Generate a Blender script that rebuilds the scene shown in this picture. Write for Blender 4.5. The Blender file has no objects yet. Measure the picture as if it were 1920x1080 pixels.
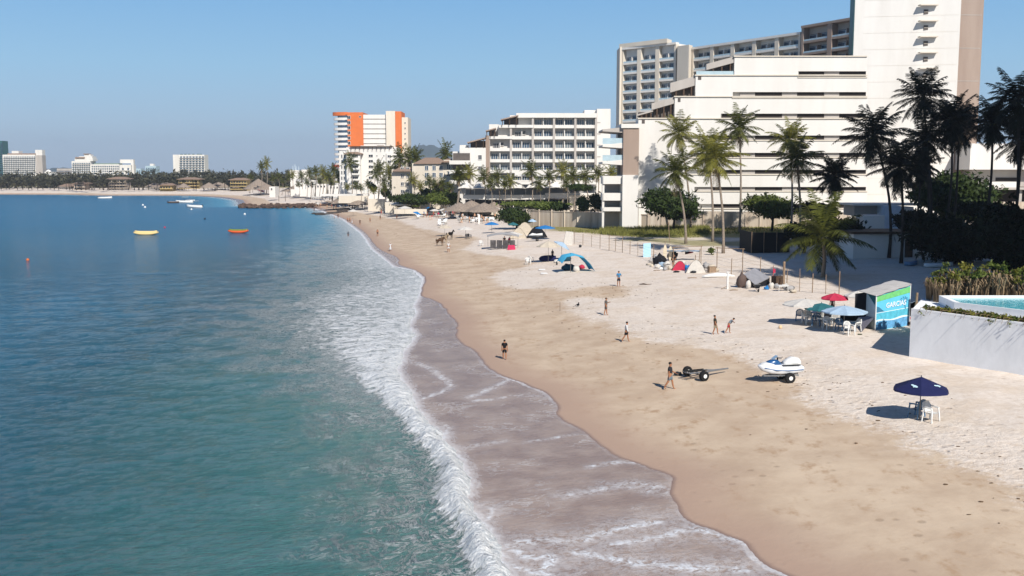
import bpy, math, random
import numpy as np
from mathutils import Vector, Matrix, noise as mnoise
C = bpy.context.scene.collection
R = random.Random(7)
sc = bpy.context.scene
# ---------------------------------------------------------------- camera
F, CH, PITCH = 1900.0, 14.5, math.atan(215/1900.0)
cam = bpy.data.cameras.new('camera'); co = bpy.data.objects.new('camera', cam); C.objects.link(co)
cam.sensor_width = 36; cam.lens = 36*F/1920; cam.clip_start = 0.5; cam.clip_end = 30000
co.location = (0, 0, CH); co.rotation_euler = (math.pi/2-PITCH, 0, 0)
sc.camera = co
# ---------------------------------------------------------------- world, sun, exposure
SUN_EL = math.radians(40)
LX, LY = -0.36, 0.933                     # way the light travels on the ground
w = bpy.data.worlds.new("World"); sc.world = w; w.use_nodes = True
nt = w.node_tree; bg = nt.nodes['Background']
sky = nt.nodes.new('ShaderNodeTexSky'); sky.sky_type = 'NISHITA'; sky.sun_disc = False
sky.sun_elevation = SUN_EL; sky.sun_rotation = math.atan2(-LX, -LY)
sky.air_density = 1.0; sky.dust_density = 0.35; sky.ozone_density = 2.2; sky.altitude = 0
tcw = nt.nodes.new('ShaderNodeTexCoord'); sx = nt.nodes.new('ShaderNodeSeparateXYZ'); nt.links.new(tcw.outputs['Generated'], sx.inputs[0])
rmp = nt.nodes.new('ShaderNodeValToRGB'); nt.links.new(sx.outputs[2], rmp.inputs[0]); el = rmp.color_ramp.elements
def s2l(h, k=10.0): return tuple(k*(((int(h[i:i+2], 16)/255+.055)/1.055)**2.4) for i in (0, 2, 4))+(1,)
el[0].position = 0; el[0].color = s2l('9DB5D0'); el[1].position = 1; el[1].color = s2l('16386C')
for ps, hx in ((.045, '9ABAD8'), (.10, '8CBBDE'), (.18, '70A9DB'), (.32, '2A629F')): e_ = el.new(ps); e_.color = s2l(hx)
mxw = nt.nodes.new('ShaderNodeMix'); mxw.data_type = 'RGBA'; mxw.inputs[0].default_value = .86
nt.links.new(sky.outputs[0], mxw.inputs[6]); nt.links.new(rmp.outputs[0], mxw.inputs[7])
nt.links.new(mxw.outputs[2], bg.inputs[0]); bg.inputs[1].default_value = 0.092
sl = bpy.data.lights.new('sun', 'SUN'); so = bpy.data.objects.new('sun', sl); C.objects.link(so)
sl.energy = 5.0; sl.angle = math.radians(0.5); sl.color = (1, 0.955, 0.89)
so.rotation_euler = Vector((LX*math.cos(SUN_EL), LY*math.cos(SUN_EL), -math.sin(SUN_EL))).to_track_quat('-Z', 'Y').to_euler()
vs = sc.view_settings; vs.view_transform = 'Standard'; vs.look = 'None'; vs.exposure = 0.27; vs.gamma = 1
sc.cycles.max_bounces = 6; sc.cycles.diffuse_bounces = 2; sc.cycles.glossy_bounces = 2
sc.cycles.transparent_max_bounces = 8; sc.cycles.volume_bounces = 0
sc.cycles.use_denoising = True
HAZE = 0.00013
# ---------------------------------------------------------------- pixel helpers
CP, SP = math.cos(PITCH), math.sin(PITCH)
def ray(px, py):
    v = (540-py)/F
    return ((px-960)/F, CP+v*SP, -SP+v*CP)
def at(px, py, Y):
    d = ray(px, py); t = Y/d[1]
    return Vector((d[0]*t, Y, CH+d[2]*t))
def AX(px, Y, z=8.0):      # world x of a pixel column at depth Y and height z
    # depth along the axis for a point (Y, z)
    return (px-960)/F*(Y*CP-(z-CH)*SP)
def AZ(py, Y): return at(960, py, Y).z
# ---------------------------------------------------------------- materials
MATS = {}
def lin(c):
    if isinstance(c, str):
        c = [int(c[i:i+2], 16)/255 for i in (0, 2, 4)]
        c = [x/12.92 if x <= .04045 else ((x+.055)/1.055)**2.4 for x in c]
    return tuple(c)+(1,)
def mat(name, col, rough=.8, var=.12, scale=1.5, metal=0, spec=.3, trans=0, bump=0, bscale=20, col2=None, coords='Object', stretch=None, sheen=0):
    if name in MATS: return MATS[name]
    m = bpy.data.materials.new(name); m.use_nodes = True; t = m.node_tree; n = t.nodes; L = t.links.new
    b = n['Principled BSDF']; b.inputs['Roughness'].default_value = rough; b.inputs['Metallic'].default_value = metal
    b.inputs['Specular IOR Level'].default_value = spec
    col = lin(col)
    tc = n.new('ShaderNodeTexCoord'); src = tc.outputs[coords]
    if stretch:
        mp = n.new('ShaderNodeMapping'); mp.inputs['Scale'].default_value = stretch; L(src, mp.inputs[0]); src = mp.outputs[0]
    nz = n.new('ShaderNodeTexNoise'); nz.inputs['Scale'].default_value = scale; nz.inputs['Detail'].default_value = 5
    nz.inputs['Roughness'].default_value = .65
    L(src, nz.inputs['Vector'])
    mx = n.new('ShaderNodeMix'); mx.data_type = 'RGBA'
    mr = n.new('ShaderNodeMapRange'); mr.inputs[1].default_value = .3; mr.inputs[2].default_value = .7
    L(nz.outputs[0], mr.inputs[0]); L(mr.outputs[0], mx.inputs[0])
    c2 = lin(col2) if col2 is not None else tuple(min(1, x*(1+var)) for x in col[:3])+(1,)
    c1 = col if col2 is not None else tuple(x*(1-var) for x in col[:3])+(1,)
    mx.inputs[6].default_value = c1; mx.inputs[7].default_value = c2
    L(mx.outputs[2], b.inputs['Base Color'])
    if trans:
        tr = n.new('ShaderNodeBsdfTranslucent'); L(mx.outputs[2], tr.inputs[0])
        ms = n.new('ShaderNodeMixShader'); ms.inputs[0].default_value = trans
        L(b.outputs[0], ms.inputs[1]); L(tr.outputs[0], ms.inputs[2]); L(ms.outputs[0], n['Material Output'].inputs[0])
    if bump:
        bn = n.new('ShaderNodeTexNoise'); bn.inputs['Scale'].default_value = bscale; bn.inputs['Detail'].default_value = 4
        L(src, bn.inputs['Vector']); bp = n.new('ShaderNodeBump'); bp.inputs['Strength'].default_value = bump
        bp.inputs['Distance'].default_value = .1
        L(bn.outputs[0], bp.inputs['Height']); L(bp.outputs[0], b.inputs['Normal'])
    MATS[name] = m; return m
def stained(name, col, dirt, rough=.85, amt=.5, scale=(.25, .25, .04)):
    """wall paint with rain streaks and dirt that follow no light"""
    return mat(name, col, rough, scale=1.0, col2=dirt, stretch=scale, bump=.15, bscale=3)
# ---------------------------------------------------------------- mesh builder
class MB:
    def __init__(s): s.v = []; s.f = []; s.m = []; s.cur = 0
    def add(s, vs, fs):
        o = len(s.v); s.v += [tuple(v) for v in vs]; s.f += [tuple(i+o for i in f) for f in fs]; s.m += [s.cur]*len(fs); return s
    def box(s, c, d, rz=0, rx=0, ry=0, taper=1):
        x, y, z = d[0]/2, d[1]/2, d[2]/2
        M = Matrix.Rotation(rz, 3, 'Z') @ Matrix.Rotation(ry, 3, 'Y') @ Matrix.Rotation(rx, 3, 'X')
        vs = [M @ Vector((sx*x*(taper if sz > 0 else 1), sy*y*(taper if sz > 0 else 1), sz*z))+Vector(c) for sz in (-1, 1) for sy in (-1, 1) for sx in (-1, 1)]
        return s.add(vs, [(0, 2, 3, 1), (4, 5, 7, 6), (0, 1, 5, 4), (2, 6, 7, 3), (0, 4, 6, 2), (1, 3, 7, 5)])
    def bb(s, x0, x1, y0, y1, z0, z1):
        return s.box(((x0+x1)/2, (y0+y1)/2, (z0+z1)/2), (abs(x1-x0), abs(y1-y0), abs(z1-z0)))
    def tube(s, pts, r, n=8, cap=True):
        pts = [Vector(p) for p in pts]; k = len(pts)
        rs = r if isinstance(r, (list, tuple)) else [r]*k
        vs = []; up = Vector((0, 0, 1)); prev = None
        for i, p in enumerate(pts):
            t = (pts[min(i+1, k-1)]-pts[max(i-1, 0)]).normalized()
            a = t.cross(Vector((0, 1, 0)) if abs(t.y) < .9 else Vector((1, 0, 0))).normalized() if prev is None else (prev-t*prev.dot(t)).normalized()
            prev = a; b = t.cross(a)
            for j in range(n):
                q = 2*math.pi*j/n
                vs.append(p+(a*math.cos(q)+b*math.sin(q))*rs[i])
        fs = [(i*n+j, i*n+(j+1) % n, (i+1)*n+(j+1) % n, (i+1)*n+j) for i in range(k-1) for j in range(n)]
        if cap: fs += [tuple(range(n))[::-1], tuple((k-1)*n+j for j in range(n))]
        return s.add(vs, fs)
    def lathe(s, c, prof, n=16, sx=1, sy=1):
        vs = []; k = len(prof)
        for r, z in prof:
            for j in range(n):
                q = 2*math.pi*j/n; vs.append((c[0]+r*sx*math.cos(q), c[1]+r*sy*math.sin(q), c[2]+z))
        fs = [(i*n+j, i*n+(j+1) % n, (i+1)*n+(j+1) % n, (i+1)*n+j) for i in range(k-1) for j in range(n)]
        fs += [tuple(range(n))[::-1], tuple((k-1)*n+j for j in range(n))]
        return s.add(vs, fs)
    def prism(s, pts, z0, z1):      # plan polygon, vertical sides
        n = len(pts)
        vs = [(p[0], p[1], z0 if not callable(z0) else z0(p)) for p in pts]+[(p[0], p[1], z1 if not callable(z1) else z1(p)) for p in pts]
        return s.add(vs, [tuple(range(n))[::-1], tuple(range(n, 2*n))]+[(i, (i+1) % n, n+(i+1) % n, n+i) for i in range(n)])
    def sheet(s, grid, thick=0):    # grid of points rows x cols
        r, c = len(grid), len(grid[0]); vs = [p for row in grid for p in row]
        s.add(vs, [(i*c+j, i*c+j+1, (i+1)*c+j+1, (i+1)*c+j) for i in range(r-1) for j in range(c-1)])
        if thick:
            n = len(vs); vv = [(p[0], p[1], p[2]-thick) for p in vs]
            o = len(s.v)
            s.add(vv, [(i*c+j, (i+1)*c+j, (i+1)*c+j+1, i*c+j+1) for i in range(r-1) for j in range(c-1)])
        return s
    def blob(s, c, d, seed=0, rough=.2, n=10, m=7):
        vs = []
        for i in range(m+1):
            th = math.pi*i/m
            for j in range(n):
                q = 2*math.pi*j/n
                u = Vector((math.sin(th)*math.cos(q), math.sin(th)*math.sin(q), math.cos(th)))
                k = 1+rough*mnoise.noise(u*2.1+Vector((seed*3.7, seed*1.3, 0)))*2
                vs.append((c[0]+u.x*d[0]*k, c[1]+u.y*d[1]*k, c[2]+u.z*d[2]*k))
        return s.add(vs, [(i*n+j, (i+1)*n+j, (i+1)*n+(j+1) % n, i*n+(j+1) % n) for i in range(m) for j in range(n)])
    def build(s, name, m, parent=None, smooth=False, loc=None):
        me = bpy.data.meshes.new(name)
        base = Vector(loc) if loc is not None else (wloc(parent) if parent else Vector((0, 0, 0)))
        RZ = wrot(parent) if parent and loc is None else None
        if RZ:
            Mi = Matrix.Rotation(-RZ, 3, 'Z'); vv = [tuple(Mi @ (Vector(v)-base)) for v in s.v]
        else: vv = [(v[0]-base.x, v[1]-base.y, v[2]-base.z) for v in s.v]
        me.from_pydata(vv, [], s.f)
        ms = m if isinstance(m, (list, tuple)) else [m]
        for q in ms: me.materials.append(q)
        if len(ms) > 1: me.polygons.foreach_set('material_index', s.m)
        if smooth: me.polygons.foreach_set('use_smooth', [True]*len(me.polygons))
        me.update()
        o = bpy.data.objects.new(name, me); C.objects.link(o)
        if loc is not None: o.location = loc
        if parent: o.parent = parent
        return o
def wloc(o):
    v = Vector((0, 0, 0))
    while o: v = v+Vector(o.location); o = o.parent
    return v
def wrot(o):
    while o.parent: o = o.parent
    return o.rotation_euler.z
def tag(o, label=None, cat=None, group=None, kind=None):
    if label: o['label'] = label
    if cat: o['category'] = cat
    if group: o['group'] = group
    if kind: o['kind'] = kind
    return o
def thing(name, label, cat, loc=(0, 0, 0), group=None):
    o = bpy.data.objects.new(name, None); C.objects.link(o); o.location = loc; o.empty_display_size = .2
    return tag(o, label, cat, group)
def dup(o, loc, rz=0, s=1, label=None, parent=None):
    c = o.copy(); C.objects.link(c)
    if parent: c.parent = parent
    else:
        c.location = loc; c.rotation_euler = (0, 0, rz)
        c.scale = (s, s, s) if not isinstance(s, tuple) else s
        if label: c['label'] = label
    for ch in o.children_recursive if False else [x for x in KIDS(o)]: dup(ch, None, parent=c)
    return c
def KIDS(o): return [x for x in bpy.data.objects if x.parent == o] if o.name not in KC else KC[o.name]
KC = {}
def proto_done(o):     # remember the children once: quick lookups while copying
    def rec(x):
        KC[x.name] = [y for y in bpy.data.objects if y.parent == x]
        for y in KC[x.name]: rec(y)
    rec(o); return o
# ================================================================ coast, heights
FPX = [(939,1080),(921,1031),(911,1009),(890,978),(876,962),(862,937),(871,909),(862,880),(852,862),(840,844),(823,831),(825,815),(797,799),(789,783),(776,770),(766,740),(750,717),(740,693),(748,681),(752,660),(766,644),(775,629),(762,612),(778,585),(772,575),(783,555),(785,545),(790,522),(774,507),(735,500),(712,480),(695,467),(685,450),(675,437),(660,425),(643,412),(627,405),(606,397),(588,391),(573,388)]
def P0(px, py, z=0.0):
    d = ray(px, py); t = (z-CH)/d[2]; return (d[0]*t, d[1]*t)
near = [(8, -30), (4.0, 8), (1.5, 24)]
FW = near+[P0(*p) for p in FPX]
JET = [P0(573, 387), P0(450, 386.5), P0(446, 379), P0(445, 376)]
FAR = [P0(*p) for p in [(420, 371.5), (400, 369.5), (350, 367), (250, 367), (175, 367), (137, 365.5), (0, 365), (-300, 364)]]
COAST = np.array(FW+JET+FAR+[(-1500, 760)])
LAND = np.vstack([COAST, [(-6000, 900), (-6000, 9000), (7000, 9000), (7000, -100), (8, -100)]])
def sdf(pts, line, poly=None):
    """distance to a polyline, positive inside poly"""
    pts = np.asarray(pts, float); d = np.full(len(pts), 1e9)
    for a, b in zip(line[:-1], line[1:]):
        a = np.array(a); b = np.array(b); ab = b-a
        t = np.clip(((pts-a)@ab)/max(ab@ab, 1e-9), 0, 1)
        q = pts-a-t[:, None]*ab
        d = np.minimum(d, np.hypot(q[:, 0], q[:, 1]))
    if poly is None: return d
    return np.where(inside(pts, poly), d, -d)
def inside(pts, poly):
    ins = np.zeros(len(pts), bool); poly = np.asarray(poly); x, y = pts[:, 0], pts[:, 1]
    for (x0, y0), (x1, y1) in zip(poly, np.roll(poly, -1, 0)):
        if y0 == y1: continue
        c = ((y0 > y) != (y1 > y)) & (x < (x1-x0)*(y-y0)/(y1-y0)+x0); ins ^= c
    return ins
def vnoise(x, y, seed=0):        # smooth value noise, vectorised
    def h(i, j):
        n = (i*374761393+j*668265263+seed*974711) & 0x7fffffff
        n = (n ^ (n >> 13))*1274126177 & 0x7fffffff
        return ((n ^ (n >> 16)) & 0xffff)/65535.0
    xi, yi = np.floor(x).astype(np.int64), np.floor(y).astype(np.int64); fx, fy = x-xi, y-yi
    fx = fx*fx*(3-2*fx); fy = fy*fy*(3-2*fy)
    return (h(xi, yi)*(1-fx)+h(xi+1, yi)*fx)*(1-fy)+(h(xi, yi+1)*(1-fx)+h(xi+1, yi+1)*fx)*fy
def fbm(x, y, o=4, seed=0):
    s = 0; a = .5
    for k in range(o): s = s+a*vnoise(x*2**k+17*k, y*2**k-9*k, seed+k); a *= .5
    return s
def sst(a, b, x):
    t = np.clip((x-a)/(b-a), 0, 1); return t*t*(3-2*t)
def height(x, y, d):
    z = np.interp(d, [-60, -20, 0, 11, 18, 30, 55, 90, 140, 400, 4000], [-4, -1.6, 0.0, .55, 1.25, 2.0, 2.7, 3.9, 4.4, 4.6, 6])
    amp = sst(14, 26, d)*sst(500, 200, y)
    z = z+amp*(.22*(fbm(x/7, y/7, 3)-.45)+.12*(fbm(x/1.6, y/1.6, 2, 5)-.35))
    return z
def zg(x, y):
    p = np.array([[x, y]]); d = sdf(p, COAST, LAND); return float(height(p[:, 0], p[:, 1], d)[0])
def G(px, py):
    """the ground point seen at a pixel"""
    d = ray(px, py); zz = 1.5
    for k in range(7):
        t = (zz-CH)/d[2]; zz = .5*zz+.5*zg(d[0]*t, d[1]*t) if k < 5 else zg(d[0]*t, d[1]*t)
    t = (zz-CH)/d[2]
    return Vector((d[0]*t, d[1]*t, zg(d[0]*t, d[1]*t)))
WPX = [(1560,1120),(1480,1079),(1430,1058),(1402,1022),(1350,1001),(1294,982),(1268,952),(1250,920),(1256,898),(1240,885),(1180,868),(1130,840),(1090,808),(1046,787),(1040,752),(1012,731),(960,712),(930,702),(905,682),(893,660),(864,646),(851,626),(857,602),(838,590),(834,577),(812,562),(787,556),(790,540),(800,522),(778,505),(742,497),(750,484),(722,474),(704,463),(694,448),(684,436),(668,424),(650,412),(630,403),(606,394)]
DPX = [(2100,1010),(1920,930),(1850,895),(1750,850),(1660,815),(1600,790),(1520,752),(1490,726),(1482,712),(1420,686),(1368,665),(1320,652),(1232,648),(1192,632),(1150,615),(1085,600),(1060,590),(1052,570),(1062,558),(1110,556),(1165,560),(1182,548),(1165,536),(1110,536),(1060,548),(1040,538),(980,544),(935,538),(915,524),(930,508),(990,500),(1000,492),(960,482),(900,478),(862,470),(880,458),(900,446),(850,440),(805,432),(770,424),(745,412),(700,404),(660,396),(640,390)]
def gline(px): return np.array([tuple(G(*p))[:2] for p in px])
def smooth_line(a, n=2):
    for _ in range(n):
        b = [a[0]]
        for p, q in zip(a[:-1], a[1:]): b += [.75*p+.25*q, .25*p+.75*q]
        a = np.array(b+[a[-1]])
    return a
WL = smooth_line(gline(WPX)); DL = smooth_line(gline(DPX), 1)
BIGR = [(-140, 900), (7000, 900), (7000, -100)]
WPOLY = np.vstack([WL, [(-60, 420)], [(-60, 900)], BIGR[1:], [(14, -100), (13, 20)]])     # land side of the wet line
DPOLY = np.vstack([DL, [(-60, 470)], [(-200, 900)], BIGR[1:], [(26, -100), (26, 24)]])
# ---------------------------------------------------------------- polar-ish grid
def grid_pts(y0, y1, ny, nx, half=.62, off=14):
    ys = y0*(y1/y0)**(np.linspace(0, 1, ny)); u = np.linspace(-1, 1, nx)
    X = u[None, :]*(half*ys[:, None]+off); Y = np.repeat(ys[:, None], nx, 1)
    return X.ravel(), Y.ravel()
def grid_mesh(name, X, Y, Z, ny, nx, keep=None, attrs={}, material=None, kind='structure'):
    idx = np.arange(ny*nx).reshape(ny, nx)
    q = np.stack([idx[:-1, :-1], idx[:-1, 1:], idx[1:, 1:], idx[1:, :-1]], -1).reshape(-1, 4)
    if keep is not None:
        q = q[keep[q].any(1)]
        used = np.unique(q); rm = np.full(ny*nx, -1); rm[used] = np.arange(len(used)); q = rm[q]
        X, Y, Z = X[used], Y[used], Z[used]; attrs = {k: v[used] for k, v in attrs.items()}
    me = bpy.data.meshes.new(name); me.vertices.add(len(X)); me.vertices.foreach_set('co', np.stack([X, Y, Z], -1).ravel())
    me.loops.add(len(q)*4); me.loops.foreach_set('vertex_index', q.ravel().astype(np.int32))
    me.polygons.add(len(q)); me.polygons.foreach_set('loop_start', np.arange(0, len(q)*4, 4, dtype=np.int32))
    me.update(calc_edges=True); me.polygons.foreach_set('use_smooth', np.ones(len(q), bool))
    for k, v in attrs.items():
        a = me.attributes.new(k, 'FLOAT', 'POINT'); a.data.foreach_set('value', np.asarray(v, np.float32))
    me.materials.append(material)
    o = bpy.data.objects.new(name, me); C.objects.link(o); o['kind'] = kind
    return o
class NT:       # tiny node-graph helper
    def __init__(s, name):
        s.m = bpy.data.materials.new(name); s.m.use_nodes = True; s.t = s.m.node_tree; s.b = s.t.nodes['Principled BSDF']
        s.pos = s.t.nodes.new('ShaderNodeNewGeometry').outputs['Position']
    def link(s, a, b): s.t.links.new(a, b)
    def inp(s, sock, v):
        if hasattr(v, 'is_linked') or hasattr(v, 'links'): s.link(v, sock)
        else: sock.default_value = v
    def attr(s, n): x = s.t.nodes.new('ShaderNodeAttribute'); x.attribute_name = n; return x.outputs['Fac']
    def math(s, op, a, b=0.0, c=0.0):
        x = s.t.nodes.new('ShaderNodeMath'); x.operation = op
        for i, v in enumerate((a, b, c)): s.inp(x.inputs[i], v)
        return x.outputs[0]
    def mr(s, v, a, b, c=0.0, d=1.0, smooth=True):
        x = s.t.nodes.new('ShaderNodeMapRange'); x.interpolation_type = 'SMOOTHSTEP' if smooth else 'LINEAR'
        for i, q in enumerate((v, a, b, c, d)): s.inp(x.inputs[i], q)
        return x.outputs[0]
    def noise(s, scale, detail=4, rough=.6, stretch=None, dist=0, rot=0, vec=None):
        v = vec or s.pos
        if stretch or rot:
            if rot: m0 = s.t.nodes.new('ShaderNodeMapping'); m0.inputs['Rotation'].default_value = (0, 0, rot); s.link(v, m0.inputs[0]); v = m0.outputs[0]
            mp = s.t.nodes.new('ShaderNodeMapping'); mp.inputs['Scale'].default_value = stretch or (1, 1, 1)
            s.link(v, mp.inputs[0]); v = mp.outputs[0]
        x = s.t.nodes.new('ShaderNodeTexNoise'); x.inputs['Scale'].default_value = scale; x.inputs['Detail'].default_value = detail
        x.inputs['Roughness'].default_value = rough; x.inputs['Distortion'].default_value = dist
        s.link(v, x.inputs['Vector']); return x.outputs[0]
    def ridge(s, *a, **k):      # thin lines where the noise crosses its middle
        n = s.noise(*a, **k); return s.math('ABSOLUTE', s.math('SUBTRACT', n, .5))
    def mix(s, f, a, b):
        x = s.t.nodes.new('ShaderNodeMix'); x.data_type = 'RGBA'; s.inp(x.inputs[0], f)
        for i, v in ((6, a), (7, b)): s.inp(x.inputs[i], lin(v) if isinstance(v, (str, tuple, list)) else v)
        return x.outputs[2]
    def bump(s, h, st, dist, norm=None):
        x = s.t.nodes.new('ShaderNodeBump'); s.inp(x.inputs['Strength'], st); x.inputs['Distance'].default_value = dist
        s.link(h, x.inputs['Height'])
        if norm is not None: s.link(norm, x.inputs['Normal'])
        return x.outputs[0]
    def set(s, k, v): s.inp(s.b.inputs[k], lin(v) if isinstance(v, str) else v)
# ---------------------------------------------------------------- beach
NY, NX = 760, 520
X, Y = grid_pts(24, 5200, NY, NX)
PT = np.stack([X, Y], -1)
WOB = 1.0
dc = sdf(PT, COAST, LAND)
dw = sdf(PT, WL, WPOLY)+.5*(fbm(X/1.5, Y/1.5, 3, 3)-.45)
dd = sdf(PT, DL, DPOLY)+2.2*(fbm(X/3.2, Y/3.2, 4, 8)-.45)
far_k = sst(380, 430, Y)
dw = np.where(Y > 400, dc-3, dw); dd = np.where(Y > 425, dc-14, dd)
Z = height(X, Y, dc)
trk = G(838, 452)
LOOP = smooth_line(gline([(838,452),(800,449),(760,446),(744,440),(740,433),(748,428),(768,427),(785,433),(800,440),(820,447),(838,451)]), 2)
LOOP2 = smooth_line(gline([(838,454),(800,452),(752,448),(738,440),(735,431),(746,426),(772,425.5),(795,435),(812,442),(836,449)]), 2)
dl = np.minimum(sdf(PT, LOOP), sdf(PT, LOOP2))
for tp in ([(1880,650),(1760,690),(1600,720),(1400,700),(1300,690),(1200,700)], [(812,490),(822,480),(840,472)], [(960,655),(1020,648),(1100,640),(1180,650)], [(985,672),(1050,668),(1110,664)], [(1140,470),(1060,520),(990,560),(930,620)]):
    dl = np.minimum(dl, sdf(PT, smooth_line(gline(tp), 2))+.12)
GR = np.array([tuple(G(*p))[:2] for p in [(985,425),(1040,433),(1130,440),(1200,446),(1300,447),(1420,446),(1540,440),(1620,400),(1500,398),(1300,402),(1100,408),(985,415)]])
dg = sdf(PT, np.vstack([GR, GR[:1]]), GR)
grass = sst(-2.5, 3, dg+5*(fbm(X/6, Y/6, 3, 4)-.5))
GR2 = np.array([tuple(G(*p))[:2] for p in [(1140,443),(1300,447),(1440,452),(1440,462),(1300,462),(1150,452)]])
dg2 = sdf(PT, np.vstack([GR2, GR2[:1]]), GR2)
grass = np.maximum(grass, .8*sst(-1, 3, dg2+7*(fbm(X/4, Y/4, 3, 14)-.55)))
far_green = sst(70, 120, dc)*sst(560, 640, Y)
g = NT('beach_sand')
aw, ad, ag, at_ = g.attr('wet_d'), g.attr('dry_d'), g.attr('grass'), g.attr('track_d')
n1 = g.noise(.35, 5, .6); n2 = g.noise(2.6, 6, .7); n3 = g.noise(14, 3, .6)
dry = g.mr(g.math('ADD', ad, g.math('ADD', g.math('MULTIPLY', g.math('SUBTRACT', n2, .5), 4.5), g.math('MULTIPLY', g.math('SUBTRACT', g.noise(.5, 4, .6), .5), 4.0))), -.8, 1.3)
rough_zone = g.mr(g.math('ABSOLUTE', g.math('SUBTRACT', ad, 2.5)), 5.5, 1.0)       # churned sand along the high water mark
damp = g.mix(g.mr(n1, .3, .7), 'B39D86', 'C6B29A')
damp = g.mix(g.mr(g.noise(.9, 5, .7, (1, .6, 1)), .52, .72), damp, 'A88D72')
light = g.mix(g.mr(n2, .3, .7), 'CDBFB0', 'DDD1C4')
light = g.mix(g.math('MULTIPLY', g.mr(n1, .55, .35), .35), light, 'BFA98F')
foot = g.mr(g.noise(2.0, 4, .75, dist=.6), .56, .70)
light = g.mix(g.math('MULTIPLY', foot, g.mr(n1, .3, .6, .15, .5)), light, 'A58C72')
litter = g.math('MULTIPLY', g.mr(g.noise(1.4, 6, .85, (.5, 1.6, 1), dist=.8), .60, .70), rough_zone)
sand = g.mix(dry, damp, light)
sand = g.mix(g.math('MULTIPLY', litter, .75), sand, '8B7059')
vo = g.t.nodes.new('ShaderNodeTexVoronoi'); vo.inputs['Scale'].default_value = 1.15; g.link(g.pos, vo.inputs['Vector'])
print_ = g.math('MULTIPLY', g.mr(vo.outputs['Distance'], .26, .12), g.mr(g.noise(.28, 4, .6, dist=.6), .50, .60))
sand = g.mix(g.math('MULTIPLY', print_, .42), sand, '86705B')
spk = g.mr(g.noise(9, 2, .5), .72, .78)
sand = g.mix(g.math('MULTIPLY', spk, g.math('MULTIPLY', dry, .35)), sand, '6E5B4B')
sand = g.mix(g.math('MULTIPLY', g.mr(at_, .28, .05), .45), sand, '9A7F68')
wetf = g.mr(aw, 1.6, -.1)
moist = g.mix(g.mr(aw, .2, 5.0), 'A88F7D', sand)
sand = g.mix(g.mr(aw, 6, 3), sand, moist)
sand = g.mix(g.mr(aw, .35, -.05), sand, '7F675A')
grn = g.mix(g.mr(g.noise(.8, 6, .8), .35, .65), '6D6B36', '8F8752')
grn = g.mix(g.mr(g.noise(2.5, 4, .8), .5, .7), grn, 'AD9C7C')
sand = g.mix(ag, sand, grn)
g.set('Base Color', sand)
g.set('Roughness', g.mr(aw, .5, -.2, .85, .22)); g.set('Specular IOR Level', g.mr(aw, .5, -.2, .15, .5))
bh = g.math('ADD', g.math('SUBTRACT', g.math('MULTIPLY', g.noise(1.3, 5, .7, dist=.4), 1.0), g.math('MULTIPLY', print_, .5)), g.math('MULTIPLY', g.noise(5, 4, .7), .35))
bs = g.math('ADD', g.math('MULTIPLY', dry, .2), g.math('MULTIPLY', rough_zone, .34))
g.set('Normal', g.bump(bh, g.math('MAXIMUM', bs, .12), .28))
grid_mesh('beach', X, Y, Z, NY, NX, attrs={'wet_d': dw, 'dry_d': dd, 'grass': np.maximum(grass, far_green), 'track_d': dl}, material=g.m, keep=(dc > -25))
# ---------------------------------------------------------------- thin swash water running over the sand
rowY = Y
s = NT('swash_water')
sw, ss = s.attr('wet_d'), s.attr('shore_d')
m1 = s.noise(.5, 5, .6); fine = s.noise(3.0, 6, .75, (1.6, .55, 1), rot=-.25)
base = s.mix(s.mr(m1, .35, .65), '8C786D', 'A08D80')
veil = s.math('MULTIPLY', s.mr(s.noise(1.3, 8, .82, (.8, 1.2, 1), rot=-.3, dist=.3), .46, .70), s.attr('veil'))
lace = s.mr(s.ridge(.8, 6, .68, (.7, 1.2, 1), dist=1.2), .035, .0)
lace = s.math('MULTIPLY', lace, s.mr(s.noise(.22, 3, .5), .48, .62))
edge = s.math('MULTIPLY', s.mr(s.math('ADD', sw, s.math('MULTIPLY', s.math('SUBTRACT', fine, .5), .35)), -.38, -.1), s.attr('rim'))
fo = s.math('MAXIMUM', s.math('MAXIMUM', s.math('MULTIPLY', veil, .3), s.math('MULTIPLY', lace, .4)), s.math('MULTIPLY', s.attr('streak'), s.mr(s.noise(2.6, 6, .75, dist=.8), .36, .56)))
fo = s.math('MAXIMUM', fo, s.math('MULTIPLY', edge, .8))
fo = s.math('MULTIPLY', fo, s.mr(fine, .25, .62, .35, 1))
nearfoam = s.math('MULTIPLY', s.mr(s.math('ADD', ss, s.math('MULTIPLY', fine, 1.6)), 1.9, .6), .85)
fo = s.math('MINIMUM', s.math('MAXIMUM', fo, nearfoam), 1)
s.set('Base Color', s.mix(fo, base, 'DADFE4'))
s.set('Roughness', s.mr(fo, 0, .6, .16, .75)); s.set('Specular IOR Level', .6); s.b.inputs['IOR'].default_value = 1.33
s.set('Normal', s.bump(s.math('ADD', s.math('ADD', s.noise(2.4, 6, .7, (.8, 1.6, 1), rot=-.2), s.math('MULTIPLY', s.noise(9, 3, .6, (.7, 1.5, 1)), .2)), s.math('MULTIPLY', fo, .5)), .45, .14))
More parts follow.
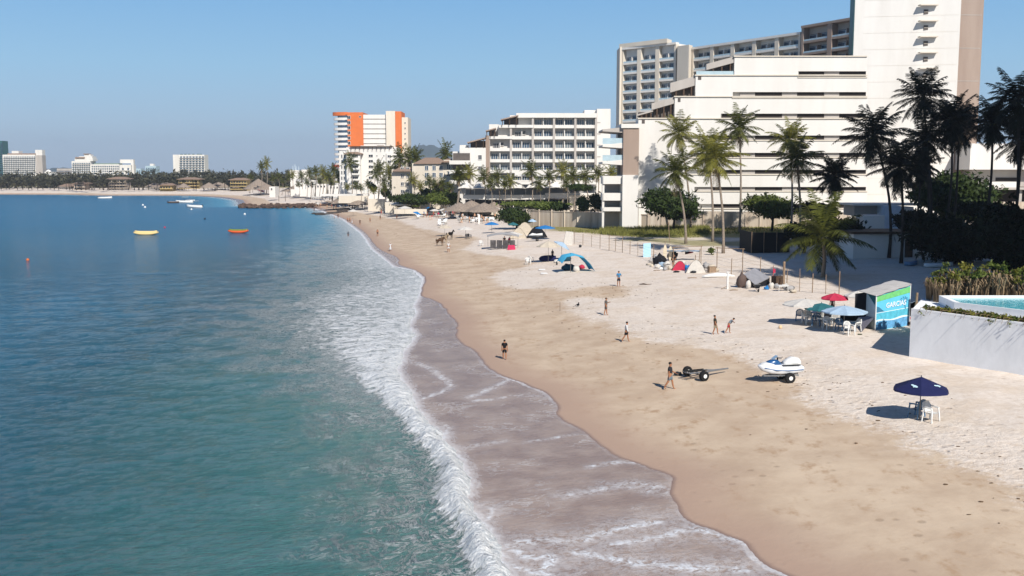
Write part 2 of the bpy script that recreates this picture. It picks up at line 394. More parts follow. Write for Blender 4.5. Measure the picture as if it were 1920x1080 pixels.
# drawn foam lines left by earlier waves
STK = [([(778,752),(812,742),(842,729),(846,722),(820,700),(800,688),(775,680)], .14), ([(880,745),(905,736),(950,715),(958,708)], .16), ([(958,708),(990,715),(1012,728),(1035,745)], .16), ([(883,838),(915,832),(945,828)], .13), ([(890,752),(925,750),(960,742),(1000,742)], .10), ([(1105,876),(1150,868),(1190,866),(1215,872)], .12), ([(827,795),(842,808),(830,825),(822,831)], .14), ([(855,838),(872,842)], .14), ([(898,950),(925,952),(915,975),(898,990)], .25), ([(950,1020),(1020,1015),(1080,1018),(1120,1005),(1170,990),(1235,980)], .45), ([(1150,1022),(1220,1012),(1250,1005),(1290,990),(1330,998),(1400,1020)], .40), ([(950,1020),(990,1050),(1030,1040),(1040,1050),(1010,1075)], .45), ([(1080,1035),(1150,1050),(1220,1060),(1300,1066),(1400,1070)], .5), ([(1060,930),(1120,920),(1180,905),(1240,915)], .22), ([(900,1045),(960,1062),(1040,1085)], .4), ([(1130,905),(1180,915),(1235,918)], .12), ([(985,830),(1040,822),(1080,815)], .08), ([(1215,922),(1245,915),(1250,925)], .18)]
stk = np.zeros(len(X))
for ln, wd in STK:
    q = smooth_line(gline(ln), 2); d_ = sdf(PT, q)+.30*(fbm(X*1.6, Y*1.2, 4, 21)-.45)
    stk = np.maximum(stk, 1.0*np.exp(-(np.maximum(d_, 0)/(wd*.62))**2)); stk = np.maximum(stk, .38*np.exp(-(np.maximum(d_, 0)/(wd*3.0))**2))
rim = np.interp(Y, [30, 39, 42, 60, 66, 69, 72, 90, 130, 190, 400], [.9, .9, .15, .2, .9, .9, .3, .05, .5, .4, .2])*(.35+1.1*fbm(X/2.5, Y/2.5, 2, 55))
veil = np.interp(Y, [24, 38, 42, 60, 90, 110, 150, 400], [1, 1, .30, .25, .1, .4, .8, .8])
veil = veil*np.where((Y < 56), sst(11, 2, dc)+.35, 1)
grid_mesh('swash_water', X, Y, Z+.012*fbm(X*2, Y*2, 2)+np.interp(dw, [-.25, 0, .35], [.022, .004, -.06]), NY, NX, keep=(dw < .22) & (dc > -1.2) & (Y < 420), attrs={'wet_d': dw, 'shore_d': dc, 'streak': stk, 'rim': rim, 'veil': veil}, material=s.m)
# ---------------------------------------------------------------- sea
NYS, NXS = 860, 460
X, Y = grid_pts(22, 5200, NYS, NXS); PT = np.stack([X, Y], -1)
dc = sdf(PT, COAST, LAND); dj = dc+.6*(fbm(X/1.3, Y/1.3, 3, 33)-.45)
fadey = sst(420, 300, Y)
bw = np.interp(Y, [24, 34, 45, 60, 75, 90, 110, 140, 200, 300, 420], [1.15, 1.2, 1.25, 1.5, 3.8, 11, 15, 12, 6.0, 2.5, 1.2])       # width of the dense surf
bh_ = np.interp(Y, [24, 34, 60, 75, 100, 140, 300], [.8, .75, .6, .4, .26, .15, .1])
t_ = -dj/bw
crest = np.where(dj < 0, np.exp(-((t_-.35)/.42)**2), np.exp(-((dj+.0)/.25)**2)*np.exp(-(.35/.42)**2))
lump = fbm(X*1.4, Y*1.4, 4, 40)
swell = .16*(fbm((X*.6+Y*.25)/2.2, (Y*.8-X*.2)/2.2, 4, 2)-.47)
swell = swell*sst(200, 70, Y)*sst(-.5, -8, dc)
Z = -.02+swell+crest*bh_*(.45+.9*lump)*fadey+.04*(fbm(X*2, Y*2, 3, 9)-.45)*fadey
Z = np.where(dj > .35, -1.0, Z)
dens = np.interp(Y, [24, 45, 62, 75, 90, 105, 125, 150, 200, 280, 400], [1.0, 1.0, .97, .80, .66, .60, .58, .5, .42, .36, .5])
ext = np.interp(Y, [24, 40, 55, 65, 75, 90, 105, 125, 160, 220, 300, 420], [6.5, 6.5, 6, 7.5, 11, 15, 19, 19, 17, 11, 6, 4])
solid = np.where(dj < .4, np.exp(-np.maximum(-dj/bw-.45, 0)**2*2.2), 0)*dens
lacef = np.exp(-np.maximum(-dj, 0)/ext*1.15)*np.interp(Y, [24, 60, 75, 110, 200, 400], [.9, .85, 1, 1.05, 1.0, .7])
sea = NT('sea_water'); k = sea
sh = k.attr('shore_d'); so_, la = k.attr('solid'), k.attr('lace'); yy = k.attr('reach')
off_ = k.mr(sh, -45, -12, 1, 0)
deep = k.mix(k.math('MAXIMUM', yy, k.math('MULTIPLY', off_, .75)), '0A4650', '075A7C')
deep = k.mix(k.mr(k.noise(.05, 4, .6, (1, 2.5, 1)), .4, .7, 0, .25), deep, '09425C')
shal = k.mix(yy, '44746F', '4192AC')
col = k.mix(k.mr(k.math('ADD', sh, k.math('MULTIPLY', k.math('SUBTRACT', k.noise(.18, 4, .6), .5), 7)), -22, -1, 0, .9, smooth=False), deep, shal)
col = k.mix(k.math('MULTIPLY', k.mr(sh, -8, -.5, 0, .6), k.attr('mottle')), col, '9CAAAE')
fn = k.noise(1.2, 8, .8, (.75, 1.25, 1), dist=.8, rot=-.25); fn2 = k.noise(4.5, 5, .75, dist=.4)
den = k.math('MULTIPLY', k.mr(so_, .015, .16), k.mr(k.math('ADD', so_, k.math('MULTIPLY', k.math('SUBTRACT', fn, .5), 2.9)), .40, .84))
l1 = k.mr(k.ridge(.85, 6, .72, (1, .75, 1), dist=1.8), .05, .0)
l2 = k.mr(k.ridge(2.2, 5, .7, (1, .7, 1), dist=1.4), .07, .0)
patch = k.mr(k.math('ADD', k.noise(.33, 4, .6, (1, .7, 1)), k.math('MULTIPLY', la, .5)), .55, .78)
mott = k.mr(k.math('ADD', k.noise(1.9, 7, .8, (.8, 1.1, 1), dist=.5), k.math('MULTIPLY', la, .30)), .62, .86)
lac = k.math('MULTIPLY', k.math('MAXIMUM', k.math('MAXIMUM', l1, k.math('MULTIPLY', l2, k.math('ADD', .15, k.math('MULTIPLY', k.attr('mottle'), .5)))), k.math('MULTIPLY', mott, k.attr('mottle'))), k.math('MULTIPLY', patch, k.mr(la, .04, .5)))
foam = k.math('MINIMUM', k.math('ADD', den, k.math('MULTIPLY', lac, .8)), 1)
fcol = k.mix(k.mr(fn2, .3, .65), 'C9D0D4', 'F4F4F2')
k.set('Base Color', k.mix(foam, col, fcol))
k.set('Specular IOR Level', .4); k.set('Roughness', k.math('MAXIMUM', k.mr(foam, 0, .5, .07, .8), k.mr(k.attr('reach'), 0, 1, .07, .22))); k.b.inputs['IOR'].default_value = 1.33
far_ = k.attr('reach')
w1 = k.noise(.42, 4, .6, (.55, 1.35, 1), rot=-.5, dist=.25); w2 = k.noise(1.6, 5, .68, (.6, 1.5, 1), rot=-.35)
w3 = k.noise(5.0, 4, .65, (.7, 1.5, 1), rot=-.3)
hgt = k.math('ADD', k.math('ADD', k.math('MULTIPLY', w1, .5), k.math('MULTIPLY', w3, .24)), k.math('ADD', k.math('MULTIPLY', w2, .9), k.math('MULTIPLY', foam, .12)))
k.set('Normal', k.bump(k.math('ADD', hgt, k.math('MULTIPLY', fn2, k.math('MULTIPLY', foam, .35))), 1.0, .55))
grid_mesh('sea', X, Y, Z, NYS, NXS, keep=(dc < 3), attrs={'shore_d': dj, 'solid': solid, 'lace': lacef, 'reach': sst(60, 330, Y), 'mottle': sst(52, 80, Y)*.95}, material=k.m)
# ================================================================ palette
white = stained('white_wall', 'D0CBC3', 'DBD7D0')
cream = stained('cream_wall', 'C6BBAA', 'D4CABA')
grayw = stained('grey_wall', 'A39B93', 'B3ACA4')
brown = stained('brown_wall', '907D70', 'A08E80')
orange = mat('orange_paint', 'C96A34', .75, .08, .3)
darkwin = mat('dark_glass', '1C2430', .12, .3, .4, spec=.6)
bluewin = mat('blue_glass', '3A4C5E', .12, .35, .35, spec=.6)
curtain = mat('curtain', 'B9BCBC', .8, .2, 2)
shade = mat('recess_shade', '5A534E', .9, .2, .5)  # dark tone carries the shade of rooms, recesses and openings
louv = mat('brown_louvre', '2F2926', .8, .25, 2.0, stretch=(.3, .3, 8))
tile = mat('roof_tile', '8A7464', .9, .25, 3)
thatch = mat('thatch', '8B7D70', 1, .35, 2.2, stretch=(1, 1, .4), bump=.6, bscale=9)
conc = mat('old_concrete', '9C8A78', .95, scale=.6, col2='CBBFAE', stretch=(1.2, 1.2, .12), bump=.3, bscale=6)
metal = mat('grey_metal', '8A8D90', .45, .1, 3, metal=.6)
wood = mat('weathered_wood', '8A7560', .9, .3, 4)
darkwood = mat('dark_wood', '4C3B2E', .8, .3, 4)
railg = mat('rail_glass', 'A9BDC4', .1, .1, 1, spec=.6)
green_p = mat('green_panel', '2E5B58', .5, .15, 1)
def W(px0, px1, py0, py1, D, zlow=None):
    """pixel rectangle at depth D -> x0, x1, z0(bottom), z1(top)"""
    z1, z0 = AZ(py0, D), AZ(py1, D) if zlow is None else zlow
    zm = (z0+z1)/2
    return AX(px0, D, zm), AX(px1, D, zm), z0, z1
def rbox(m, px0, px1, py0, py1, D, depth, zlow=None, front=0.0):
    x0, x1, z0, z1 = W(px0, px1, py0, py1, D, zlow); m.bb(x0, x1, D+front, D+depth, z0, z1); return m
def bthing(name, label, cat, px, D, z=None, group=None):
    return thing(name, label, cat, (AX(px, D, 4), D, 4.0 if z is None else z), group)
def part(root, name, m, fn):
    b = MB(); fn(b); return b.build(name, m, root)
def rpart(root, name, m, px0, px1, py0, py1, D, depth, zlow=None, front=0.0):
    return rbox(MB(), px0, px1, py0, py1, D, depth, zlow, front).build(name, m, root)
def window(root, px0, px1, py0, py1, D, out=.12, frame=None, glass=None, nm='window', mull=1):
    x0, x1, z0, z1 = W(px0, px1, py0, py1, D)
    fr = MB(); t = .12
    fr.bb(x0-t, x1+t, D-out, D+.3, z1, z1+t); fr.bb(x0-t, x1+t, D-out-.06, D+.3, z0-t, z0)
    fr.bb(x0-t, x0, D-out, D+.3, z0, z1); fr.bb(x1, x1+t, D-out, D+.3, z0, z1)
    for k in range(1, mull+1):
        xm = x0+(x1-x0)*k/(mull+1); fr.bb(xm-.05, xm+.05, D-out*.6, D+.05, z0, z1)
    f = fr.build(nm, frame or white, root)
    MB().bb(x0, x1, D-.03, D+.04, z0, z1).build('pane', glass or darkwin, f)
    return f
# ================================================================ terraced white hotel, D = 215
D = 215.0
hotel = bthing('terraced_hotel', 'long white terraced hotel with stacked horizontal window bands, behind the palms on the right', 'hotel', 1400, D)
slots = [(133.5, 143.5, 1497, 1624), (172.5, 182, 1374, 1624), (213, 221.5, 1352, 1624), (254, 262, 1284, 1624), (286.5, 294.5, 1284, 1624), (318.5, 326, 1283, 1624), (350.5, 357.5, 1302, 1624), (382.5, 390, 1310, 1624)]
lv = [(105.5, 1377), (141, 1304), (181, 1265), (222, 1197)]     # terrace tops and their left ends
def left_of(y):
    r = 1377
    for t, l in lv:
        if y >= t: r = l
    return r
mb = MB()
edges = [105.5]+[v for s_ in slots for v in s_[:2]]+[402]
for i in range(0, len(edges)-1, 2):       # solid bands between the slots
    a_, b_ = edges[i], edges[i+1]
    cuts = [a_]+[t for t, l in lv if a_ < t < b_]+[b_]
    for c0, c1 in zip(cuts[:-1], cuts[1:]): rbox(mb, left_of(c0+.1), 1626, c0, c1, D, 5, zlow=3.0 if c1 > 400 else None)
for (y0, y1, x0, x1) in slots:            # solid wall left of each slot, recess behind it
    c = [y0]+[t for t, l in lv if y0 < t < y1]+[y1]
    for c0, c1 in zip(c[:-1], c[1:]): rbox(mb, left_of(c0+.1), x0, c0, c1, D, 5)
    rbox(mb, x0, 1626, y0, y1, D+.9, 4)
mb.build('wall', white, hotel)
for (y0, y1, x0, x1) in slots:            # dark louvred windows and pale piers in the band
    x = 1624
    k = 0
    while x-30 > x0:
        wd = 50 if k % 2 == 0 else 29
        nx = max(x-wd, x0+2)
        rpart(hotel, 'louvre_window' if k % 2 == 0 else 'infill_panel', louv if k % 2 == 0 else grayw, nx+.4, x-.4, y0+.2, y1-.2, D+.55, .3)
        x = nx; k += 1
for (y0, y1, x0, x1) in slots:            # coping line under every band
    rpart(hotel, 'band_ledge', cream, x0-1, 1626.5, y1+.3, y1+2.2, D-.18, .3)
for t, l in lv: rpart(hotel, 'parapet', cream, l-1, 1626.5, t-1.2, t+.9, D-.25, 2.0)
for (x0, x1, y0, y1) in ((1309, 1315, 142.5, 149.5), (1271, 1276, 184, 191), (1203.5, 1209, 224.5, 231.5)):
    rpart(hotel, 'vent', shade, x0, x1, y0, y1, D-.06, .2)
# sloped canopies with grey fascia over the terraces' seaward ends
def canopy(px0, py0, px1, py1, h, yb, dark=True):
    """awning falling to the left from (px1, py1) to (px0, py0); h its fascia height in pixels; the terrace room under it down to yb"""
    x0, _, z0, _z = W(px0, px1, py0, py0+1, D); x1 = AX(px1, D, 35); z1 = AZ(py1, D)
    z0 = AZ(py0, D); hz = h/F*D
    m_ = MB(); m_.add([(x0, D+.3, z0), (x1, D+.3, z1), (x1, D+.3, z1+hz), (x0, D+.3, z0+hz), (x0+.6, D+5, z0), (x1, D+5, z1), (x1, D+5, z1+hz), (x0+.6, D+5, z0+hz)], [(0, 1, 2, 3), (7, 6, 5, 4), (3, 2, 6, 7), (4, 5, 1, 0), (4, 0, 3, 7), (1, 5, 6, 2)])
    m_.build('terrace_canopy', grayw, hotel)
    r_ = MB(); xa = AX(px0+6, D, 35); r_.bb(xa, x1, D+2, D+3, AZ(yb, D), z1); r_.build('terrace_room', shade, hotel)  # flat dark block, the shade under the canopy is in its colour
    for q in (.15, .5, .85):
        xx = xa+(x1-xa)*q; rr = MB(); rr.bb(xx-.15, xx+.15, D+.4, D+.7, AZ(yb, D), z0+(z1-z0)*q); rr.build('terrace_post', darkwood, hotel)
canopy(1325, 131, 1377, 117, 11, 134)
canopy(1257, 173, 1304, 160, 17, 181)
canopy(1222, 206, 1265, 194, 12, 222)
canopy(1195, 217, 1226, 209, 2.5, 222)
rail = MB(); rail.bb(AX(1306, D, 35), AX(1377, D, 35), D+.3, D+.36, AZ(141, D), AZ(133, D)); rail.build('glass_rail', railg, hotel)
# seaward end: brown panel, white pier and the balconies that look over the sea
rpart(hotel, 'end_panel', brown, 1168.5, 1198, 240, 328, D-1.5, 10)
rpart(hotel, 'end_cornice', white, 1165, 1198, 232, 240, D-1.8, 12)
rpart(hotel, 'end_wall', white, 1167, 1196.5, 328, 400, D-1.9, 12, zlow=3.0)
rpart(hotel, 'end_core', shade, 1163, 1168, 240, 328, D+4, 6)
for i, y in enumerate((242, 271, 302.5)):
    b = MB(); x0, x1, z0, z1 = W(1129, 1168, y, y+9, D)
    b.add([(x0, D-1, z1-.1), (x1, D-1, z1+.35), (x1, D-1, z0+.2), (x0, D-1, z0+.5), (x0, D+9, z1-.1), (x1, D+9, z1+.35), (x1, D+9, z0+.2), (x0, D+9, z0+.5)], [(0, 3, 2, 1), (4, 5, 6, 7), (0, 1, 5, 4), (3, 7, 6, 2), (0, 4, 7, 3), (1, 2, 6, 5)])
    s_ = b.build('balcony', white if i else grayw, hotel)
    if i:
        r_ = MB(); r_.bb(x0, x1, D-.9, D-.85, z1+.1, z1+1.3); r_.build('glass_rail', railg, s_)
for (y0, y1) in ((330, 345), (362, 376), (389, 402)):
    rpart(hotel, 'end_balcony', white, 1131, 1166, y0, y1 if y1 < 400 else 396, D-1, 6, zlow=None)
rpart(hotel, 'end_balcony_back', grayw, 1134, 1166, 345, 400, D+4, 2, zlow=3)
rpart(hotel, 'corner_column', white, 1129, 1133, 330, 400, D-.7, 1.2, zlow=3)
# ================================================================ tall tower, D = 233
D = 233.0
tower = bthing('hotel_tower', 'tall white windowed tower with a brown side strip, cut by the top of the photo', 'tower', 1700, D)
ztop = AZ(-160, D)
xa, xb, xc = AX(1612, D, 45), AX(1793, D, 30), AX(1839, D, 30)
m_ = MB(); m_.prism([(xa, D+4), (xb, D), (xb+1.2, D+7), (xa+1.3, D+11)], 3, ztop); m_.build('wall', white, tower)
m_ = MB(); m_.prism([(xb+.01, D+.6), (xc, D+1.0), (xc, D+6.9), (xb+1.3, D+6.9)], 3, ztop); m_.build('side_strip', brown, tower)
m_ = MB(); m_.prism([(xa-.02, D+4.1), (xa-.02+1.25, D+10.8), (xa-.14+1.25, D+10.8), (xa-.14, D+4.1)], AZ(97, D), ztop); m_.build('green_strip', green_p, tower)
def fy(x): return D+4*(xb-x)/(xb-xa)
jb = MB()
zq = AZ(395, D)
while zq < ztop-1:
    zq += 3.66
    jb.add([(xa+2, fy(xa+2)-.03, zq), (xb-.3, D-.03+.02, zq), (xb-.3, D-.03+.02, zq+.035), (xa+2, fy(xa+2)-.03, zq+.035)], [(0, 1, 2, 3)])
for zz in range(8): pass
jb.build('panel_joint', cream, tower)
zq = AZ(395, D)
while zq < ztop-1: zq += 3.66*2; jb2 = MB(); jb2.add([(xb+.3, D+.57, zq), (xc-.3, D+.95, zq), (xc-.3, D+.95, zq+.1), (xb+.3, D+.57, zq+.1)], [(0, 1, 2, 3)]); jb2.build('side_joint', grayw, tower)
for i in range(9):
    yc = 9+29.8*(i-2); 
    if i > 6: continue
    cx = 1743-.35*i; x0, x1, z0, z1 = W(cx-5.7, cx+5.7, yc+7, yc+16, D)
    y_ = fy((x0+x1)/2)
    wv = MB(); wv.bb(x0, x1, y_-.05, y_+.5, z0, z1); ob = wv.build('window', shade, tower)
    wf = MB(); wf.bb(x0, x1, y_-.12, y_-.06, (z0+z1)/2-.05, (z0+z1)/2+.05); wf.build('window_bar', cream, ob)
    hx0, hx1, _a, hz = W(cx-17, cx+17, yc-1, yc+1, D)
    hd = MB(); hd.bb(hx0, hx1, y_-1.5, y_-.0, hz-.22, hz); hd.build('hood', cream, tower)
# low block at the right of the tower
D = 226.0
low = bthing('low_block', 'low white block with deep dark underside and parked cars before it, right of the tower', 'building', 1880, D)
part(low, 'upper_wall', white, lambda b: (rbox(b, 1819, 1990, 269, 318, D, 20)))
part(low, 'recess_wall', grayw, lambda b: (rbox(b, 1822, 1990, 318.5, 350, D+3, 14)))
part(low, 'slit_window', louv, lambda b: (rbox(b, 1867, 1911, 333, 339.5, D+2.9, .3)))
part(low, 'lower_band', white, lambda b: (rbox(b, 1822, 1909, 341, 354, D-1, 4)))
part(low, 'car_port_back', louv, lambda b: (rbox(b, 1822, 1990, 356, 392, D+9, 1, zlow=3.5)))
part(low, 'car_port_roof', grayw, lambda b: (rbox(b, 1822, 1990, 351.5, 355.5, D-2, 13)))
part(low, 'column', grayw, lambda b: (rbox(b, 1909, 1915, 355.6, 392, D-1, 1, zlow=3.5)))
# ================================================================ curved balcony hotel behind, 340 -> 281 m
back = bthing('balcony_hotel', 'tall cream balcony hotel wing curving behind the terraced hotel', 'hotel', 1300, 340)
def facade(root, A, B, zt, nb, floors, fh, wallm, pierm, balm, pier=.9, depth=2.0, first_drop=2.0, pcap=False, skip=lambda b, f: False, glassm=bluewin, tall_piers=True):
    """balcony grid on the vertical plane A-B (A left), top at zt"""
    A = Vector(A); B = Vector(B); L = (B-A).length; u = (B-A)/L; nrm = Vector((u.y, -u.x))   # towards the viewer
    def bx(b, s0, s1, d0, d1, z0, z1):
        pts = [A+u*s0+nrm*d0, A+u*s1+nrm*d0, A+u*s1+nrm*d1, A+u*s0+nrm*d1]
        b.prism([(p.x, p.y) for p in pts], z0, z1)
    bw_ = L/nb; zb = zt-first_drop-floors*fh
    b = MB(); bx(b, 0, L, -depth, -depth-6, zb-1, zt-.4); b.build('back_wall', wallm, root)
    b = MB(); bx(b, 0, L, -depth, .25, zt-.7, zt); b.build('roof_slab', pierm if pcap else wallm, root)
    for i in range(nb+1):
        b = MB(); c = i*bw_; bx(b, max(0, c-pier/2), min(L, c+pier/2), -depth, 0, zb-1, zt-.7); b.build('pier', pierm, root)
    for f in range(floors):
        z0 = zt-first_drop-(f+1)*fh
        for i in range(nb):
            if skip(i, f): continue
            s0, s1 = i*bw_+pier/2, (i+1)*bw_-pier/2
            b = MB(); bx(b, s0, s1, -depth, -.06, z0-.12, z0+.1); bx(b, s0, s1, -.2, -.06, z0+.1, z0+.5)
            o_ = b.build('balcony', balm, root)
            b = MB(); bx(b, s0, s1, -.15, -.13, z0+.5, z0+.98); b.build('rail', railg, o_)
            m0 = (s0+s1)/2; b = MB(); bx(b, m0-.12, m0+.12, -depth, -.9, z0+.1, z0+fh-.9); b.build('divider', balm, o_)
            for (q0, q1) in ((s0+.25, m0-.35), (m0+.35, s1-.25)):
                b = MB(); bx(b, q0, q1, -depth-.05, -depth+.06, z0+.1, z0+2.5); wo = b.build('window', glassm, root)
                b = MB(); qm = q0+(q1-q0)*.62; bx(b, qm, qm+.45, -depth+.05, -depth+.1, z0+.15, z0+2.25); bx(b, q0, q1, -depth+.05, -depth+.1, z0+2.22, z0+2.32); b.build('curtain', curtain, wo)
    return A, u, nrm, L
zA = AZ(90, 360)
facade(back, (AX(1164, 360, 40), 360), (AX(1268, 342, 40), 344), zA, 3, 9, 3.32, white, cream, white, pier=1.6, first_drop=2.4, depth=1.6)
b = MB(); b.prism([(AX(1161, 360, 40), 359.5), (AX(1164, 360, 40)+.1, 359.5), (AX(1164, 360, 40)+.1, 370), (AX(1161, 360, 40), 370)], 10, zA+.3); b.build('end_wall', cream, back)
b = MB(); b.prism([(AX(1161, 360, 50), 360.5), (AX(1250, 345, 50), 345.5), (AX(1263, 345, 50), 350), (AX(1180, 370, 50), 369)], zA, zA+1.4); b.build('roof_band', cream, back)
b = MB(); b.prism([(AX(1268, 343, 40), 342.5), (AX(1290, 338, 40), 338.0), (AX(1297, 341, 40), 341), (AX(1297, 352, 40), 354), (AX(1268, 354, 40), 354)], 10, AZ(85, 340)); b.build('stair_pier', cream, back)
q0 = Vector((AX(1297, 340, 50), 340)); q1 = Vector((AX(1500, 303, 50), 303)); q2 = Vector((AX(1609, 284, 50), 284))
facade(back, q0, q1, AZ(89, 340), 5, 3, 3.4, white, cream, white, pier=1.5, first_drop=1.0, depth=2.2)
facade(back, q1+Vector((.0, -.8)), q2+Vector((0, -.8)), AZ(88, 340)+1.4, 2, 4, 3.4, grayw, brown, brown, pier=1.7, first_drop=1.6, depth=2.4, pcap=True)
b = MB(); b.prism([(q2.x-.5, q2.y-1.0), (q2.x+4.5, q2.y+3), (q2.x+4, q2.y+10), (q2.x-1, q2.y+8)], 20, AZ(88, 340)+1.6); b.build('end_block', brown, back)
# ================================================================ mid balcony hotel
D = 325.0
greyglass = mat('grey_glass', '6C767D', .15, .25, .4, spec=.6)
mid = bthing('stepped_hotel', 'grey white stepped balcony hotel with five storeys of loggias above the palm garden', 'hotel', 1020, D)
cols = [917, 958, 999, 1038.5, 1078.5, 1117]
rows = [(218, 238, 2), (240, 259, 1), (261, 281, 0), (282.5, 302, 0), (304, 322, 0), (323, 341, 0)]
for r, (y0, y1, c0) in enumerate(rows):
    for i in range(c0, 5):
        X0, X1 = cols[i], cols[i+1]
        x0, x1, z0, z1 = W(X0+2, X1-2, y0, y1, D)
        b = MB(); b.bb(x0, x1, D-.3, D+1.65, z0-.4, z0+.1); b.bb(x0, x1, D-.3, D-.12, z0+.1, z0+.6)
        o_ = b.build('balcony', white, mid)
        b = MB(); b.bb((x0+x1)/2-.12, (x0+x1)/2+.12, D+.4, D+1.65, z0+.1, z1-.1); b.build('divider', white, o_)
        if r in (1, 2) and i == c0:
            window(mid, X0+22, X0+27, y0+6, y0+12, D+1.5, mull=1); window(mid, X0+8, X0+17, y0+8, y1-1, D+1.5, mull=2)
        else:
            for (a_, c_) in ((4, 16), (21, 34)): window(mid, X0+a_, X0+c_, y0+6.5, y1-1, D+1.55, mull=2, glass=greyglass if (i+r) % 3 else bluewin)
for i, x in enumerate(cols):
    yt = {0: 259, 1: 240, 2: 222, 3: 222, 4: 222, 5: 214}[i]
    rpart(mid, 'pier', grayw, x-2, x+2, yt, 400, D-.5, 3.2, zlow=3.5)
part(mid, 'back_wall', white, lambda b: (rbox(b, 972, 1118, 217, 400, D+1.7, 12, zlow=3.5), rbox(b, 934, 972, 240, 400, D+1.7, 12, zlow=3.5), rbox(b, 915, 934, 260, 400, D+1.7, 12, zlow=3.5)))
part(mid, 'roof_slab', white, lambda b: (rbox(b, 968, 1119, 212, 220.5, D-.8, 14), rbox(b, 935, 1000, 234, 239.5, D-.8, 3.3), rbox(b, 917, 960, 255.5, 260.5, D-.8, 3.3)))
part(mid, 'stair_block', white, lambda b: (rbox(b, 1118.5, 1144, 204, 400, D-.4, 16, zlow=3.5)))
for y in (229, 250, 271, 293, 312): rpart(mid, 'vent_slit', grayw, 1120, 1126, y, y+1.6, D-.5, .2)
part(mid, 'side_wall', brown, lambda b: (rbox(b, 910.5, 918, 254, 400, D-.6, 12, zlow=3.5)))
part(mid, 'roof_step', white, lambda b: (rbox(b, 956, 972, 216, 234, D+3, 10), rbox(b, 917, 935, 233, 256, D+3, 10), rbox(b, 1096, 1118, 206.5, 212, D+3, 8)))
for (x0, x1, y0, y1, yb) in ((939, 972, 226, 218, 235), (911, 930, 247, 242, 256), (876, 910, 269, 260, 278)):
    b = MB(); xa_, xb_ = AX(x0, D, 30), AX(x1, D, 30); za, zb_ = AZ(y0, D), AZ(y1, D)
    b.add([(xa_, D-2, za), (xb_, D-2, zb_), (xb_, D-2, zb_+.35), (xa_, D-2, za+.35), (xa_, D+6, za), (xb_, D+6, zb_), (xb_, D+6, zb_+.35), (xa_, D+6, za+.35)], [(0, 1, 2, 3), (7, 6, 5, 4), (3, 2, 6, 7), (0, 4, 5, 1), (0, 3, 7, 4), (1, 5, 6, 2)])
    cnp = b.build('roof_canopy', brown, mid)
    for q in (.1, .5, .9):
        xx = xa_+(xb_-xa_)*q; MB().bb(xx-.12, xx+.12, D-1.6, D-1.4, AZ(yb, D), za+(zb_-za)*q).build('canopy_post', darkwood, cnp)
    rpart(mid, 'rooftop_room', shade, x0+6, x1, y1+4, yb, D+2, 3)
part(mid, 'wing_wall', white, lambda b: (rbox(b, 862, 911, 277, 400, D-1.6, 12, zlow=3.5), rbox(b, 849, 862, 284, 400, D+2, 9, zlow=3.5)))
part(mid, 'wing_top', white, lambda b: (rbox(b, 862, 876, 272, 277.5, D, 8)))
for y0, y1 in ((287, 301), (308, 319), (327, 338)):
    x0, x1, z0, z1 = W(849, 882, y0, y1, D-3)
    b = MB(); b.bb(x0-1, x1, D-5, D-1.7, z0-1.2, z0); b.build('wing_balcony', white, mid)
    b = MB(); b.bb(x0, x1-.2, D-2.0, D-1.62, z0, z1); b.build('wing_recess', shade, mid)  # dark panel on the wall, the recess shade is in its colour
    window(mid, 897, 903, y0+4, y0+12, D-1.62, mull=1)
# ---------------- glass beach club in front of it with white awnings
D = 305.0
club = bthing('beach_club', 'white glass walled beach club under long tent awnings, behind slender palm trunks', 'restaurant', 980, D)
part(club, 'upper_glass', mat('smoky_glass', '8C8984', .3, .25, .3, spec=.6), lambda b: rbox(b, 872, 1118, 346, 367, D+2, 6))
part(club, 'upper_slab', white, lambda b: (rbox(b, 868, 1022, 365.5, 374, D-2.5, 12), rbox(b, 1022.2, 1120, 362, 372, D-2.2, 12)))
part(club, 'lower_glass', darkwin, lambda b: rbox(b, 872, 1070, 374, 392, D+3, 5, zlow=3.7))
part(club, 'rear_terrace', white, lambda b: (rbox(b, 965, 1128, 323, 329, D+8, 6), rbox(b, 905, 1128, 341, 345.5, D+7, 5)))
part(club, 'garden_wall', cream, lambda b: (rbox(b, 1068, 1135, 366, 396, D-3, 4, zlow=3.7)))
for x in (872, 889, 921, 962, 985, 1028, 1056): rpart(club, 'column', white, x, x+1.3, 346, 392, D-.8, .4, zlow=3.7)
for (x0, x1, yt, yb) in ((860, 914, 340, 353), (918, 985, 341, 353), (986, 1092, 339, 352), (965, 1040, 325, 331)):
    a0, a1 = AX(x0, D, 12), AX(x1, D, 12); zt_, ze = AZ(yt, D), AZ(yb, D); n = max(2, int((x1-x0)/27)); gr = []
    for rr, yy_ in enumerate((D-6, D-3, D+1)):
        row = []
        for i in range(n*4+1):
            q = i/(n*4); pk = abs(math.sin(math.pi*q*n)) if rr == 1 else .12*abs(math.sin(math.pi*q*n))
            row.append((a0+(a1-a0)*q, yy_, ze+(zt_-ze)*(pk if rr == 1 else pk)+(.5 if rr == 2 else 0)))
        gr.append(row)
    b = MB(); b.sheet(gr, .08); b.build('awning', white, club)
b = MB()
for x0, x1 in ((862, 872), (1062, 1070)): b.tube([(AX(x0, D, 10), D-4, AZ(352, D)), (AX(x1, D, 8), D-1.8, AZ(368, D))], .16)
b.build('raking_strut', white, club)
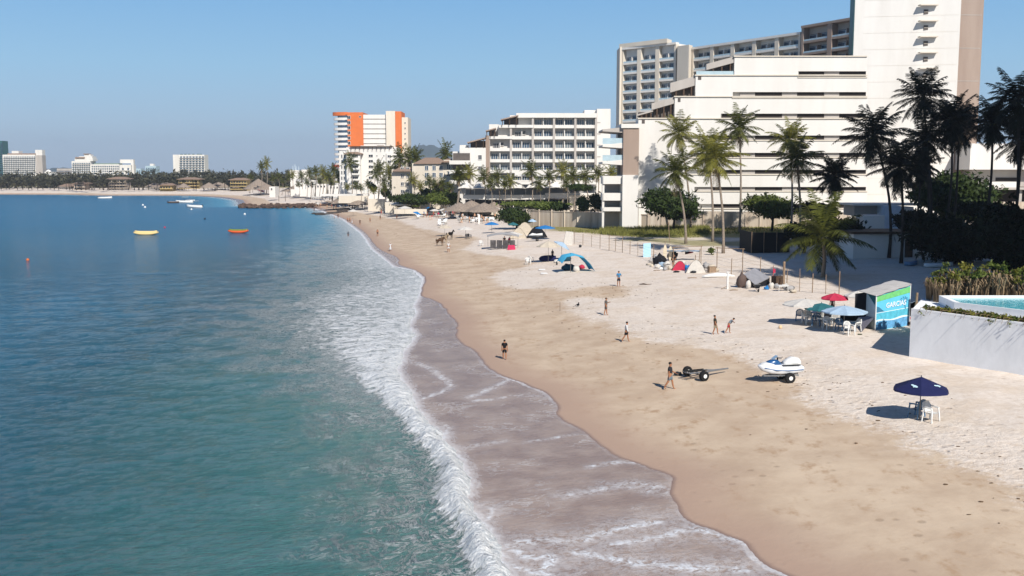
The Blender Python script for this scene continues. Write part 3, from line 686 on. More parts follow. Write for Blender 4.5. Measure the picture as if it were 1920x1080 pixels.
# ================================================================ villa with tiled roof, D = 330
D = 330.0
villa = bthing('tiled_villa', 'cream villa hotel with brown tiled hip roof, left of the stepped hotel', 'villa', 810, D)
part(villa, 'wall', cream, lambda b: (rbox(b, 773, 848, 306, 372, D, 10, zlow=3), rbox(b, 735, 773, 318, 372, D+3, 8, zlow=3), rbox(b, 832, 848, 300, 306, D-1, 8)))
def hip(b, px0, px1, pe, pt, D, dp=12, ov=.7):
    x0, x1 = AX(px0, D, 18)-ov, AX(px1, D, 18)+ov; ze, zt_ = AZ(pe, D), AZ(pt, D); y0, y1 = D-ov, D+dp; q = min((x1-x0)*.3, 6)
    b.add([(x0, y0, ze), (x1, y0, ze), (x1, y1, ze), (x0, y1, ze), (x0+q, (y0+y1)/2, zt_), (x1-q, (y0+y1)/2, zt_), (x0, y0, ze-.25), (x1, y0, ze-.25), (x1, y1, ze-.25), (x0, y1, ze-.25)], [(0, 1, 5, 4), (1, 2, 5), (2, 3, 4, 5), (3, 0, 4), (6, 7, 1, 0), (7, 8, 2, 1), (8, 9, 3, 2), (9, 6, 0, 3), (9, 8, 7, 6)])
part(villa, 'roof', tile, lambda b: (hip(b, 780, 834, 306, 295, D), hip(b, 832, 850, 303, 297, D-2), hip(b, 740, 775, 320, 313, D+2, 8)))
for y in (314, 327, 342, 356):
    for x in (797, 811, 824): window(villa, x, x+6, y-3, y+5, D, glass=bluewin)
    window(villa, 838, 844, y-6, y+3, D-1 if y < 306 else D)
    for x in (752, 762): window(villa, x, x+5, y, y+6, D+3)
for y in (322, 336, 351): rpart(villa, 'balcony', cream, 834, 849, y, y+5, D-1.6, 1.5)
part(villa, 'door_canopy', tile, lambda b: rbox(b, 815, 832, 344, 347, D-2, 2))
# ================================================================ white hotel in front of the orange tower, D = 420
D = 420.0
wh = bthing('white_hotel', 'white colonial style hotel with arched ground floor, in front of the orange tower', 'hotel', 690, D)
part(wh, 'wall', white, lambda b: (rbox(b, 650, 745, 276, 372, D, 14, zlow=3), rbox(b, 637, 650, 283, 372, D+1, 12, zlow=3), rbox(b, 725, 750, 286, 372, D-1, 12, zlow=3), rbox(b, 676, 730, 273, 276.3, D+2, 9)))
part(wh, 'roof', tile, lambda b: (hip(b, 648, 677, 288, 284.5, D-2.5, 5), hip(b, 702, 722, 276, 271.5, D+2, 8)))
part(wh, 'bay_wall', white, lambda b: rbox(b, 650, 676, 288, 372, D-2.4, 3, zlow=3))
part(wh, 'pergola', darkwood, lambda b: (rbox(b, 656, 735, 274, 275.2, D-1.0, 6), [rbox(b, x, x+.8, 275.3, 281, D-1, .3) for x in range(658, 735, 8)]))
for y in (290, 300, 310.5, 320.5, 331, 341):
    window(wh, 661, 671, y, y+4.6, D-2.4, mull=2); window(wh, 691.5, 699, y, y+4.5, D)
    window(wh, 727, 733, y+1, y+5, D-1); window(wh, 738, 743, y+1, y+5, D-1)
    for x in (640, 644.5): window(wh, x, x+2, y, y+6, D+1, mull=0)
    if y > 295: rpart(wh, 'balcony', white, 659, 673, y+5, y+7.5, D-4, 1.5)
for y in (291, 301, 321):
    for x in (706, 719): window(wh, x, x+1.6, y, y+2, D, mull=0)
for x in range(680, 722, 8): window(wh, x, x+4, 352, 362, D, mull=1, glass=curtain)
# ================================================================ orange tower, D = 600
D = 600.0
ot = bthing('orange_tower', 'orange and white apartment tower with curved balconies', 'apartment tower', 690, D)
part(ot, 'orange_wall', orange, lambda b: rbox(b, 649, 681, 210.5, 282, D, 22))
b = MB(); x0, x1, z0, z1 = W(621, 651, 210, 216.5, D); r_ = (x1-x0)
def arc(bm, rad, za, zb, cx=x1, n=8, dy=0):
    pts = [(cx, D-.3)]+[(cx-rad*math.sin(q), D+rad*.55*(1-math.cos(q))-.3) for q in [math.pi/2*i/n for i in range(n+1)]]+[(cx, D+rad)]
    bm.prism(pts, za, zb)
arc(b, r_, z0, z1); b.build('orange_cap', orange, ot)
for i in range(14):
    y = 221.5+9.45*i; z_ = AZ(y+3.0, D)
    b = MB(); arc(b, r_-.6, z_-.2, z_+1.25); b.build('balcony', white, ot)
    b = MB(); arc(b, r_-3.2, z_+1.25, z_+2.9); b.build('window_band', bluewin, ot)
for i in range(8): window(ot, 651, 657, 217.5+9.6*i, 223+9.6*i, D, mull=1)
window(ot, 673.5, 676.5, 217.5, 220.5, D, mull=0)
part(ot, 'ribbed_wall', white, lambda b: [rbox(b, 681.1, 724.5, 215+9.2*i, 222.6+9.2*i, D+1, 18) for i in range(8)])
part(ot, 'rib_recess', grayw, lambda b: rbox(b, 681.1, 724.4, 216, 292, D+1.5, 16))
part(ot, 'cream_pier', cream, lambda b: rbox(b, 724.5, 741.5, 208, 300, D-.6, 20, zlow=3))
part(ot, 'orange_strip', orange, lambda b: rbox(b, 741.6, 753, 208.8, 300, D-.2, 20))
part(ot, 'rear_wall', cream, lambda b: rbox(b, 753.1, 765.5, 220, 330, D+2, 18, zlow=3))
part(ot, 'red_base', mat('red_paint', 'A3443A', .8), lambda b: rbox(b, 623.5, 635, 309, 314, D-1, 2))
part(ot, 'lower_block', white, lambda b: rbox(b, 636, 760, 290, 370, D+1.2, 16, zlow=3))
for i in range(7): window(ot, 758.5, 760.5, 229+10*i, 232+10*i, D+2, mull=0)
# ================================================================ far hotels across the bay
def gridhotel(nm, label, px0, px1, y0, y1, D, nr, nc, wallm=white, glass=bluewin, hfrac=.5, vfrac=.6, extra=None, zlow=3, band=False, cat='hotel'):
    o = bthing(nm, label, cat, (px0+px1)/2, D)
    part(o, 'wall', wallm, lambda b: rbox(b, px0, px1, y0, y1, D, 16, zlow=zlow))
    dy = (y1-y0-2)/nr
    for r in range(nr):
        ya = y0+1.5+r*dy
        x0, x1, z0, z1 = W(px0+.6, px1-.6, ya+dy*(1-hfrac), ya+dy, D)
        b = MB()
        if band: b.bb(x0, x1, D-.15, D+.1, z0, z1)
        else:
            cw = (x1-x0)/nc
            for c in range(nc): b.bb(x0+cw*(c+.5-vfrac/2), x0+cw*(c+.5+vfrac/2), D-.15, D+.1, z0, z1)
        b.build('window_row', glass, o)
        b = MB(); b.bb(x0, x1, D-1.2, D-.2, z0-.5, z0-.1); b.build('balcony_row', wallm, o)
    if extra: extra(o)
    return o
gridhotel('slab_hotel', 'white slab hotel with rows of small windows, beside the green glass tower', 6, 67, 290, 337, 1250, 12, 18, extra=lambda o: (part(o, 'side_wall', grayw, lambda b: rbox(b, 67.1, 80, 291, 337, 1252, 10, zlow=3)), part(o, 'lift_house', white, lambda b: (rbox(b, 22, 35, 283, 290, 1254, 10), rbox(b, 66, 79, 281, 291, 1254, 8), )), part(o, 'roof', tile, lambda b: rbox(b, 14, 66, 287.5, 290, 1252, 10))))
gridhotel('glass_tower', 'dark green glass tower at the left edge', -14, 6, 264, 337, 1400, 16, 4, wallm=green_p, glass=bluewin, cat='tower')
gridhotel('domed_hotel', 'stepped white hotel with a domed top beyond the far palms', 135, 170, 302, 337, 1220, 8, 8, hfrac=.55, extra=lambda o: (
    part(o, 'upper_storeys', white, lambda b: (rbox(b, 140, 174, 297, 302, 1221, 14), rbox(b, 148, 173, 293, 297, 1222, 12), rbox(b, 158, 170, 289.5, 293, 1223, 8))),
    part(o, 'roof', tile, lambda b: (rbox(b, 141, 158, 294.5, 297, 1220, 10), rbox(b, 156, 166, 288, 289.5, 1222, 8))),
    part(o, 'wing', white, lambda b: rbox(b, 170.1, 224, 308, 337, 1219, 12, zlow=3)),
    part(o, 'wing_roof', mat('green_roof', '7E8F84', .8), lambda b: rbox(b, 176, 222, 306, 308, 1219, 12)),
    [part(o, 'wing_window_row', bluewin, lambda b, r=r: [rbox(b, 172+c*4, 174.4+c*4, 311+r*4.4, 313.6+r*4.4, 1218.8, .3) for c in range(13)]) for r in range(5)]))
gridhotel('cubic_hotel', 'plain white block with a curved screen top at the end of the domed hotel', 225, 246, 309, 337, 1210, 3, 2, vfrac=.3, extra=lambda o: part(o, 'screen', white, lambda b: (rbox(b, 225, 250, 299, 306, 1216, 5), rbox(b, 246.2, 251, 306, 337, 1214, 5, zlow=3))))
gridhotel('long_annex', 'low pale grey annex left of the domed hotel', 107, 135, 316, 337, 1290, 4, 12, wallm=grayw)
gridhotel('grey_grid_hotel', 'lone grey white box hotel with a deep balcony grid above the palm forest', 336, 384, 290, 326, 1260, 8, 8, vfrac=.7, hfrac=.6, glass=mat('shade_glass', '4A5A6A', .3), extra=lambda o: (part(o, 'end_wall', white, lambda b: rbox(b, 325, 336, 290, 326, 1259, 14, zlow=3)), part(o, 'roof_plant', green_p, lambda b: [rbox(b, x, x+3, 288.5, 290, 1263, 4) for x in (338, 345, 352, 360, 369, 374)])))
gridhotel('small_tower_block', 'small pale block half hidden by palms, between two big far hotels', 273, 293, 311, 330, 1500, 4, 6, wallm=railg, extra=lambda o: part(o, 'roof_room', white, lambda b: rbox(b, 281, 288, 307, 311, 1503, 6)))
gridhotel('low_pale_block', 'very low pale roof line showing over palms beside the small block', 251, 264, 316, 330, 1550, 3, 3, wallm=railg)
gridhotel('domed_chapel', 'small white domed building right of the slab hotel', 84, 96, 322, 337, 1240, 2, 4, extra=lambda o: part(o, 'dome', white, lambda b: b.lathe((AX(90, 1245, 20), 1246, AZ(323, 1245)), [(3.5, 0), (3, 1.6), (1.8, 2.8), (.2, 3.3)])))
gridhotel('shore_house', 'small white house with grey roof on the far left shore', 111, 129, 349, 356, 760, 1, 4, extra=lambda o: part(o, 'roof', tile, lambda b: hip(b, 109, 131, 349, 344.5, 758, 14)))
# yellow and stone villas among the far palms
yel = stained('yellow_wall', 'A08C5C', 'B8A474')
for i, (x0, x1, y0, lab, wm) in enumerate([(139, 158, 342, 'stone coloured beach villa at the left end of the palm shore', conc), (204, 236, 333, 'wide tan villa with balconies under palms, far shore', conc), (335, 372, 334, 'yellow villa with three balcony floors among far palms', yel), (432, 462, 335, 'ochre villa with sloping roof next to a giant thatched hut', yel), (300, 322, 345, 'low yellow shore building with a pointed roof', yel)]):
    Dv = 740 if i < 3 else 700
    v_ = bthing('beach_villa', lab, 'villa', (x0+x1)/2, Dv, group='villas along the far shore')
    part(v_, 'wall', wm, lambda b: rbox(b, x0, x1, y0+2, 360, Dv, 10, zlow=2.5))
    part(v_, 'roof', tile, lambda b: hip(b, x0, x1, y0+2, y0-1.5, Dv, 11, 1.5))
    for y in np.arange(y0+5, 355, 5.5): part(v_, 'balcony', wm, lambda b: rbox(b, x0-1, x1+1, y+3, y+4.2, Dv-2.5, 2.4)); part(v_, 'window_row', darkwin, lambda b: [rbox(b, x, x+3, y, y+3, Dv-.1, .2) for x in np.arange(x0+1, x1-3, 5)])
# arcaded white house and billboard block behind the jetty
D = 520.0
ar = bthing('arcaded_house', 'white house with round arched windows behind the jetty beach', 'house', 563, D)
part(ar, 'wall', white, lambda b: (rbox(b, 552, 572, 335, 362, D, 8, zlow=2.8), rbox(b, 545, 582, 355, 362, D-2, 5, zlow=2.8)))
for x in (555, 563.5):
    for y in (339, 346):
        x0, x1, z0, z1 = W(x, x+3.4, y, y+3.6, D); b = MB(); rr = (x1-x0)/2; cx = (x0+x1)/2
        pts = [(x0, z0), (x1, z0)]+[(cx+rr*math.cos(q), z1-rr+rr*math.sin(q)) for q in np.linspace(0, math.pi, 7)]
        b.add([(p[0], D-.1, p[1]) for p in pts]+[(p[0], D+.1, p[1]) for p in pts], [tuple(range(len(pts))), tuple(range(len(pts), 2*len(pts)))[::-1]]+[(i, i+len(pts), (i+1) % len(pts)+len(pts), (i+1) % len(pts)) for i in range(len(pts))]); b.build('arched_window', shade, ar)
bbd = bthing('rooftop_block', 'white box building topped by antenna masts above the palms', 'building', 553, 640)
part(bbd, 'wall', white, lambda b: (rbox(b, 544, 560, 319, 340, 640, 10, zlow=3), rbox(b, 566, 579, 318, 340, 646, 8, zlow=3)))
for x, y in ((549, 311), (553, 308), (555, 312), (560, 312)):
    part(bbd, 'antenna', mat('pale_metal', 'C4D2D8', .4), lambda b: b.tube([(AX(x, 645, 20), 645, AZ(319, 645)), (AX(x, 645, 20), 645, AZ(y, 645))], .18, 5))
for i, (x0, x1, y0, lab) in enumerate([(574, 590, 338, 'white two storey building half hidden by palms, right of the arcaded house'), (592, 612, 345, 'white beach house behind the leaning palms left of the white hotel'), (616, 636, 347, 'low white annex touching the white hotel'), (505, 516, 350, 'square white kiosk building on the jetty beach')]):
    v_ = bthing('white_house', lab, 'house', (x0+x1)/2, 500)
    part(v_, 'wall', white, lambda b: rbox(b, x0, x1, y0, 362, 500, 8, zlow=2.8))
    for y in np.arange(y0+3, 355, 7):
        for x in np.arange(x0+3, x1-3, 6): window(v_, x, x+2.6, y, y+3.2, 500, mull=0)
# tower outside the frame on the right: it throws the big shade over the palm grove
oc = thing('neighbour_tower', 'plain white hotel tower just outside the frame on the right', 'tower', (80, 70, 2.5))
part(oc, 'wall', white, lambda b: b.bb(65.5, 95, 15, 124, 2, 72))
for fl in range(21): part(oc, 'balcony', cream, lambda b: b.bb(64.3, 65.4, 17, 122, 6+3.2*fl, 6.9+3.2*fl))
# ================================================================ walls and sheds
D = 205
cw = thing('compound_wall', 'weathered bare concrete boundary wall along the grassy lot', 'wall', (AX(1100, D, 4), D, 3.5))
pA, pB, pC = Vector((AX(988, 238, 4), 238)), Vector((AX(1215, 214, 4), 214)), Vector((AX(1590, 203, 4), 203))
def wallrun(b, p, q, z0, z1, th=.3):
    u = (q-p).normalized(); n_ = Vector((u.y, -u.x))*th/2
    b.prism([tuple(p+n_), tuple(q+n_), tuple(q-n_), tuple(p-n_)], z0, z1)
zt1 = AZ(396, 222)
b = MB(); wallrun(b, pA, pB, 1.5, AZ(399, 226)); wallrun(b, pB, pC, 1.5, AZ(398, 205)); b.build('panel_wall', conc, cw)
for i in range(24):
    p = pA.lerp(pB, i/9) if i < 10 else pB.lerp(pC, (i-9)/14); MB().box((p.x, p.y-.1, 3.2), (.3, .5, 2*(zt1-3.2)-.1)).build('pillar', conc, cw)
b = MB(); wallrun(b, pA, pB, AZ(399, 226), AZ(399, 226)+.15, .5); b.build('coping', conc, cw)
# shed in the shade
D = 138
shed = thing('shade_shed', 'low white shed wall with a dark door in the deep shade of the grove', 'shed', (AX(1690, D, 4), D, 3))
part(shed, 'wall', white, lambda b: rbox(b, 1600, 1756, 439, 486, D, 6, zlow=2.6))
part(shed, 'roof', darkwood, lambda b: rbox(b, 1596, 1760, 434.5, 439, D-.6, 8))
part(shed, 'door', darkwood, lambda b: rbox(b, 1697, 1711.5, 449, 485, D-.12, .2))
D = 178
yard = thing('service_yard', 'pale blue and white service sheds at the foot of the tower', 'shed', (AX(1650, D, 4), D, 3.5))
part(yard, 'blue_panel', mat('pale_blue_sheet', 'B4C4D2', .6), lambda b: rbox(b, 1659, 1688, 386, 413, D, 4, zlow=3))
part(yard, 'white_panel', white, lambda b: rbox(b, 1689, 1712, 388, 409, D+1, 4, zlow=3))
part(yard, 'white_panel', white, lambda b: rbox(b, 1618, 1658, 404, 424, D-6, 4, zlow=3))
part(yard, 'grey_box', grayw, lambda b: rbox(b, 1602, 1650, 386, 405, D+4, 6))
part(yard, 'roof_ledge', white, lambda b: rbox(b, 1600, 1735, 382, 385.5, D+2, 8))
D = 150
net = thing('netted_pen', 'dark shade net pen behind the fence posts under the palms', 'pen', (AX(1440, 152, 3), 152, 2.8))
part(net, 'net', mat('black_net', '1B1D1E', 1, .3, 5), lambda b: (b.bb(AX(1409, 152, 4), AX(1480, 152, 4), 152, 152.15, 2.4, AZ(436, 152)), b.bb(AX(1409, 152, 4), AX(1409, 152, 4)+.15, 152.16, 160, 2.4, AZ(436, 152))))
for x in (1409, 1432, 1456, 1480): part(net, 'post', wood, lambda b: b.tube([(AX(x, 152, 4), 151.9, 2.3), (AX(x, 152, 4), 151.9, AZ(434, 152))], .06))
# ================================================================ pool terrace on the right
A_, B_ = Vector((27.1, 68.2)), Vector((31.2, 61.8)); U_ = (B_-A_).normalized()
C_ = A_+U_*42; Tz = 5.25
pt = thing('pool_terrace', 'raised white rendered terrace wall with a turquoise pool on top', 'terrace', (27.1, 68.2, 2.2))
render_w = mat('white_render', 'E4E4E3', .85, scale=.8, col2='F6F6F5', stretch=(1, 1, .5), bump=.06, bscale=5)
b = MB(); b.prism([tuple(A_), (30.4, 74.6), (64, 76.5), (64, 30), tuple(C_)], 1.0, Tz); b.build('retaining_wall', render_w, pt)
IN = Vector((-U_.y, U_.x)); IN = IN if IN.x > 0 else -IN
b = MB()
for k0, k1, o0, o1 in ((0, 42, 0, .18), ): 
    p0, p1, p2, p3 = A_+U_*k0+IN*o0, A_+U_*k1+IN*o0, A_+U_*k1+IN*o1, A_+U_*k0+IN*o1
    b.prism([tuple(p) for p in (p0, p1, p2, p3)], Tz+.01, Tz+.14)
b.build('kerb', render_w, pt)
soil = mat('soil', '4C3F31', 1, .4, 3)
b = MB(); b.prism([tuple(A_+U_*.4+IN*.3), tuple(A_+U_*42+IN*.3), tuple(A_+U_*42+IN*1.5), tuple(A_+U_*2+IN*1.5)], Tz+.02, Tz+.1); b.build('planter_soil', soil, pt)
pl = [Vector(tuple(at(1776, 568, 66.8))[:2]), None]
p_a = A_+U_*1.8+IN*2.1; p_b = A_+U_*40+IN*2.1; p_c = Vector((62, 71.6)); p_d = Vector((p_a.x+.3, 71.6)); p_a = Vector((p_a.x, p_a.y))
poly = [p_a, p_b, Vector((62, 40)), p_c, Vector((p_a.x+.55, 71.6))]
b = MB(); n = len(poly); cen = sum(poly, Vector((0, 0)))/n
inn = [p+(cen-p).normalized()*.35 for p in poly]
for i in range(n):
    q = [poly[i], poly[(i+1) % n], inn[(i+1) % n], inn[i]]; b.prism([tuple(v) for v in q], Tz+.02, Tz+.62)
b.build('pool_rim', render_w, pt)
poolm = mat('pool_water', '3FB7C9', .04, .12, .6, spec=.6, bump=.25, bscale=3)
b = MB(); b.prism([tuple(v) for v in inn], Tz+.03, Tz+.48); b.build('pool_water', poolm, pt)
# ================================================================ vegetation
leafA = mat('palm_leaf', '303613', .5, .45, .8, spec=.25, trans=.22, col2='676A2A')
leafB = mat('palm_leaf_pale', '585A22', .5, .4, .8, spec=.25, trans=.28, col2='8F8A3C')
leafShade = mat('palm_leaf_shaded', '14180F', .55, .4, .8, spec=.2, trans=.12, col2='252B18')  # darkened copy of the palm leaf, grove shade put into the colour
leafF = mat('palm_leaf_far', '2E3224', .7, .35, .15, spec=.1, trans=.1, col2='56523F')
bark = mat('palm_trunk', '8B7E70', .95, .25, 2.5, stretch=(1, 1, 3), bump=.5, bscale=6)
barkD = mat('dark_trunk', '3A342E', .95, .25, 2.5)  # far and bush trunks, also the darkened trunk of palms in shade
coco = mat('coconut', '6E6A2E', .6, .3, 4)
deadf = mat('dead_frond', '7A6A4E', .9, .3, 3)
bushm = mat('bush_leaf', '1E2A12', .6, .5, 1.2, spec=.2, trans=.15, col2='3E4D20')
bushl = mat('bush_leaf_light', '36451B', .6, .5, 1.2, spec=.2, trans=.18, col2='6A7433')
bush_shade = mat('bush_leaf_shaded', '0F150B', .7, .5, 1.2, spec=.15, trans=.1, col2='232C16')  # darkened copy of the bush leaf, its shade put into the colour
def crown(rnd, nf=26, nl=24, L=4.2, wide=.11, wind=.25, up=.9, lo=-.75):
    """fronds of a coconut palm round the origin: curved ribs with hanging leaflets"""
    m_ = MB()
    for i in range(nf):
        q = i/(nf-1); el0 = up*math.pi/2*(1-q**1.1)+lo*q**1.1+rnd.uniform(-.12, .12); az = i*2.399+rnd.uniform(-.3, .3)
        l = L*rnd.uniform(.82, 1.1)*(1 if q < .8 else .85); bend = rnd.uniform(.75, 1.35)*(1.0-.45*max(0, el0)/1.5 if el0 > 0 else .6)
        p = Vector((0, 0, 0)); n_ = 9; pts = []; dirs = []
        for k in range(n_+1):
            t = k/n_; e = el0-bend*t**1.5; e = max(e, -1.5)
            d = Vector((math.cos(az)*math.cos(e)+wind*t*.6, math.sin(az)*math.cos(e), math.sin(e))).normalized()
            pts.append(p.copy()); dirs.append(d); p = p+d*l/n_
        m_.cur = 0
        m_.tube(pts, [.05*(1-.8*k/n_)+.008 for k in range(n_+1)], 3, cap=False)
        for k in range(nl):
            t = .12+.88*k/(nl-1); f = t*n_; i0 = min(int(f), n_-1); a = pts[i0].lerp(pts[i0+1], f-i0); d = dirs[i0]
            side = d.cross(Vector((0, 0, 1)));
            if side.length < .1: side = Vector((math.sin(az), -math.cos(az), 0))
            side.normalize(); nrm = side.cross(d).normalized()
            ll = (.45+.85*math.sin(math.pi*min(1, t*.9+.12)))*L/4.2*rnd.uniform(.8, 1.1)
            for s_ in (-1, 1):
                hang = rnd.uniform(.35, .9)
                v = (side*s_*.85+d*.55-Vector((0, 0, 1))*hang+nrm*.15).normalized()
                tip = a+v*ll; w_ = d*wide*.5
                mid = a+v*ll*.5+Vector((0, 0, .04))
                m_.add([a-w_*.6, a+w_*.6, mid+w_, tip, mid-w_], [(0, 1, 2, 3, 4)])
    return m_
def palm(base, top, seed, label, leaf=leafA, trunkm=bark, L=4.2, bow=.5, group='tall coconut palms on the grassy lot', nf=24, nl=22, r=.17, dead=3, wide=.12, wind=.25, name='coconut_palm', lo=-.8):
    rnd = random.Random(seed); base = Vector(base); top = Vector(top)
    o = thing(name, label, 'palm tree', tuple(base), group)
    d = top-base; side = Vector((-d.y, d.x, 0)); b = MB(); pts = []
    for k in range(9):
        t = k/8; pts.append(base+Vector((d.x*(t**1.3), d.y*t, d.z*t))+Vector((bow*math.sin(math.pi*t), 0, 0))-Vector((0, 0, .5*(k == 0))))
    b.tube(pts, [r*(1.55 if k == 0 else 1.12-.45*k/8) for k in range(9)], 8); b.build('trunk', trunkm, o, smooth=True)
    m_ = crown(rnd, nf, nl, L, wide, wind, lo=lo); m_.v = [(v[0]+top.x, v[1]+top.y, v[2]+top.z) for v in m_.v]; m_.build('crown', leaf, o)
    b = MB()
    for k in range(7): q = k*.9; b.blob((top.x+.28*math.cos(q), top.y+.28*math.sin(q), top.z-.3-.12*(k % 2)), (.13, .13, .16), k, .05, 6, 5)
    b.build('coconut_cluster', coco, o, smooth=True)
    if dead:
        m_ = crown(rnd, dead+1, max(8, nl//2), L*.8, wide*.8, 0, -.85, -1.2); m_.v = [(v[0]+top.x, v[1]+top.y, v[2]+top.z-.3) for v in m_.v]; m_.build('dead_frond', deadf if leaf is not leafShade else leafShade, o)
    return o
PALMS = [   # base px, py (or depth), crown px, py, depth, leaf, label
 (1286, 457, 1266, 322, None, leafA, 'leaning lit palm in front of the big dark bush, crown lowest of its pair', 4.3),
 (1296, 205, 1273, 250, 1, leafB, 'pale topped palm rising behind the leaning palm by the dark bush', 4.6),
 (1356, 475, 1342, 298, None, leafB, 'bright green palm with a pale trunk standing nearest the white kayak', 4.6),
 (1336, 453, 1327, 284, None, leafB, 'palm just behind and left of the bright green one, trunks almost touching', 4.4),
 (1387, 195, 1386, 240, 1, leafA, 'slim tall palm standing alone before the window bands of the white hotel', 4.3),
 (1484, 190, 1481, 262, 1, leafB, 'palm with sunlit yellowish top fronds behind the big black palm', 4.2),
 (1500, 160, 1494, 300, 1, leafA, 'broad palm, half in shade, with hanging skirt of fronds left of the grove', 4.4),
 (1562, 158, 1564, 330, 1, leafShade, 'dark shaded palm between the broad palm and the curved trunk palm', 3.6),
 (1668, 138, 1638, 254, 1, leafShade, 'black palm with long curved trunk in front of the white shed, at its left', 4.6),
 (1691, 130, 1688, 312, 1, leafShade, 'black palm with straight trunk in front of the shed, lower crown', 4.2),
 (1741, 155, 1731, 181, 1, leafShade, 'highest black palm against the white tower face', 4.6),
 (1746, 150, 1738, 262, 1, leafShade, 'black palm with crown right below the highest palm of the tower face', 4.2),
 (1715, 165, 1727, 312, 1, leafShade, 'small black palm squeezed between trunks before the tower foot', 3.4),
 (1766, 150, 1783, 226, 1, leafShade, 'black palm with bowed trunk before the brown tower strip, left of two', 4.2),
 (1786, 156, 1798, 240, 1, leafShade, 'black palm before the brown tower strip, right of two', 4.2),
 (1836, 140, 1860, 230, 1, leafShade, 'slanting black palm whose trunk crosses the low white block', 3.8),
 (1902, 135, 1909, 190, 1, leafShade, 'tallest black palm at the right edge, against the sky', 4.6),
 (1898, 142, 1916, 262, 1, leafShade, 'black palm crown low at the right edge under the tallest one', 4.0),
 (1542, 520, 1541, 444, None, leafA, 'short young palm with big arching lit fronds at the shade edge', 5.2)]
for i, (bx_, by_, tx, ty, dd_, lf, lab, L_) in enumerate(PALMS):
    if dd_ is None: b_ = G(bx_, by_)
    else:
        x_ = AX(bx_, by_, 6); b_ = Vector((x_, by_, zg(x_, by_)))
    t_p = at(tx, ty, b_.y)
    short = i == len(PALMS)-1
    palm(b_, t_p, 50+i, lab, lf, barkD if lf is leafShade else bark, L_*1.1, bow=.8 if i in (8, 13, 15) else .25, r=.2 if not short else .24, nf=(36 if lf is leafShade else 27) if not short else 22, nl=(34 if lf is leafShade else 30) if not short else 40, dead=4 if not short else 0, lo=-1.15 if lf is leafShade else -.9)  # palms in shade take the darkened leaf and trunk colours
# ---- low detail palms shared by the mid and far rows
MIDL = [(859,332,300),(880,326,307),(907,331,295),(932,333,300),(947,346,290),(957,341,293),(995,321,300),(1010,346,288),(1030,331,295),(1055,321,303),(1075,331,291),(1097,331,295),(1122,326,301),(1147,325,285),(1062,345,289),(705,326,370),(712,315,380),(730,323,360),(749,296,350),(765,298,352),(782,296,346),(775,338,330),(805,341,320),(834,291,345),(861,328,300),(651,351,400),(667,348,395),(655,306,405),(626,319,440),(634,330,430),(617,331,450),(580,326,470),(592,322,480),(605,323,470),(522,331,560),(542,333,540),(491,313,600),(500,308,620),(565,330,520),(512,335,560),(530,340,540),(548,328,560),(575,341,500),(585,346,490),(600,341,480),(611,331,470),(621,343,455),(560,346,510),(470,332,600),(643,330,430),(720,352,340),(735,350,335),(748,345,338),(788,350,325),(815,348,318),(828,345,315),(845,350,312),(700,358,360),(676,352,385),(720,340,372),(690,345,372),(760,345,340),(920,345,291),(745,318,352),(640,340,425),(740,335,345)]
protos = []
for k in range(4):
    lf = [leafA, leafB, leafA, leafA][k]
    protos.append(palm((0, 0, 0), (.8-.4*k, 0, 10), 900+k, 'palm', lf, bark, 3.1+.15*k, nf=20, nl=15, dead=2, wide=.16, r=.15, name='garden_palm', group='garden palms along the hotels', wind=.2))
    proto_done(protos[-1])
def spot_words(px):
    return next(w for lim, w in ((600, 'behind the rock jetty'), (645, 'beside the white hotel'), (735, 'on the white hotel terrace'), (800, 'before the tiled villa'), (870, 'between villa and stepped hotel'), (960, 'before the left half of the stepped hotel'), (1060, 'before the right half of the stepped hotel'), (2000, 'by the garden wall of the beach club')) if px < lim)
used = {}
for i, (px, py, D) in enumerate(MIDL):
    pr = protos[i % 4]; t = at(px, py, D); zb = 3.3
    h = t.z-zb; s_ = h/10
    lab = f'{["low", "middling", "tall"][0 if py > 338 else 1 if py > 322 else 2]} {"pale" if i % 4 == 1 else "deep green"} garden palm {spot_words(px)}'
    o = pr if i < 4 else dup(pr, (0, 0, 0))
    o['label'] = lab; o.location = (t.x-(.8-.4*(i % 4))*s_, D, zb); sc_ = max(.75, min(1.25, s_)); o.scale = (sc_, sc_, s_) if .6 < s_ < 1.7 else (sc_, sc_, s_)
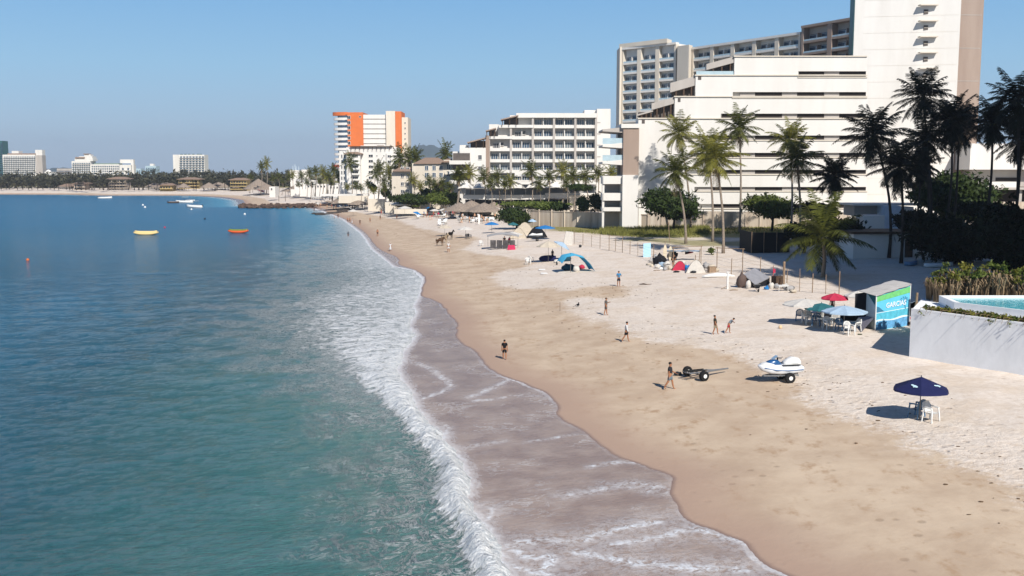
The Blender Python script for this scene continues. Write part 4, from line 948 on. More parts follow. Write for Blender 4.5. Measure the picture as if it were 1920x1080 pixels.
    # keep crowns round when the trunk is stretched
protof = []
for k in range(3):
    protof.append(palm((0, 0, 0), (.3*k, 0, 11), 950+k, 'far palm', leafF, barkD, 3.3, nf=15, nl=8, dead=0, wide=.34, r=.2, name='shore_palm', group='coconut palms of the far shore', lo=-.5))
    proto_done(protof[-1])
rf = random.Random(5)
flab = lambda x, D: 'far shore coconut palm '+('left of the domed hotel' if x < 135 else 'under the domed hotel' if x < 250 else 'between the domed and the grid hotel' if x < 335 else 'under the grey grid hotel' if x < 390 else 'right of the grey grid hotel' if x < 480 else 'behind the jetty beach')+(', front row' if D < 720 else ', second row' if D < 790 else ', back rows')
nfar = 0
for row, (D, ncount, yb) in enumerate(((708, 34, 348), (735, 60, 345), (790, 72, 338), (860, 80, 331), (940, 66, 327))):
    for k in range(ncount):
        px = (k+rf.uniform(.1, .9))/ncount*(620 if row else 340)+(125 if row == 0 else -5)
        lift = np.interp(px, [0, 200, 260, 300, 600], [7, 5, 1, -1, -1])
        y = yb+lift+rf.uniform(-3, 3)
        if row == 1 and (330 < px < 375 or 205 < px < 238 or 432 < px < 465 or 500 < px < 620): continue
        if row > 2 and px > 560: continue
        t = at(px, y, D+rf.uniform(-12, 12)); zb = 3.2; s_ = max(.5, (t.z-zb)/11)
        o = protof[nfar % 3] if nfar < 3 else dup(protof[nfar % 3], (0, 0, 0))
        o.location = (t.x, t.y, zb); q = rf.uniform(.9, 1.35); o.scale = (q, q, s_); o.rotation_euler = (0, 0, rf.uniform(0, 6)); o['label'] = flab(px, D); nfar += 1
# ---- leafy masses
def leafball(m_, c, r, n, size, rnd, hollow=.55, seed=0, flat=1):
    for _ in range(n):
        while True:
            v = Vector((rnd.uniform(-1, 1), rnd.uniform(-1, 1), rnd.uniform(-1, 1)))
            if .02 < v.length < 1: break
        u = v.normalized(); k = (hollow+(1-hollow)*rnd.random())*(1+.75*mnoise.noise(u*1.9+Vector((seed*2.3, seed, 0)))+.3*mnoise.noise(u*5+Vector((seed, 0, seed))))
        p = Vector((c[0]+u.x*r[0]*k, c[1]+u.y*r[1]*k, max(c[2]+u.z*r[2]*k, c[2]-r[2]*.95)))
        a = Vector((rnd.gauss(0, 1), rnd.gauss(0, 1), rnd.gauss(0, 1))).normalized(); b = a.cross((u+Vector((rnd.gauss(0, .5), rnd.gauss(0, .5), rnd.gauss(0, .5)))).normalized())
        if b.length < .1: continue
        b.normalize(); s_ = size*rnd.uniform(.6, 1.3); a = a*s_; b = b*s_*.45
        m_.add([p-a, p+b, p+a, p-b], [(0, 1, 2, 3)])
def bush(label, px, py, D, rx, ry, n, size, leaf, name='bush', cat='bush', seed=0, trunk=True, group=None, dy=None, lobes=5):
    c = at(px, py, D); k = D/F; r = (rx*k, dy or rx*k*.8, ry*k); zb = zg(c.x, c.y)
    o = thing(name, label, cat, (c.x, c.y, zb), group); rnd = random.Random(seed+17); m_ = MB()
    for j in range(lobes):
        q = j*2.4; off = .45 if j else 0
        cc = (c.x+r[0]*off*math.cos(q), c.y+r[1]*off*math.sin(q), c.z+r[2]*.35*math.sin(j*1.7)*(j > 0))
        rr = (r[0]*(.72 if j else .85), r[1]*(.7 if j else .85), r[2]*(.62 if j else .9))
        leafball(m_, cc, rr, n//lobes, size, rnd, .5, seed+j)
    m_.build('foliage', leaf, o)
    if trunk:
        b = MB(); b.tube([(c.x, c.y, zb-.3), (c.x+.2, c.y, (zb+c.z)/2), (c.x, c.y, c.z+r[2]*.2)], [.28, .2, .08], 7)
        for j in range(5):
            q = j*1.256; b.tube([(c.x+.1, c.y, (zb+c.z)/2-.3), (c.x+r[0]*.5*math.cos(q), c.y+r[1]*.5*math.sin(q), c.z+r[2]*.3)], [.12, .04], 5)
        b.build('trunk', barkD, o)
    return o
bush('big dark spreading bush against the concrete wall under the leaning palms', 1263, 384, 200, 52, 31, 9000, .42, bushm, seed=1)
bush('round clipped dark bush against the wall, left of the broad half shaded palm', 1448, 388, 196, 47, 24, 8000, .36, bushl, seed=2)
gp = G(962, 430)
bush('dark leafy sea almond tree at the beach end of the concrete wall', 968, 407, gp.y, 30, 18, 5500, .34, bushm, 'small_tree', 'tree', seed=3)
for i, (px, py, D, rx, ry, lab) in enumerate([(1018, 388, 240, 22, 8, 'low light hedge plants above the left end of the concrete wall'), (1050, 388, 238, 20, 8, 'low light hedge plants above the middle of the concrete wall, beside parasols'), (1095, 383, 236, 14, 15, 'rounded garden shrub before the cream garden wall'), (1122, 380, 232, 18, 19, 'tall garden shrub with palm like leaves near the corner column'), (1150, 384, 226, 12, 12, 'shrub at the foot of the end balconies'), (1090, 352, 262, 26, 7, 'planting on the upper terrace of the beach club'), (1165, 392, 222, 10, 7, 'small clump at the white pier foot')]):
    bush(lab, px, py, D, rx, ry, 1600, .36, bushl if i % 2 == 0 else bushm, 'garden_shrub', 'shrub', seed=10+i, trunk=False, group='garden shrubs behind the concrete wall', lobes=3)
for i, (px, py, D, rx, ry, lab) in enumerate([(742, 372, 335, 14, 11, 'shrub left of the tiered white gazebo'), (778, 368, 335, 18, 14, 'tall shrub right behind the tiered white gazebo'), (806, 366, 325, 18, 13, 'shrub under the villa, middle of its row'), (832, 366, 318, 18, 14, 'shrub under the villa near the white club awning'), (852, 372, 310, 12, 11, 'shrub touching the club awning end'), (724, 362, 345, 10, 8, 'small shrub by the terrace steps'), (648, 374, 400, 14, 2.5, 'strip of lawn shrubs on the white hotel wall'), (700, 352, 375, 8, 7, 'shrub hiding the white hotel corner'), (790, 352, 338, 20, 8, 'shrub close to the villa ground floor'), (765, 385, 326, 30, 4, 'low hedge in front of the tiered gazebo')]):
    bush(lab, px, py, D, rx, ry, 1500, .5, bushm if i % 2 == 0 else bushl, 'garden_shrub', 'shrub', seed=30+i, trunk=False, group='garden shrubs before the villa', lobes=3)
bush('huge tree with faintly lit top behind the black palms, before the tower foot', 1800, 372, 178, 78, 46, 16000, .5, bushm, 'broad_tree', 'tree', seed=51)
bush('black shaded tree mass in front of the big one, right of the shed door', 1790, 450, 128, 82, 44, 13000, .40, bush_shade, 'broad_tree', 'tree', seed=52)
bush('black shaded tree at the right edge behind the pool hedge', 1905, 452, 112, 72, 66, 13000, .38, bush_shade, 'broad_tree', 'tree', seed=53)
bush('dark bush beside the shed wall, left of the door', 1582, 432, 146, 48, 22, 6000, .36, bush_shade, 'bush', 'bush', seed=54)
bush('black bush between the net pen and the short young palm', 1508, 440, 150, 32, 22, 4500, .36, bush_shade, 'bush', 'bush', seed=55)
bush('black tree filling the gap above the shed roof', 1730, 418, 150, 45, 24, 6000, .4, bush_shade, 'broad_tree', 'tree', seed=56)
bush('dark shrub under the sunlit topped palm', 1535, 395, 175, 40, 16, 4000, .4, bush_shade, 'bush', 'bush', seed=57)
bush('dark scrub row at the far side of the yard', 1860, 395, 165, 60, 16, 6000, .4, bush_shade, 'bush', 'bush', seed=58)
bush('wide green hedge bush at the foot of the villa palms', 772, 374, 314, 34, 11, 4000, .5, bushm, seed=71, trunk=False)
bush('wide lighter hedge bush left of the club awning', 830, 373, 308, 30, 12, 4000, .5, bushl, seed=72, trunk=False)
bush('hedge behind the club terrace palms', 1010, 383, 285, 60, 5, 3500, .5, bushl, seed=73, trunk=False)
# undergrowth of the far shore, one mass
m_ = MB(); rnd = random.Random(3)
for k in range(130):
    px = k/130*560-8; D = rnd.choice((770, 830, 900)); c = at(px, 351 if D < 800 else 345, D); leafball(m_, (c.x, c.y, 8), (8, 5, 7.5), 110, 1.5, rnd, .3, k)
o = m_.build('far_undergrowth', leafF, None); tag(o, 'dark undergrowth filling the palm forest of the far shore', 'undergrowth', kind='stuff')
# grass on the lot
m_ = MB(); rnd = random.Random(11)
for k in range(15000):
    if k < 9500: px, py = rnd.uniform(1125, 1330), rnd.gauss(429, 6.5)
    else: px, py = rnd.uniform(1010, 1560), rnd.uniform(416, 440)
    if not 412 < py < 452: continue
    D = np.interp(py, [405, 460], [228, 172])+0*px; x = AX(px, D, 3.6)
    if not inside(np.array([[x, D]]), GR)[0]: continue
    z = 0
    m_.v; h = rnd.uniform(.3, .8)*(1.5 if k < 9500 and 418 < py < 436 else .6); a = rnd.uniform(0, 6.3); w_ = .09
    m_.add([(x-w_*math.cos(a), D-w_*math.sin(a), z), (x+w_*math.cos(a), D+w_*math.sin(a), z), (x+rnd.uniform(-.3, .3), D+rnd.uniform(-.3, .3), h)], [(0, 1, 2)])
vv = np.array(m_.v); base = vv.reshape(-1, 3, 3)[:, 0, :2]; zz = height(base[:, 0], base[:, 1], sdf(base, COAST, LAND)); vv[:, 2] += np.repeat(zz, 3)-.03
m_.v = [tuple(v) for v in vv]
tag(m_.build('grass', mat('lot_grass', '5E602A', .8, .4, .5, trans=.2, col2='8C8A48'), None), 'tall yellow green grass growing before the concrete wall', 'grass', kind='stuff')
# rocks of the jetty
rockm = mat('jetty_rock', '55443A', .95, .45, .5, bump=.5, bscale=3)
m_ = MB(); rnd = random.Random(2)
for k in range(330):
    t = rnd.random()**1.2; px = 450+t*190; py0 = np.interp(px, [450, 520, 573, 640], [386, 386.5, 386, 382]); py1 = np.interp(px, [450, 573, 640], [383, 382.5, 381])
    p = P0(px, rnd.uniform(py1, py0), 1.0); s_ = rnd.uniform(.4, 1.0); m_.blob((p[0], p[1], rnd.uniform(.1, 1.3)*(1 if px < 600 else .6)+.3*zg(*p)), (s_*1.2, s_, s_*.7), k, .35, 6, 4)
tag(m_.build('jetty_rocks', rockm, None), 'brown boulder jetty reaching into the bay', 'rocks', kind='stuff')
m_ = MB()
for k in range(40):
    px = rnd.uniform(588, 655); py = np.interp(px, [588, 655], [402, 396])+rnd.uniform(-2.0, 2.0); p = P0(px, py, .2); s_ = rnd.uniform(.4, .9)
    m_.blob((p[0], p[1], max(.15, zg(*p)+.1)), (s_*1.5, s_, s_*.55), k+50, .35, 6, 4)
tag(m_.build('shore_rocks', mat('wet_rock', '463F3A', .6, .3, 1), None), 'low dark wet rocks at the waterline before the jetty beach', 'rocks', kind='stuff')
# mountains
mount = mat('mountain', '3C4A44', 1, .25, .002)
for nm, pk, D in (('far_hills', [(700, 325), (755, 290), (785, 274), (805, 272), (830, 278), (860, 288), (900, 300), (980, 325)], 5200), ('left_hills', [(-60, 322), (60, 318), (120, 315), (200, 318), (260, 322), (330, 326)], 4900)):
    b = MB(); n = 60; gr = []
    xs = np.linspace(pk[0][0], pk[-1][0], n)
    for j in range(6):
        row = []
        for px in xs:
            y = np.interp(px, [p[0] for p in pk], [p[1] for p in pk])+1.5*math.sin(px*.3)+1.0*math.sin(px*.71)
            h = max(0, AZ(y, D))*(1-(abs(j-3)/3)**1.4)
            row.append((AX(px, D, 50)*(1+.02*(j-3)), D+(j-3)*160, h+2))
        gr.append(row)
    b.sheet(gr); b.build(nm, mount, None, smooth=True)['kind'] = 'structure'
# hedge and planter plants on the pool terrace
stalk = mat('dry_stalk', '7D6A52', .9, .3, 3)
def blade_plant(name, label, loc, h, n, rnd, leafm, group, tuft=True):
    o = thing(name, label, 'plant', tuple(loc), group); b = MB(); x, y, z = loc
    for i in range(n):
        a = rnd.uniform(0, 6.3); bx_ = x+rnd.uniform(-.35, .35); by2 = y+rnd.uniform(-.35, .35); hh = h*rnd.uniform(.55, 1.0); out = rnd.uniform(.1, .6)*h*.5
        pts = [(bx_, by2, z), (bx_+out*.3*math.cos(a), by2+out*.3*math.sin(a), z+hh*.6), (bx_+out*math.cos(a), by2+out*math.sin(a), z+hh*.95), (bx_+out*1.7*math.cos(a), by2+out*1.7*math.sin(a), z+hh*.75)]
        w_ = .055; s_ = Vector((-math.sin(a), math.cos(a), 0))*w_
        P = [Vector(p) for p in pts]; b.add([P[0]-s_*.5, P[0]+s_*.5, P[1]+s_, P[1]-s_, P[2]+s_*.9, P[2]-s_*.9, P[3]], [(0, 1, 2, 3), (3, 2, 4, 5), (5, 4, 6)])
    b.build('leaf_blades', stalk if tuft else leafm, o)
    if tuft:
        m_ = MB()
        for k in range(4):
            cx, cy, cz = x+rnd.uniform(-.5, .5), y+rnd.uniform(-.3, .3), z+h*rnd.uniform(.75, 1.12); leafball(m_, (cx, cy, cz), (.3, .3, .26), 45, .13, rnd, .3, k)
        m_.build('leaf_tufts', leafm, o)
        b = MB()
        for k in range(4): q = rnd.uniform(-.4, .4); b.tube([(x+q, y, z), (x+q*1.2, y+.05, z+h*.95)], .025, 5)
        b.build('stem', stalk, o)
    return o
rh = random.Random(8)
for i in range(17):
    px = 1750+i*12.0+rh.uniform(-3, 3); D = rh.uniform(72.3, 74.0)
    blade_plant('hedge_plant', f'rank hedge plant with brown blades and {"yellow green" if i % 2 else "olive"} tufts, {["hedge end left of the pool", "behind the pool corner", "behind the middle of the pool", "at the right edge"][i//5]}', (AX(px, D, 6), D, Tz), rh.uniform(1.7, 2.5), 44, rh, [bushl, leafB][i % 2], 'hedge plants behind the pool')
for i in range(30):
    p = A_+U_*(.8+i*.42)+IN*rh.uniform(.45, .9)
    o = thing('trailing_plant', 'bright green plant trailing over the terrace wall edge, '+('at its left corner' if i < 4 else 'left half' if i < 12 else 'right half' if i < 20 else 'beyond the right edge'), 'plant', (p.x, p.y, Tz+.08), 'trailing plants along the terrace edge'); m_ = MB()
    leafball(m_, (p.x, p.y, Tz+.22), (.32, .32, .22), 90, .13, rh, .2, i)
    if i % 3 == 0: leafball(m_, (p.x-IN.x*.5, p.y-IN.y*.5, Tz-.02), (.3, .3, .25), 30, .10, rh, .2, i)
    m_.build('foliage', leafB if i % 3 else bushl, o)
    b = MB(); q = p-IN*rh.uniform(.75, .95)
    pts = [(p.x, p.y, Tz+.25), (q.x+IN.x*.2, q.y+IN.y*.2, Tz+.3), (q.x-.06, q.y-.05, Tz-.1)]; b.tube(pts, [.02, .016, .008], 5); b.build('runner', stalk, o)

m_ = MB(); rnd = random.Random(77)
for k in range(420):
    i = rnd.randrange(len(DL)-1); q = rnd.random(); x = DL[i][0]*(1-q)+DL[i+1][0]*q+rnd.gauss(1.5, 2.4); y = DL[i][1]*(1-q)+DL[i+1][1]*q+rnd.gauss(0, 2.5)
    if not 30 < y < 150: continue
    s_ = rnd.uniform(.015, .055); m_.blob((x, y, 0), (s_*rnd.uniform(1, 2.6), s_*rnd.uniform(.8, 1.6), s_*.5), k, .4, 6, 3); m_.cur = 0
vv = np.array(m_.v); nv_ = 24; cen_ = vv.reshape(-1, nv_, 3).mean(1)[:, :2]; zz = height(cen_[:, 0], cen_[:, 1], sdf(cen_, COAST, LAND)); vv[:, 2] += np.repeat(zz, nv_)+.02; m_.v = [tuple(v) for v in vv]
tag(m_.build('seaweed_litter', mat('seaweed', '5E4B38', .9, .4, 2), None), 'scattered dark seaweed scraps and sticks along the high water line', 'seaweed', kind='stuff')
# ================================================================ beach things
def pl_(name, *a, **k): return mat(name, *a, **k)
wplast = mat('white_plastic', 'DAD9D5', .45, .05, 3)
bplast = mat('blue_plastic', '5E7F9C', .45, .08, 3)
dplast = mat('dark_plastic', '23262B', .5, .1, 3)
fab = lambda n, c, v=.12: mat(n+'_fabric', c, .85, v, 3, trans=.18)
wfab = fab('white', 'D3CEC6'); cfab = fab('cream', 'CBBFAC'); navy = fab('navy', '1F2450'); redf = fab('red', 'C03550'); tealf = fab('teal', '2F6A70'); skyf = fab('light_blue', 'A9C0D4'); bluef = fab('blue', '2A79B8'); cyanf = fab('cyan', '4FB4D8'); greyf = fab('grey', 'A9A7A6'); pinkf = fab('pink', 'C8385E'); blackf = fab('black', '1C1D22'); deepteal = fab('deep_teal', '1D4A5C')
polem = mat('pole_metal', '77736F', .4, .1, 3, metal=.5)
rubber = mat('rubber', '1A1A1B', .85, .1, 4)
skin = mat('skin', '9A6A4C', .6, .08, 4); skinl = mat('pale_skin', 'C49878', .6, .08, 4); hairm = mat('hair', '1B1512', .8, .2, 9)
def umbrella(name, label, p, h, r, m, n=8, peak=.45, tilt=0, group=None, az=0, cat='umbrella', ribs=True, flap=.12, pole=polem, extra=None, pw=1.25):
    x, y, z = p; o = thing(name, label, cat, (x, y, z), group)
    b = MB(); b.tube([(x, y, z-.3), (x, y, z+h-.03)], .028 if r < 2 else .035, 7); b.build('pole', pole, o)
    b = MB(); M = Matrix.Rotation(tilt, 3, 'Y'); pts = []
    K = 5; vs = []; fs = []; sub = 3; N = n*sub
    for side, dz in ((0, 0), (1, -.03)):
        for k in range(K+1):
            t = k/K
            for j in range(N):
                q = az+2*math.pi*j/N; fr = (j % sub)/sub; cut = 1-.075*math.sin(math.pi*fr) if sub > 1 else 1
                rr = r*t*cut; zz = peak*(1-t**pw)-.06*math.sin(math.pi*fr)*t+dz
                v = M @ Vector((rr*math.cos(q), rr*math.sin(q), zz)); vs.append((x+v.x, y+v.y, z+h-peak+v.z))
    for s_ in (0, 1):
        o_ = s_*(K+1)*N
        for k in range(K):
            for j in range(N):
                f = (o_+k*N+j, o_+k*N+(j+1) % N, o_+(k+1)*N+(j+1) % N, o_+(k+1)*N+j); fs.append(f if s_ else f[::-1])
    o_ = (K+1)*N
    for j in range(N): a_, c_ = K*N+j, K*N+(j+1) % N; fs.append((a_, c_, o_+c_, o_+a_))
    b.add(vs, fs)
    if flap:
        vs = []; 
        for j in range(N+1):
            q = az+2*math.pi*(j % N)/N; fr = (j % sub)/sub; cut = 1-.075*math.sin(math.pi*fr)
            v = M @ Vector((r*cut*math.cos(q), r*cut*math.sin(q), -.06*math.sin(math.pi*fr))); vs += [(x+v.x, y+v.y, z+h-peak+v.z), (x+v.x*1.01, y+v.y*1.01, z+h-peak+v.z-flap*(1-.4*math.sin(math.pi*fr)))]
        b.add(vs, [(2*j, 2*j+1, 2*j+3, 2*j+2) for j in range(N)])
    c = b.build('canopy', m, o)
    if ribs:
        b = MB()
        for j in range(n):
            q = az+2*math.pi*j/n; v = M @ Vector((r*.97*math.cos(q), r*.97*math.sin(q), .0)); u = M @ Vector((0, 0, peak-.05))
            b.tube([(x+u.x, y+u.y, z+h-peak+u.z-.06), (x+v.x*.5, y+v.y*.5, z+h-peak+(u.z+v.z)*.56-.05), (x+v.x, y+v.y, z+h-peak+v.z-.045)], .012, 4)
        b.build('ribs', polem, c)
    b = MB(); v = M @ Vector((0, 0, peak+.03)); b.blob((x+v.x, y+v.y, z+h-peak+v.z), (.04, .04, .06), 1, 0, 6, 4); b.build('finial', pole, c)
    if extra: extra(o, c, (x, y, z+h-peak), M)
    return o
# navy parasol with pale emblems
def emblem(o, c, p, M):
    for q0 in (-2.35, -.80, .75, 2.3):
        b = MB()
        for (du, dv, ru, rv) in ((0, 0, .13, .05), (.13, .07, .07, .06), (-.13, -.04, .08, .05), (.02, .09, .05, .05)):
            n = 10; rr = 1.37*.62
            pts = []
            for i in range(n):
                a = 2*math.pi*i/n; u = du+ru*math.cos(a); v = dv+rv*math.sin(a); rad = rr+v
                ang = q0+u/rr; t = rad/1.37; pts.append((p[0]+rad*math.cos(ang), p[1]+rad*math.sin(ang), p[2]+.62*(1-t**1.02)+.03))
            b.add(pts, [tuple(range(n))])
        b.build('emblem', mat('emblem_white', 'B9D3DA', .7), c)
NP = G(1724, 787)
umbrella('beach_umbrella', 'navy blue parasol with pale emblems standing alone on the sand at lower right', NP, 2.3, 1.45, navy, n=6, peak=.62, az=.15, extra=emblem, pw=1.02)
def chair(name, label, p, rz, m, group=None, cat='chair'):
    o = thing(name, label, cat, tuple(p), group); o.rotation_euler = (0, 0, rz); o.scale = (1.15, 1.15, 1.15); L = lambda b, nm: b.build(nm, m, o, loc=(0, 0, 0))
    b = MB(); b.sheet([[(-.22+.44*i/4, -.21+.42*j/3, .42-.025*math.sin(math.pi*i/4)-.02*j/3) for i in range(5)] for j in range(4)], .025); L(b, 'seat')
    b = MB()
    for k in range(7):
        a = -.20+.4*k/6; b.tube([(a, .2, .42), (a*1.05, .25, .62), (a*1.1, .3, .84-.8*a*a)], .028, 4)
    b.tube([(-.24, .2, .45), (-.25, .27, .7), (-.17, .31, .84), (0, .32, .88), (.17, .31, .84), (.25, .27, .7), (.24, .2, .45)], .034, 5); L(b, 'backrest')
    for sx in (-1, 1):
        b = MB(); b.tube([(sx*.24, -.22, .64), (sx*.25, 0, .66), (sx*.24, .24, .66)], [.042, .036, .03], 5); L(b, 'armrest')
        for sy in (-1, 1):
            b = MB(); b.tube([(sx*.22, sy*.2, .64 if sy < 0 else .44), (sx*.235, sy*.23, .4), (sx*.27, sy*.27, -.04)], [.034, .04, .03], 5); L(b, 'leg')
    return o
p = G(1745, 790); ch0 = chair('plastic_chair', 'bright white plastic armchair standing in the sun beside the navy parasol', (p.x, p.y, p.z), .5, wplast); proto_done(ch0)
p = G(1718, 782); chair('plastic_chair', 'grey blue plastic armchair in the shadow of the navy parasol', (p.x, p.y, p.z), -2.6, bplast)
def table(name, label, p, rz, w_, d_, m, group=None, h=.72):
    o = thing(name, label, 'table', tuple(p), group); o.rotation_euler = (0, 0, rz)
    b = MB(); b.box((0, 0, h), (w_, d_, .04)); b.box((0, 0, h-.05), (w_*.92, d_*.92, .05)); b.build('tabletop', m, o, loc=(0, 0, 0))
    for sx in (-1, 1):
        for sy in (-1, 1): b = MB(); b.tube([(sx*w_*.42, sy*d_*.4, h-.02), (sx*w_*.46, sy*d_*.45, -.05)], .025, 5); b.build('leg', m, o, loc=(0, 0, 0))
    return o
# cluster of five parasols by the booth
PAR = [(1509, 607, 2.1, 1.9, wfab, 'big white parasol leftmost of the cluster by the painted booth', 560), (1539, 612, 1.95, 1.35, tealf, 'dark teal parasol between the white and the light blue one', 568), (1582, 622, 1.95, 1.75, skyf, 'light blue parasol in front of the cluster by the booth', 573), (1564, 590, 2.0, 1.2, redf, 'red parasol behind the cluster by the booth', 553), (1608, 590, 2.3, 1.2, wfab, 'small white parasol touching the booth roof', 545)]
for i, (px, py, h, r, m, lab, ty) in enumerate(PAR):
    p = G(px, py); hh = at(px, ty, p.y).z-p.z
    umbrella('beach_umbrella', lab, p, max(1.9, min(2.8, hh)), r, m, n=8, peak=.42, az=i*.3)
CHS = [(1499, 601, 2.9, 1, 'grey white plastic chair at the left end of the booth tables'), (1512, 606, .3, 0, 'plastic chair facing the left booth table, under the white parasol'), (1521, 603, 2.0, 0, 'plastic chair behind the left booth table'), (1530, 611, -.4, 1, 'greyish plastic chair between the left and middle booth tables'), (1537, 604, 2.8, 0, 'white plastic chair under the teal parasol'), (1553, 618, .2, 0, 'white plastic chair before the middle booth table'), (1566, 607, 3.0, 0, 'white plastic chair behind the middle booth table'), (1576, 619, 2.4, 1, 'pale blue plastic chair under the light blue parasol'), (1592, 628, .3, 0, 'white plastic chair nearest the viewer at the booth tables'), (1604, 622, -1.2, 0, 'white plastic chair rightmost at the booth tables, tilted back in the sun')]
for px, py, rz, c, lab in CHS:
    p = G(px, py)
    if c: chair('plastic_chair', lab, p, rz, bplast, 'plastic chairs at the booth tables')
    else: dup(ch0, p, rz, 1.15, lab)['group'] = 'plastic chairs at the booth tables'
for px, py, lab in ((1520, 608, 'white covered table under the white parasol'), (1549, 613, 'white covered table between teal and light blue parasols'), (1587, 621, 'grey plastic table under the light blue parasol')):
    table('plastic_table', lab, G(px, py), .2, 1.3, .8, wplast if px < 1580 else bplast, 'tables at the booth')
# counter behind the tables
p = G(1580, 603); o = thing('booth_counter', 'long dark counter behind the parasol tables', 'counter', p)
b = MB(); b.box((p.x, p.y, p.z+.45), (3.6, .6, 1.0)); b.build('body', blackf, o); b = MB(); b.box((p.x, p.y-.02, p.z+.99), (3.8, .75, .06)); b.build('top', greyf, o)
# ---- painted booth
K0 = G(1641, 619); K1 = G(1703, 610); D = K0.y
bt = thing('painted_booth', 'beach booth with turquoise seascape mural, green strip and white tarp roof', 'booth', K0)
u = (K1-K0); u.z = 0; L_ = u.length; u.normalize(); nv = Vector((u.y, -u.x, 0))
zt0, zt1 = at(1641, 556, D).z-K0.z, at(1702, 536, K1.y).z-K1.z
def mp(s, h, off=.0): v = K0+u*(s*L_)+nv*off; return (v.x, v.y, K0.z+(K1.z-K0.z)*s+h)
def mpoly(b, pts, off): b.add([mp(s, h, off) for s, h in pts], [tuple(range(len(pts)))])
b = MB(); b.add([mp(0, -.1), mp(1, -.1), mp(1, zt1), mp(0, zt0)]+[mp(0, -.1, -.08), mp(1, -.1, -.08), mp(1, zt1, -.08), mp(0, zt0, -.08)], [(0, 1, 2, 3), (7, 6, 5, 4), (0, 4, 5, 1), (1, 5, 6, 2), (2, 6, 7, 3), (3, 7, 4, 0)])
mur = b.build('mural_board', mat('mural_sky', '62BEDD', .7, .06, 1), bt)
H = lambda s, q: (zt0+(zt1-zt0)*s)*q
def band(m, lo, hi, off, n=14, nm='painted_sea', w0=0, w1=1):
    b = MB(); top = [(w0+(w1-w0)*i/n, hi(i/n)) for i in range(n+1)]; bot = [(w0+(w1-w0)*i/n, lo(i/n)) for i in range(n+1)]
    for i in range(n): mpoly(b, [bot[i], bot[i+1], top[i+1], top[i]], off)
    return b.build(nm, m, mur)
band(mat('mural_sea', '55B0C6', .7, .2, 3), lambda s: .05, lambda s: 1.35+.12*s, .006)
band(mat('mural_deep', '5E9AC4', .7, .35, 3), lambda s: .03, lambda s: .62+.10*s+.05*math.sin(s*9), .012, nm='painted_wave')
band(mat('mural_foam', 'D5E9EE', .7, .1, 3), lambda s: .62+.10*s+.05*math.sin(s*9), lambda s: .74+.10*s+.07*math.sin(s*9+.5), .015, nm='painted_foam')
band(mat('mural_foam', 'D5E9EE', .7), lambda s: 1.31+.12*s, lambda s: 1.36+.12*s, .012, nm='painted_shoreline')
band(mat('mural_hill', '3B7896', .7, .2, 3), lambda s: 1.34+.02*s, lambda s: 1.40+.42*math.sin(min(1, s*1.0+.35)*math.pi)*(1-s)*1.2, .009, nm='painted_hill', w0=0, w1=.4)
band(mat('green_strip', '6FBE74', .7, .15, 4), lambda s: H(s, .83), lambda s: H(s, .985), .012, nm='green_strip')
b = MB()
for k in range(7):
    a = -.6+k*.62; c0 = (.84, 2.05); tip = (c0[0]+.17*math.cos(a), c0[1]+.42*math.sin(a)*.9-.1); md = (c0[0]+.1*math.cos(a), c0[1]+.3*math.sin(a)+.05)
    mpoly(b, [c0, (md[0]+.015, md[1]-.05), tip, (md[0]-.012, md[1]+.05)], .018)
mpoly(b, [(.83, 2.05), (.85, 2.05), (.90, 1.4), (.87, 1.4)], .018)
b.build('painted_palm', mat('mural_palm', '3F7FA0', .7), mur)
cu = bpy.data.curves.new('lettering', 'FONT'); cu.body = 'GARCIAS'; cu.size = .56; cu.extrude = .008; cu.offset = .012; cu.resolution_u = 3
to = bpy.data.objects.new('lettering_src', cu); C.objects.link(to); bpy.context.view_layer.update()
me = bpy.data.meshes.new_from_object(to.evaluated_get(bpy.context.evaluated_depsgraph_get())); bpy.data.objects.remove(to)
xs = [v.co.x for v in me.vertices]; wdt = max(xs)-min(xs)
for v in me.vertices:
    s = .29+.60*(v.co.x-min(xs))/wdt; q = mp(s, 1.66+v.co.y*1.0+.14*(s-.29), .03+v.co.z); v.co = Vector(q)-K0
me.materials.append(mat('letter_white', 'DCE6EE', .7, .04)); lo_ = bpy.data.objects.new('lettering', me); C.objects.link(lo_); lo_.parent = mur; lo_.location = (0, 0, 0)
for s in (-.012, 1.012):
    b = MB(); q = mp(s, 0, .02); b.tube([(q[0], q[1], q[2]-.3), (q[0], q[1], q[2]+(zt0 if s < .5 else zt1)+.1)], .045, 6); b.build('corner_post', wplast, bt)
bk = Vector((-.25, 2.4, 0))
def off(p, d): return (p[0]+d.x, p[1]+d.y, p[2]+d.z)
b = MB(); r0, r1 = mp(-.03, zt0+.06, .1), mp(1.03, zt1+.12, .1); gr = []
for j in range(5):
    row = []
    for i in range(9):
        s = i/8; a = Vector(r0).lerp(Vector(r1), s)+bk*(j/4)*1.0+Vector((-.35*(j/4), 0, .12*math.sin(math.pi*j/4*.6)-.03*math.sin(i*2.1+j)))
        row.append(tuple(a))
    gr.append(row)
b.sheet(gr, .03); b.build('tarp_roof', mat('tarp', 'B5B1AC', .8, .25, 1.2, stretch=(1, 6, 1)), bt, smooth=True)
b = MB(); a0, a1 = mp(0, .0), mp(0, zt0); c0, c1 = off(a0, Vector((-.05, 2.1, 0))), off(a1, Vector((-.05, 2.1, .1))); dd2 = Vector((.05, 0, 0))
b.add([a0, a1, c1, c0, off(a0, dd2), off(a1, dd2), off(c1, dd2), off(c0, dd2)], [(0, 1, 2, 3), (7, 6, 5, 4), (0, 4, 5, 1), (3, 2, 6, 7), (1, 5, 6, 2)]); b.build('side_sheet', mat('pale_sheet', 'BACACE', .7, .1, 1), bt)
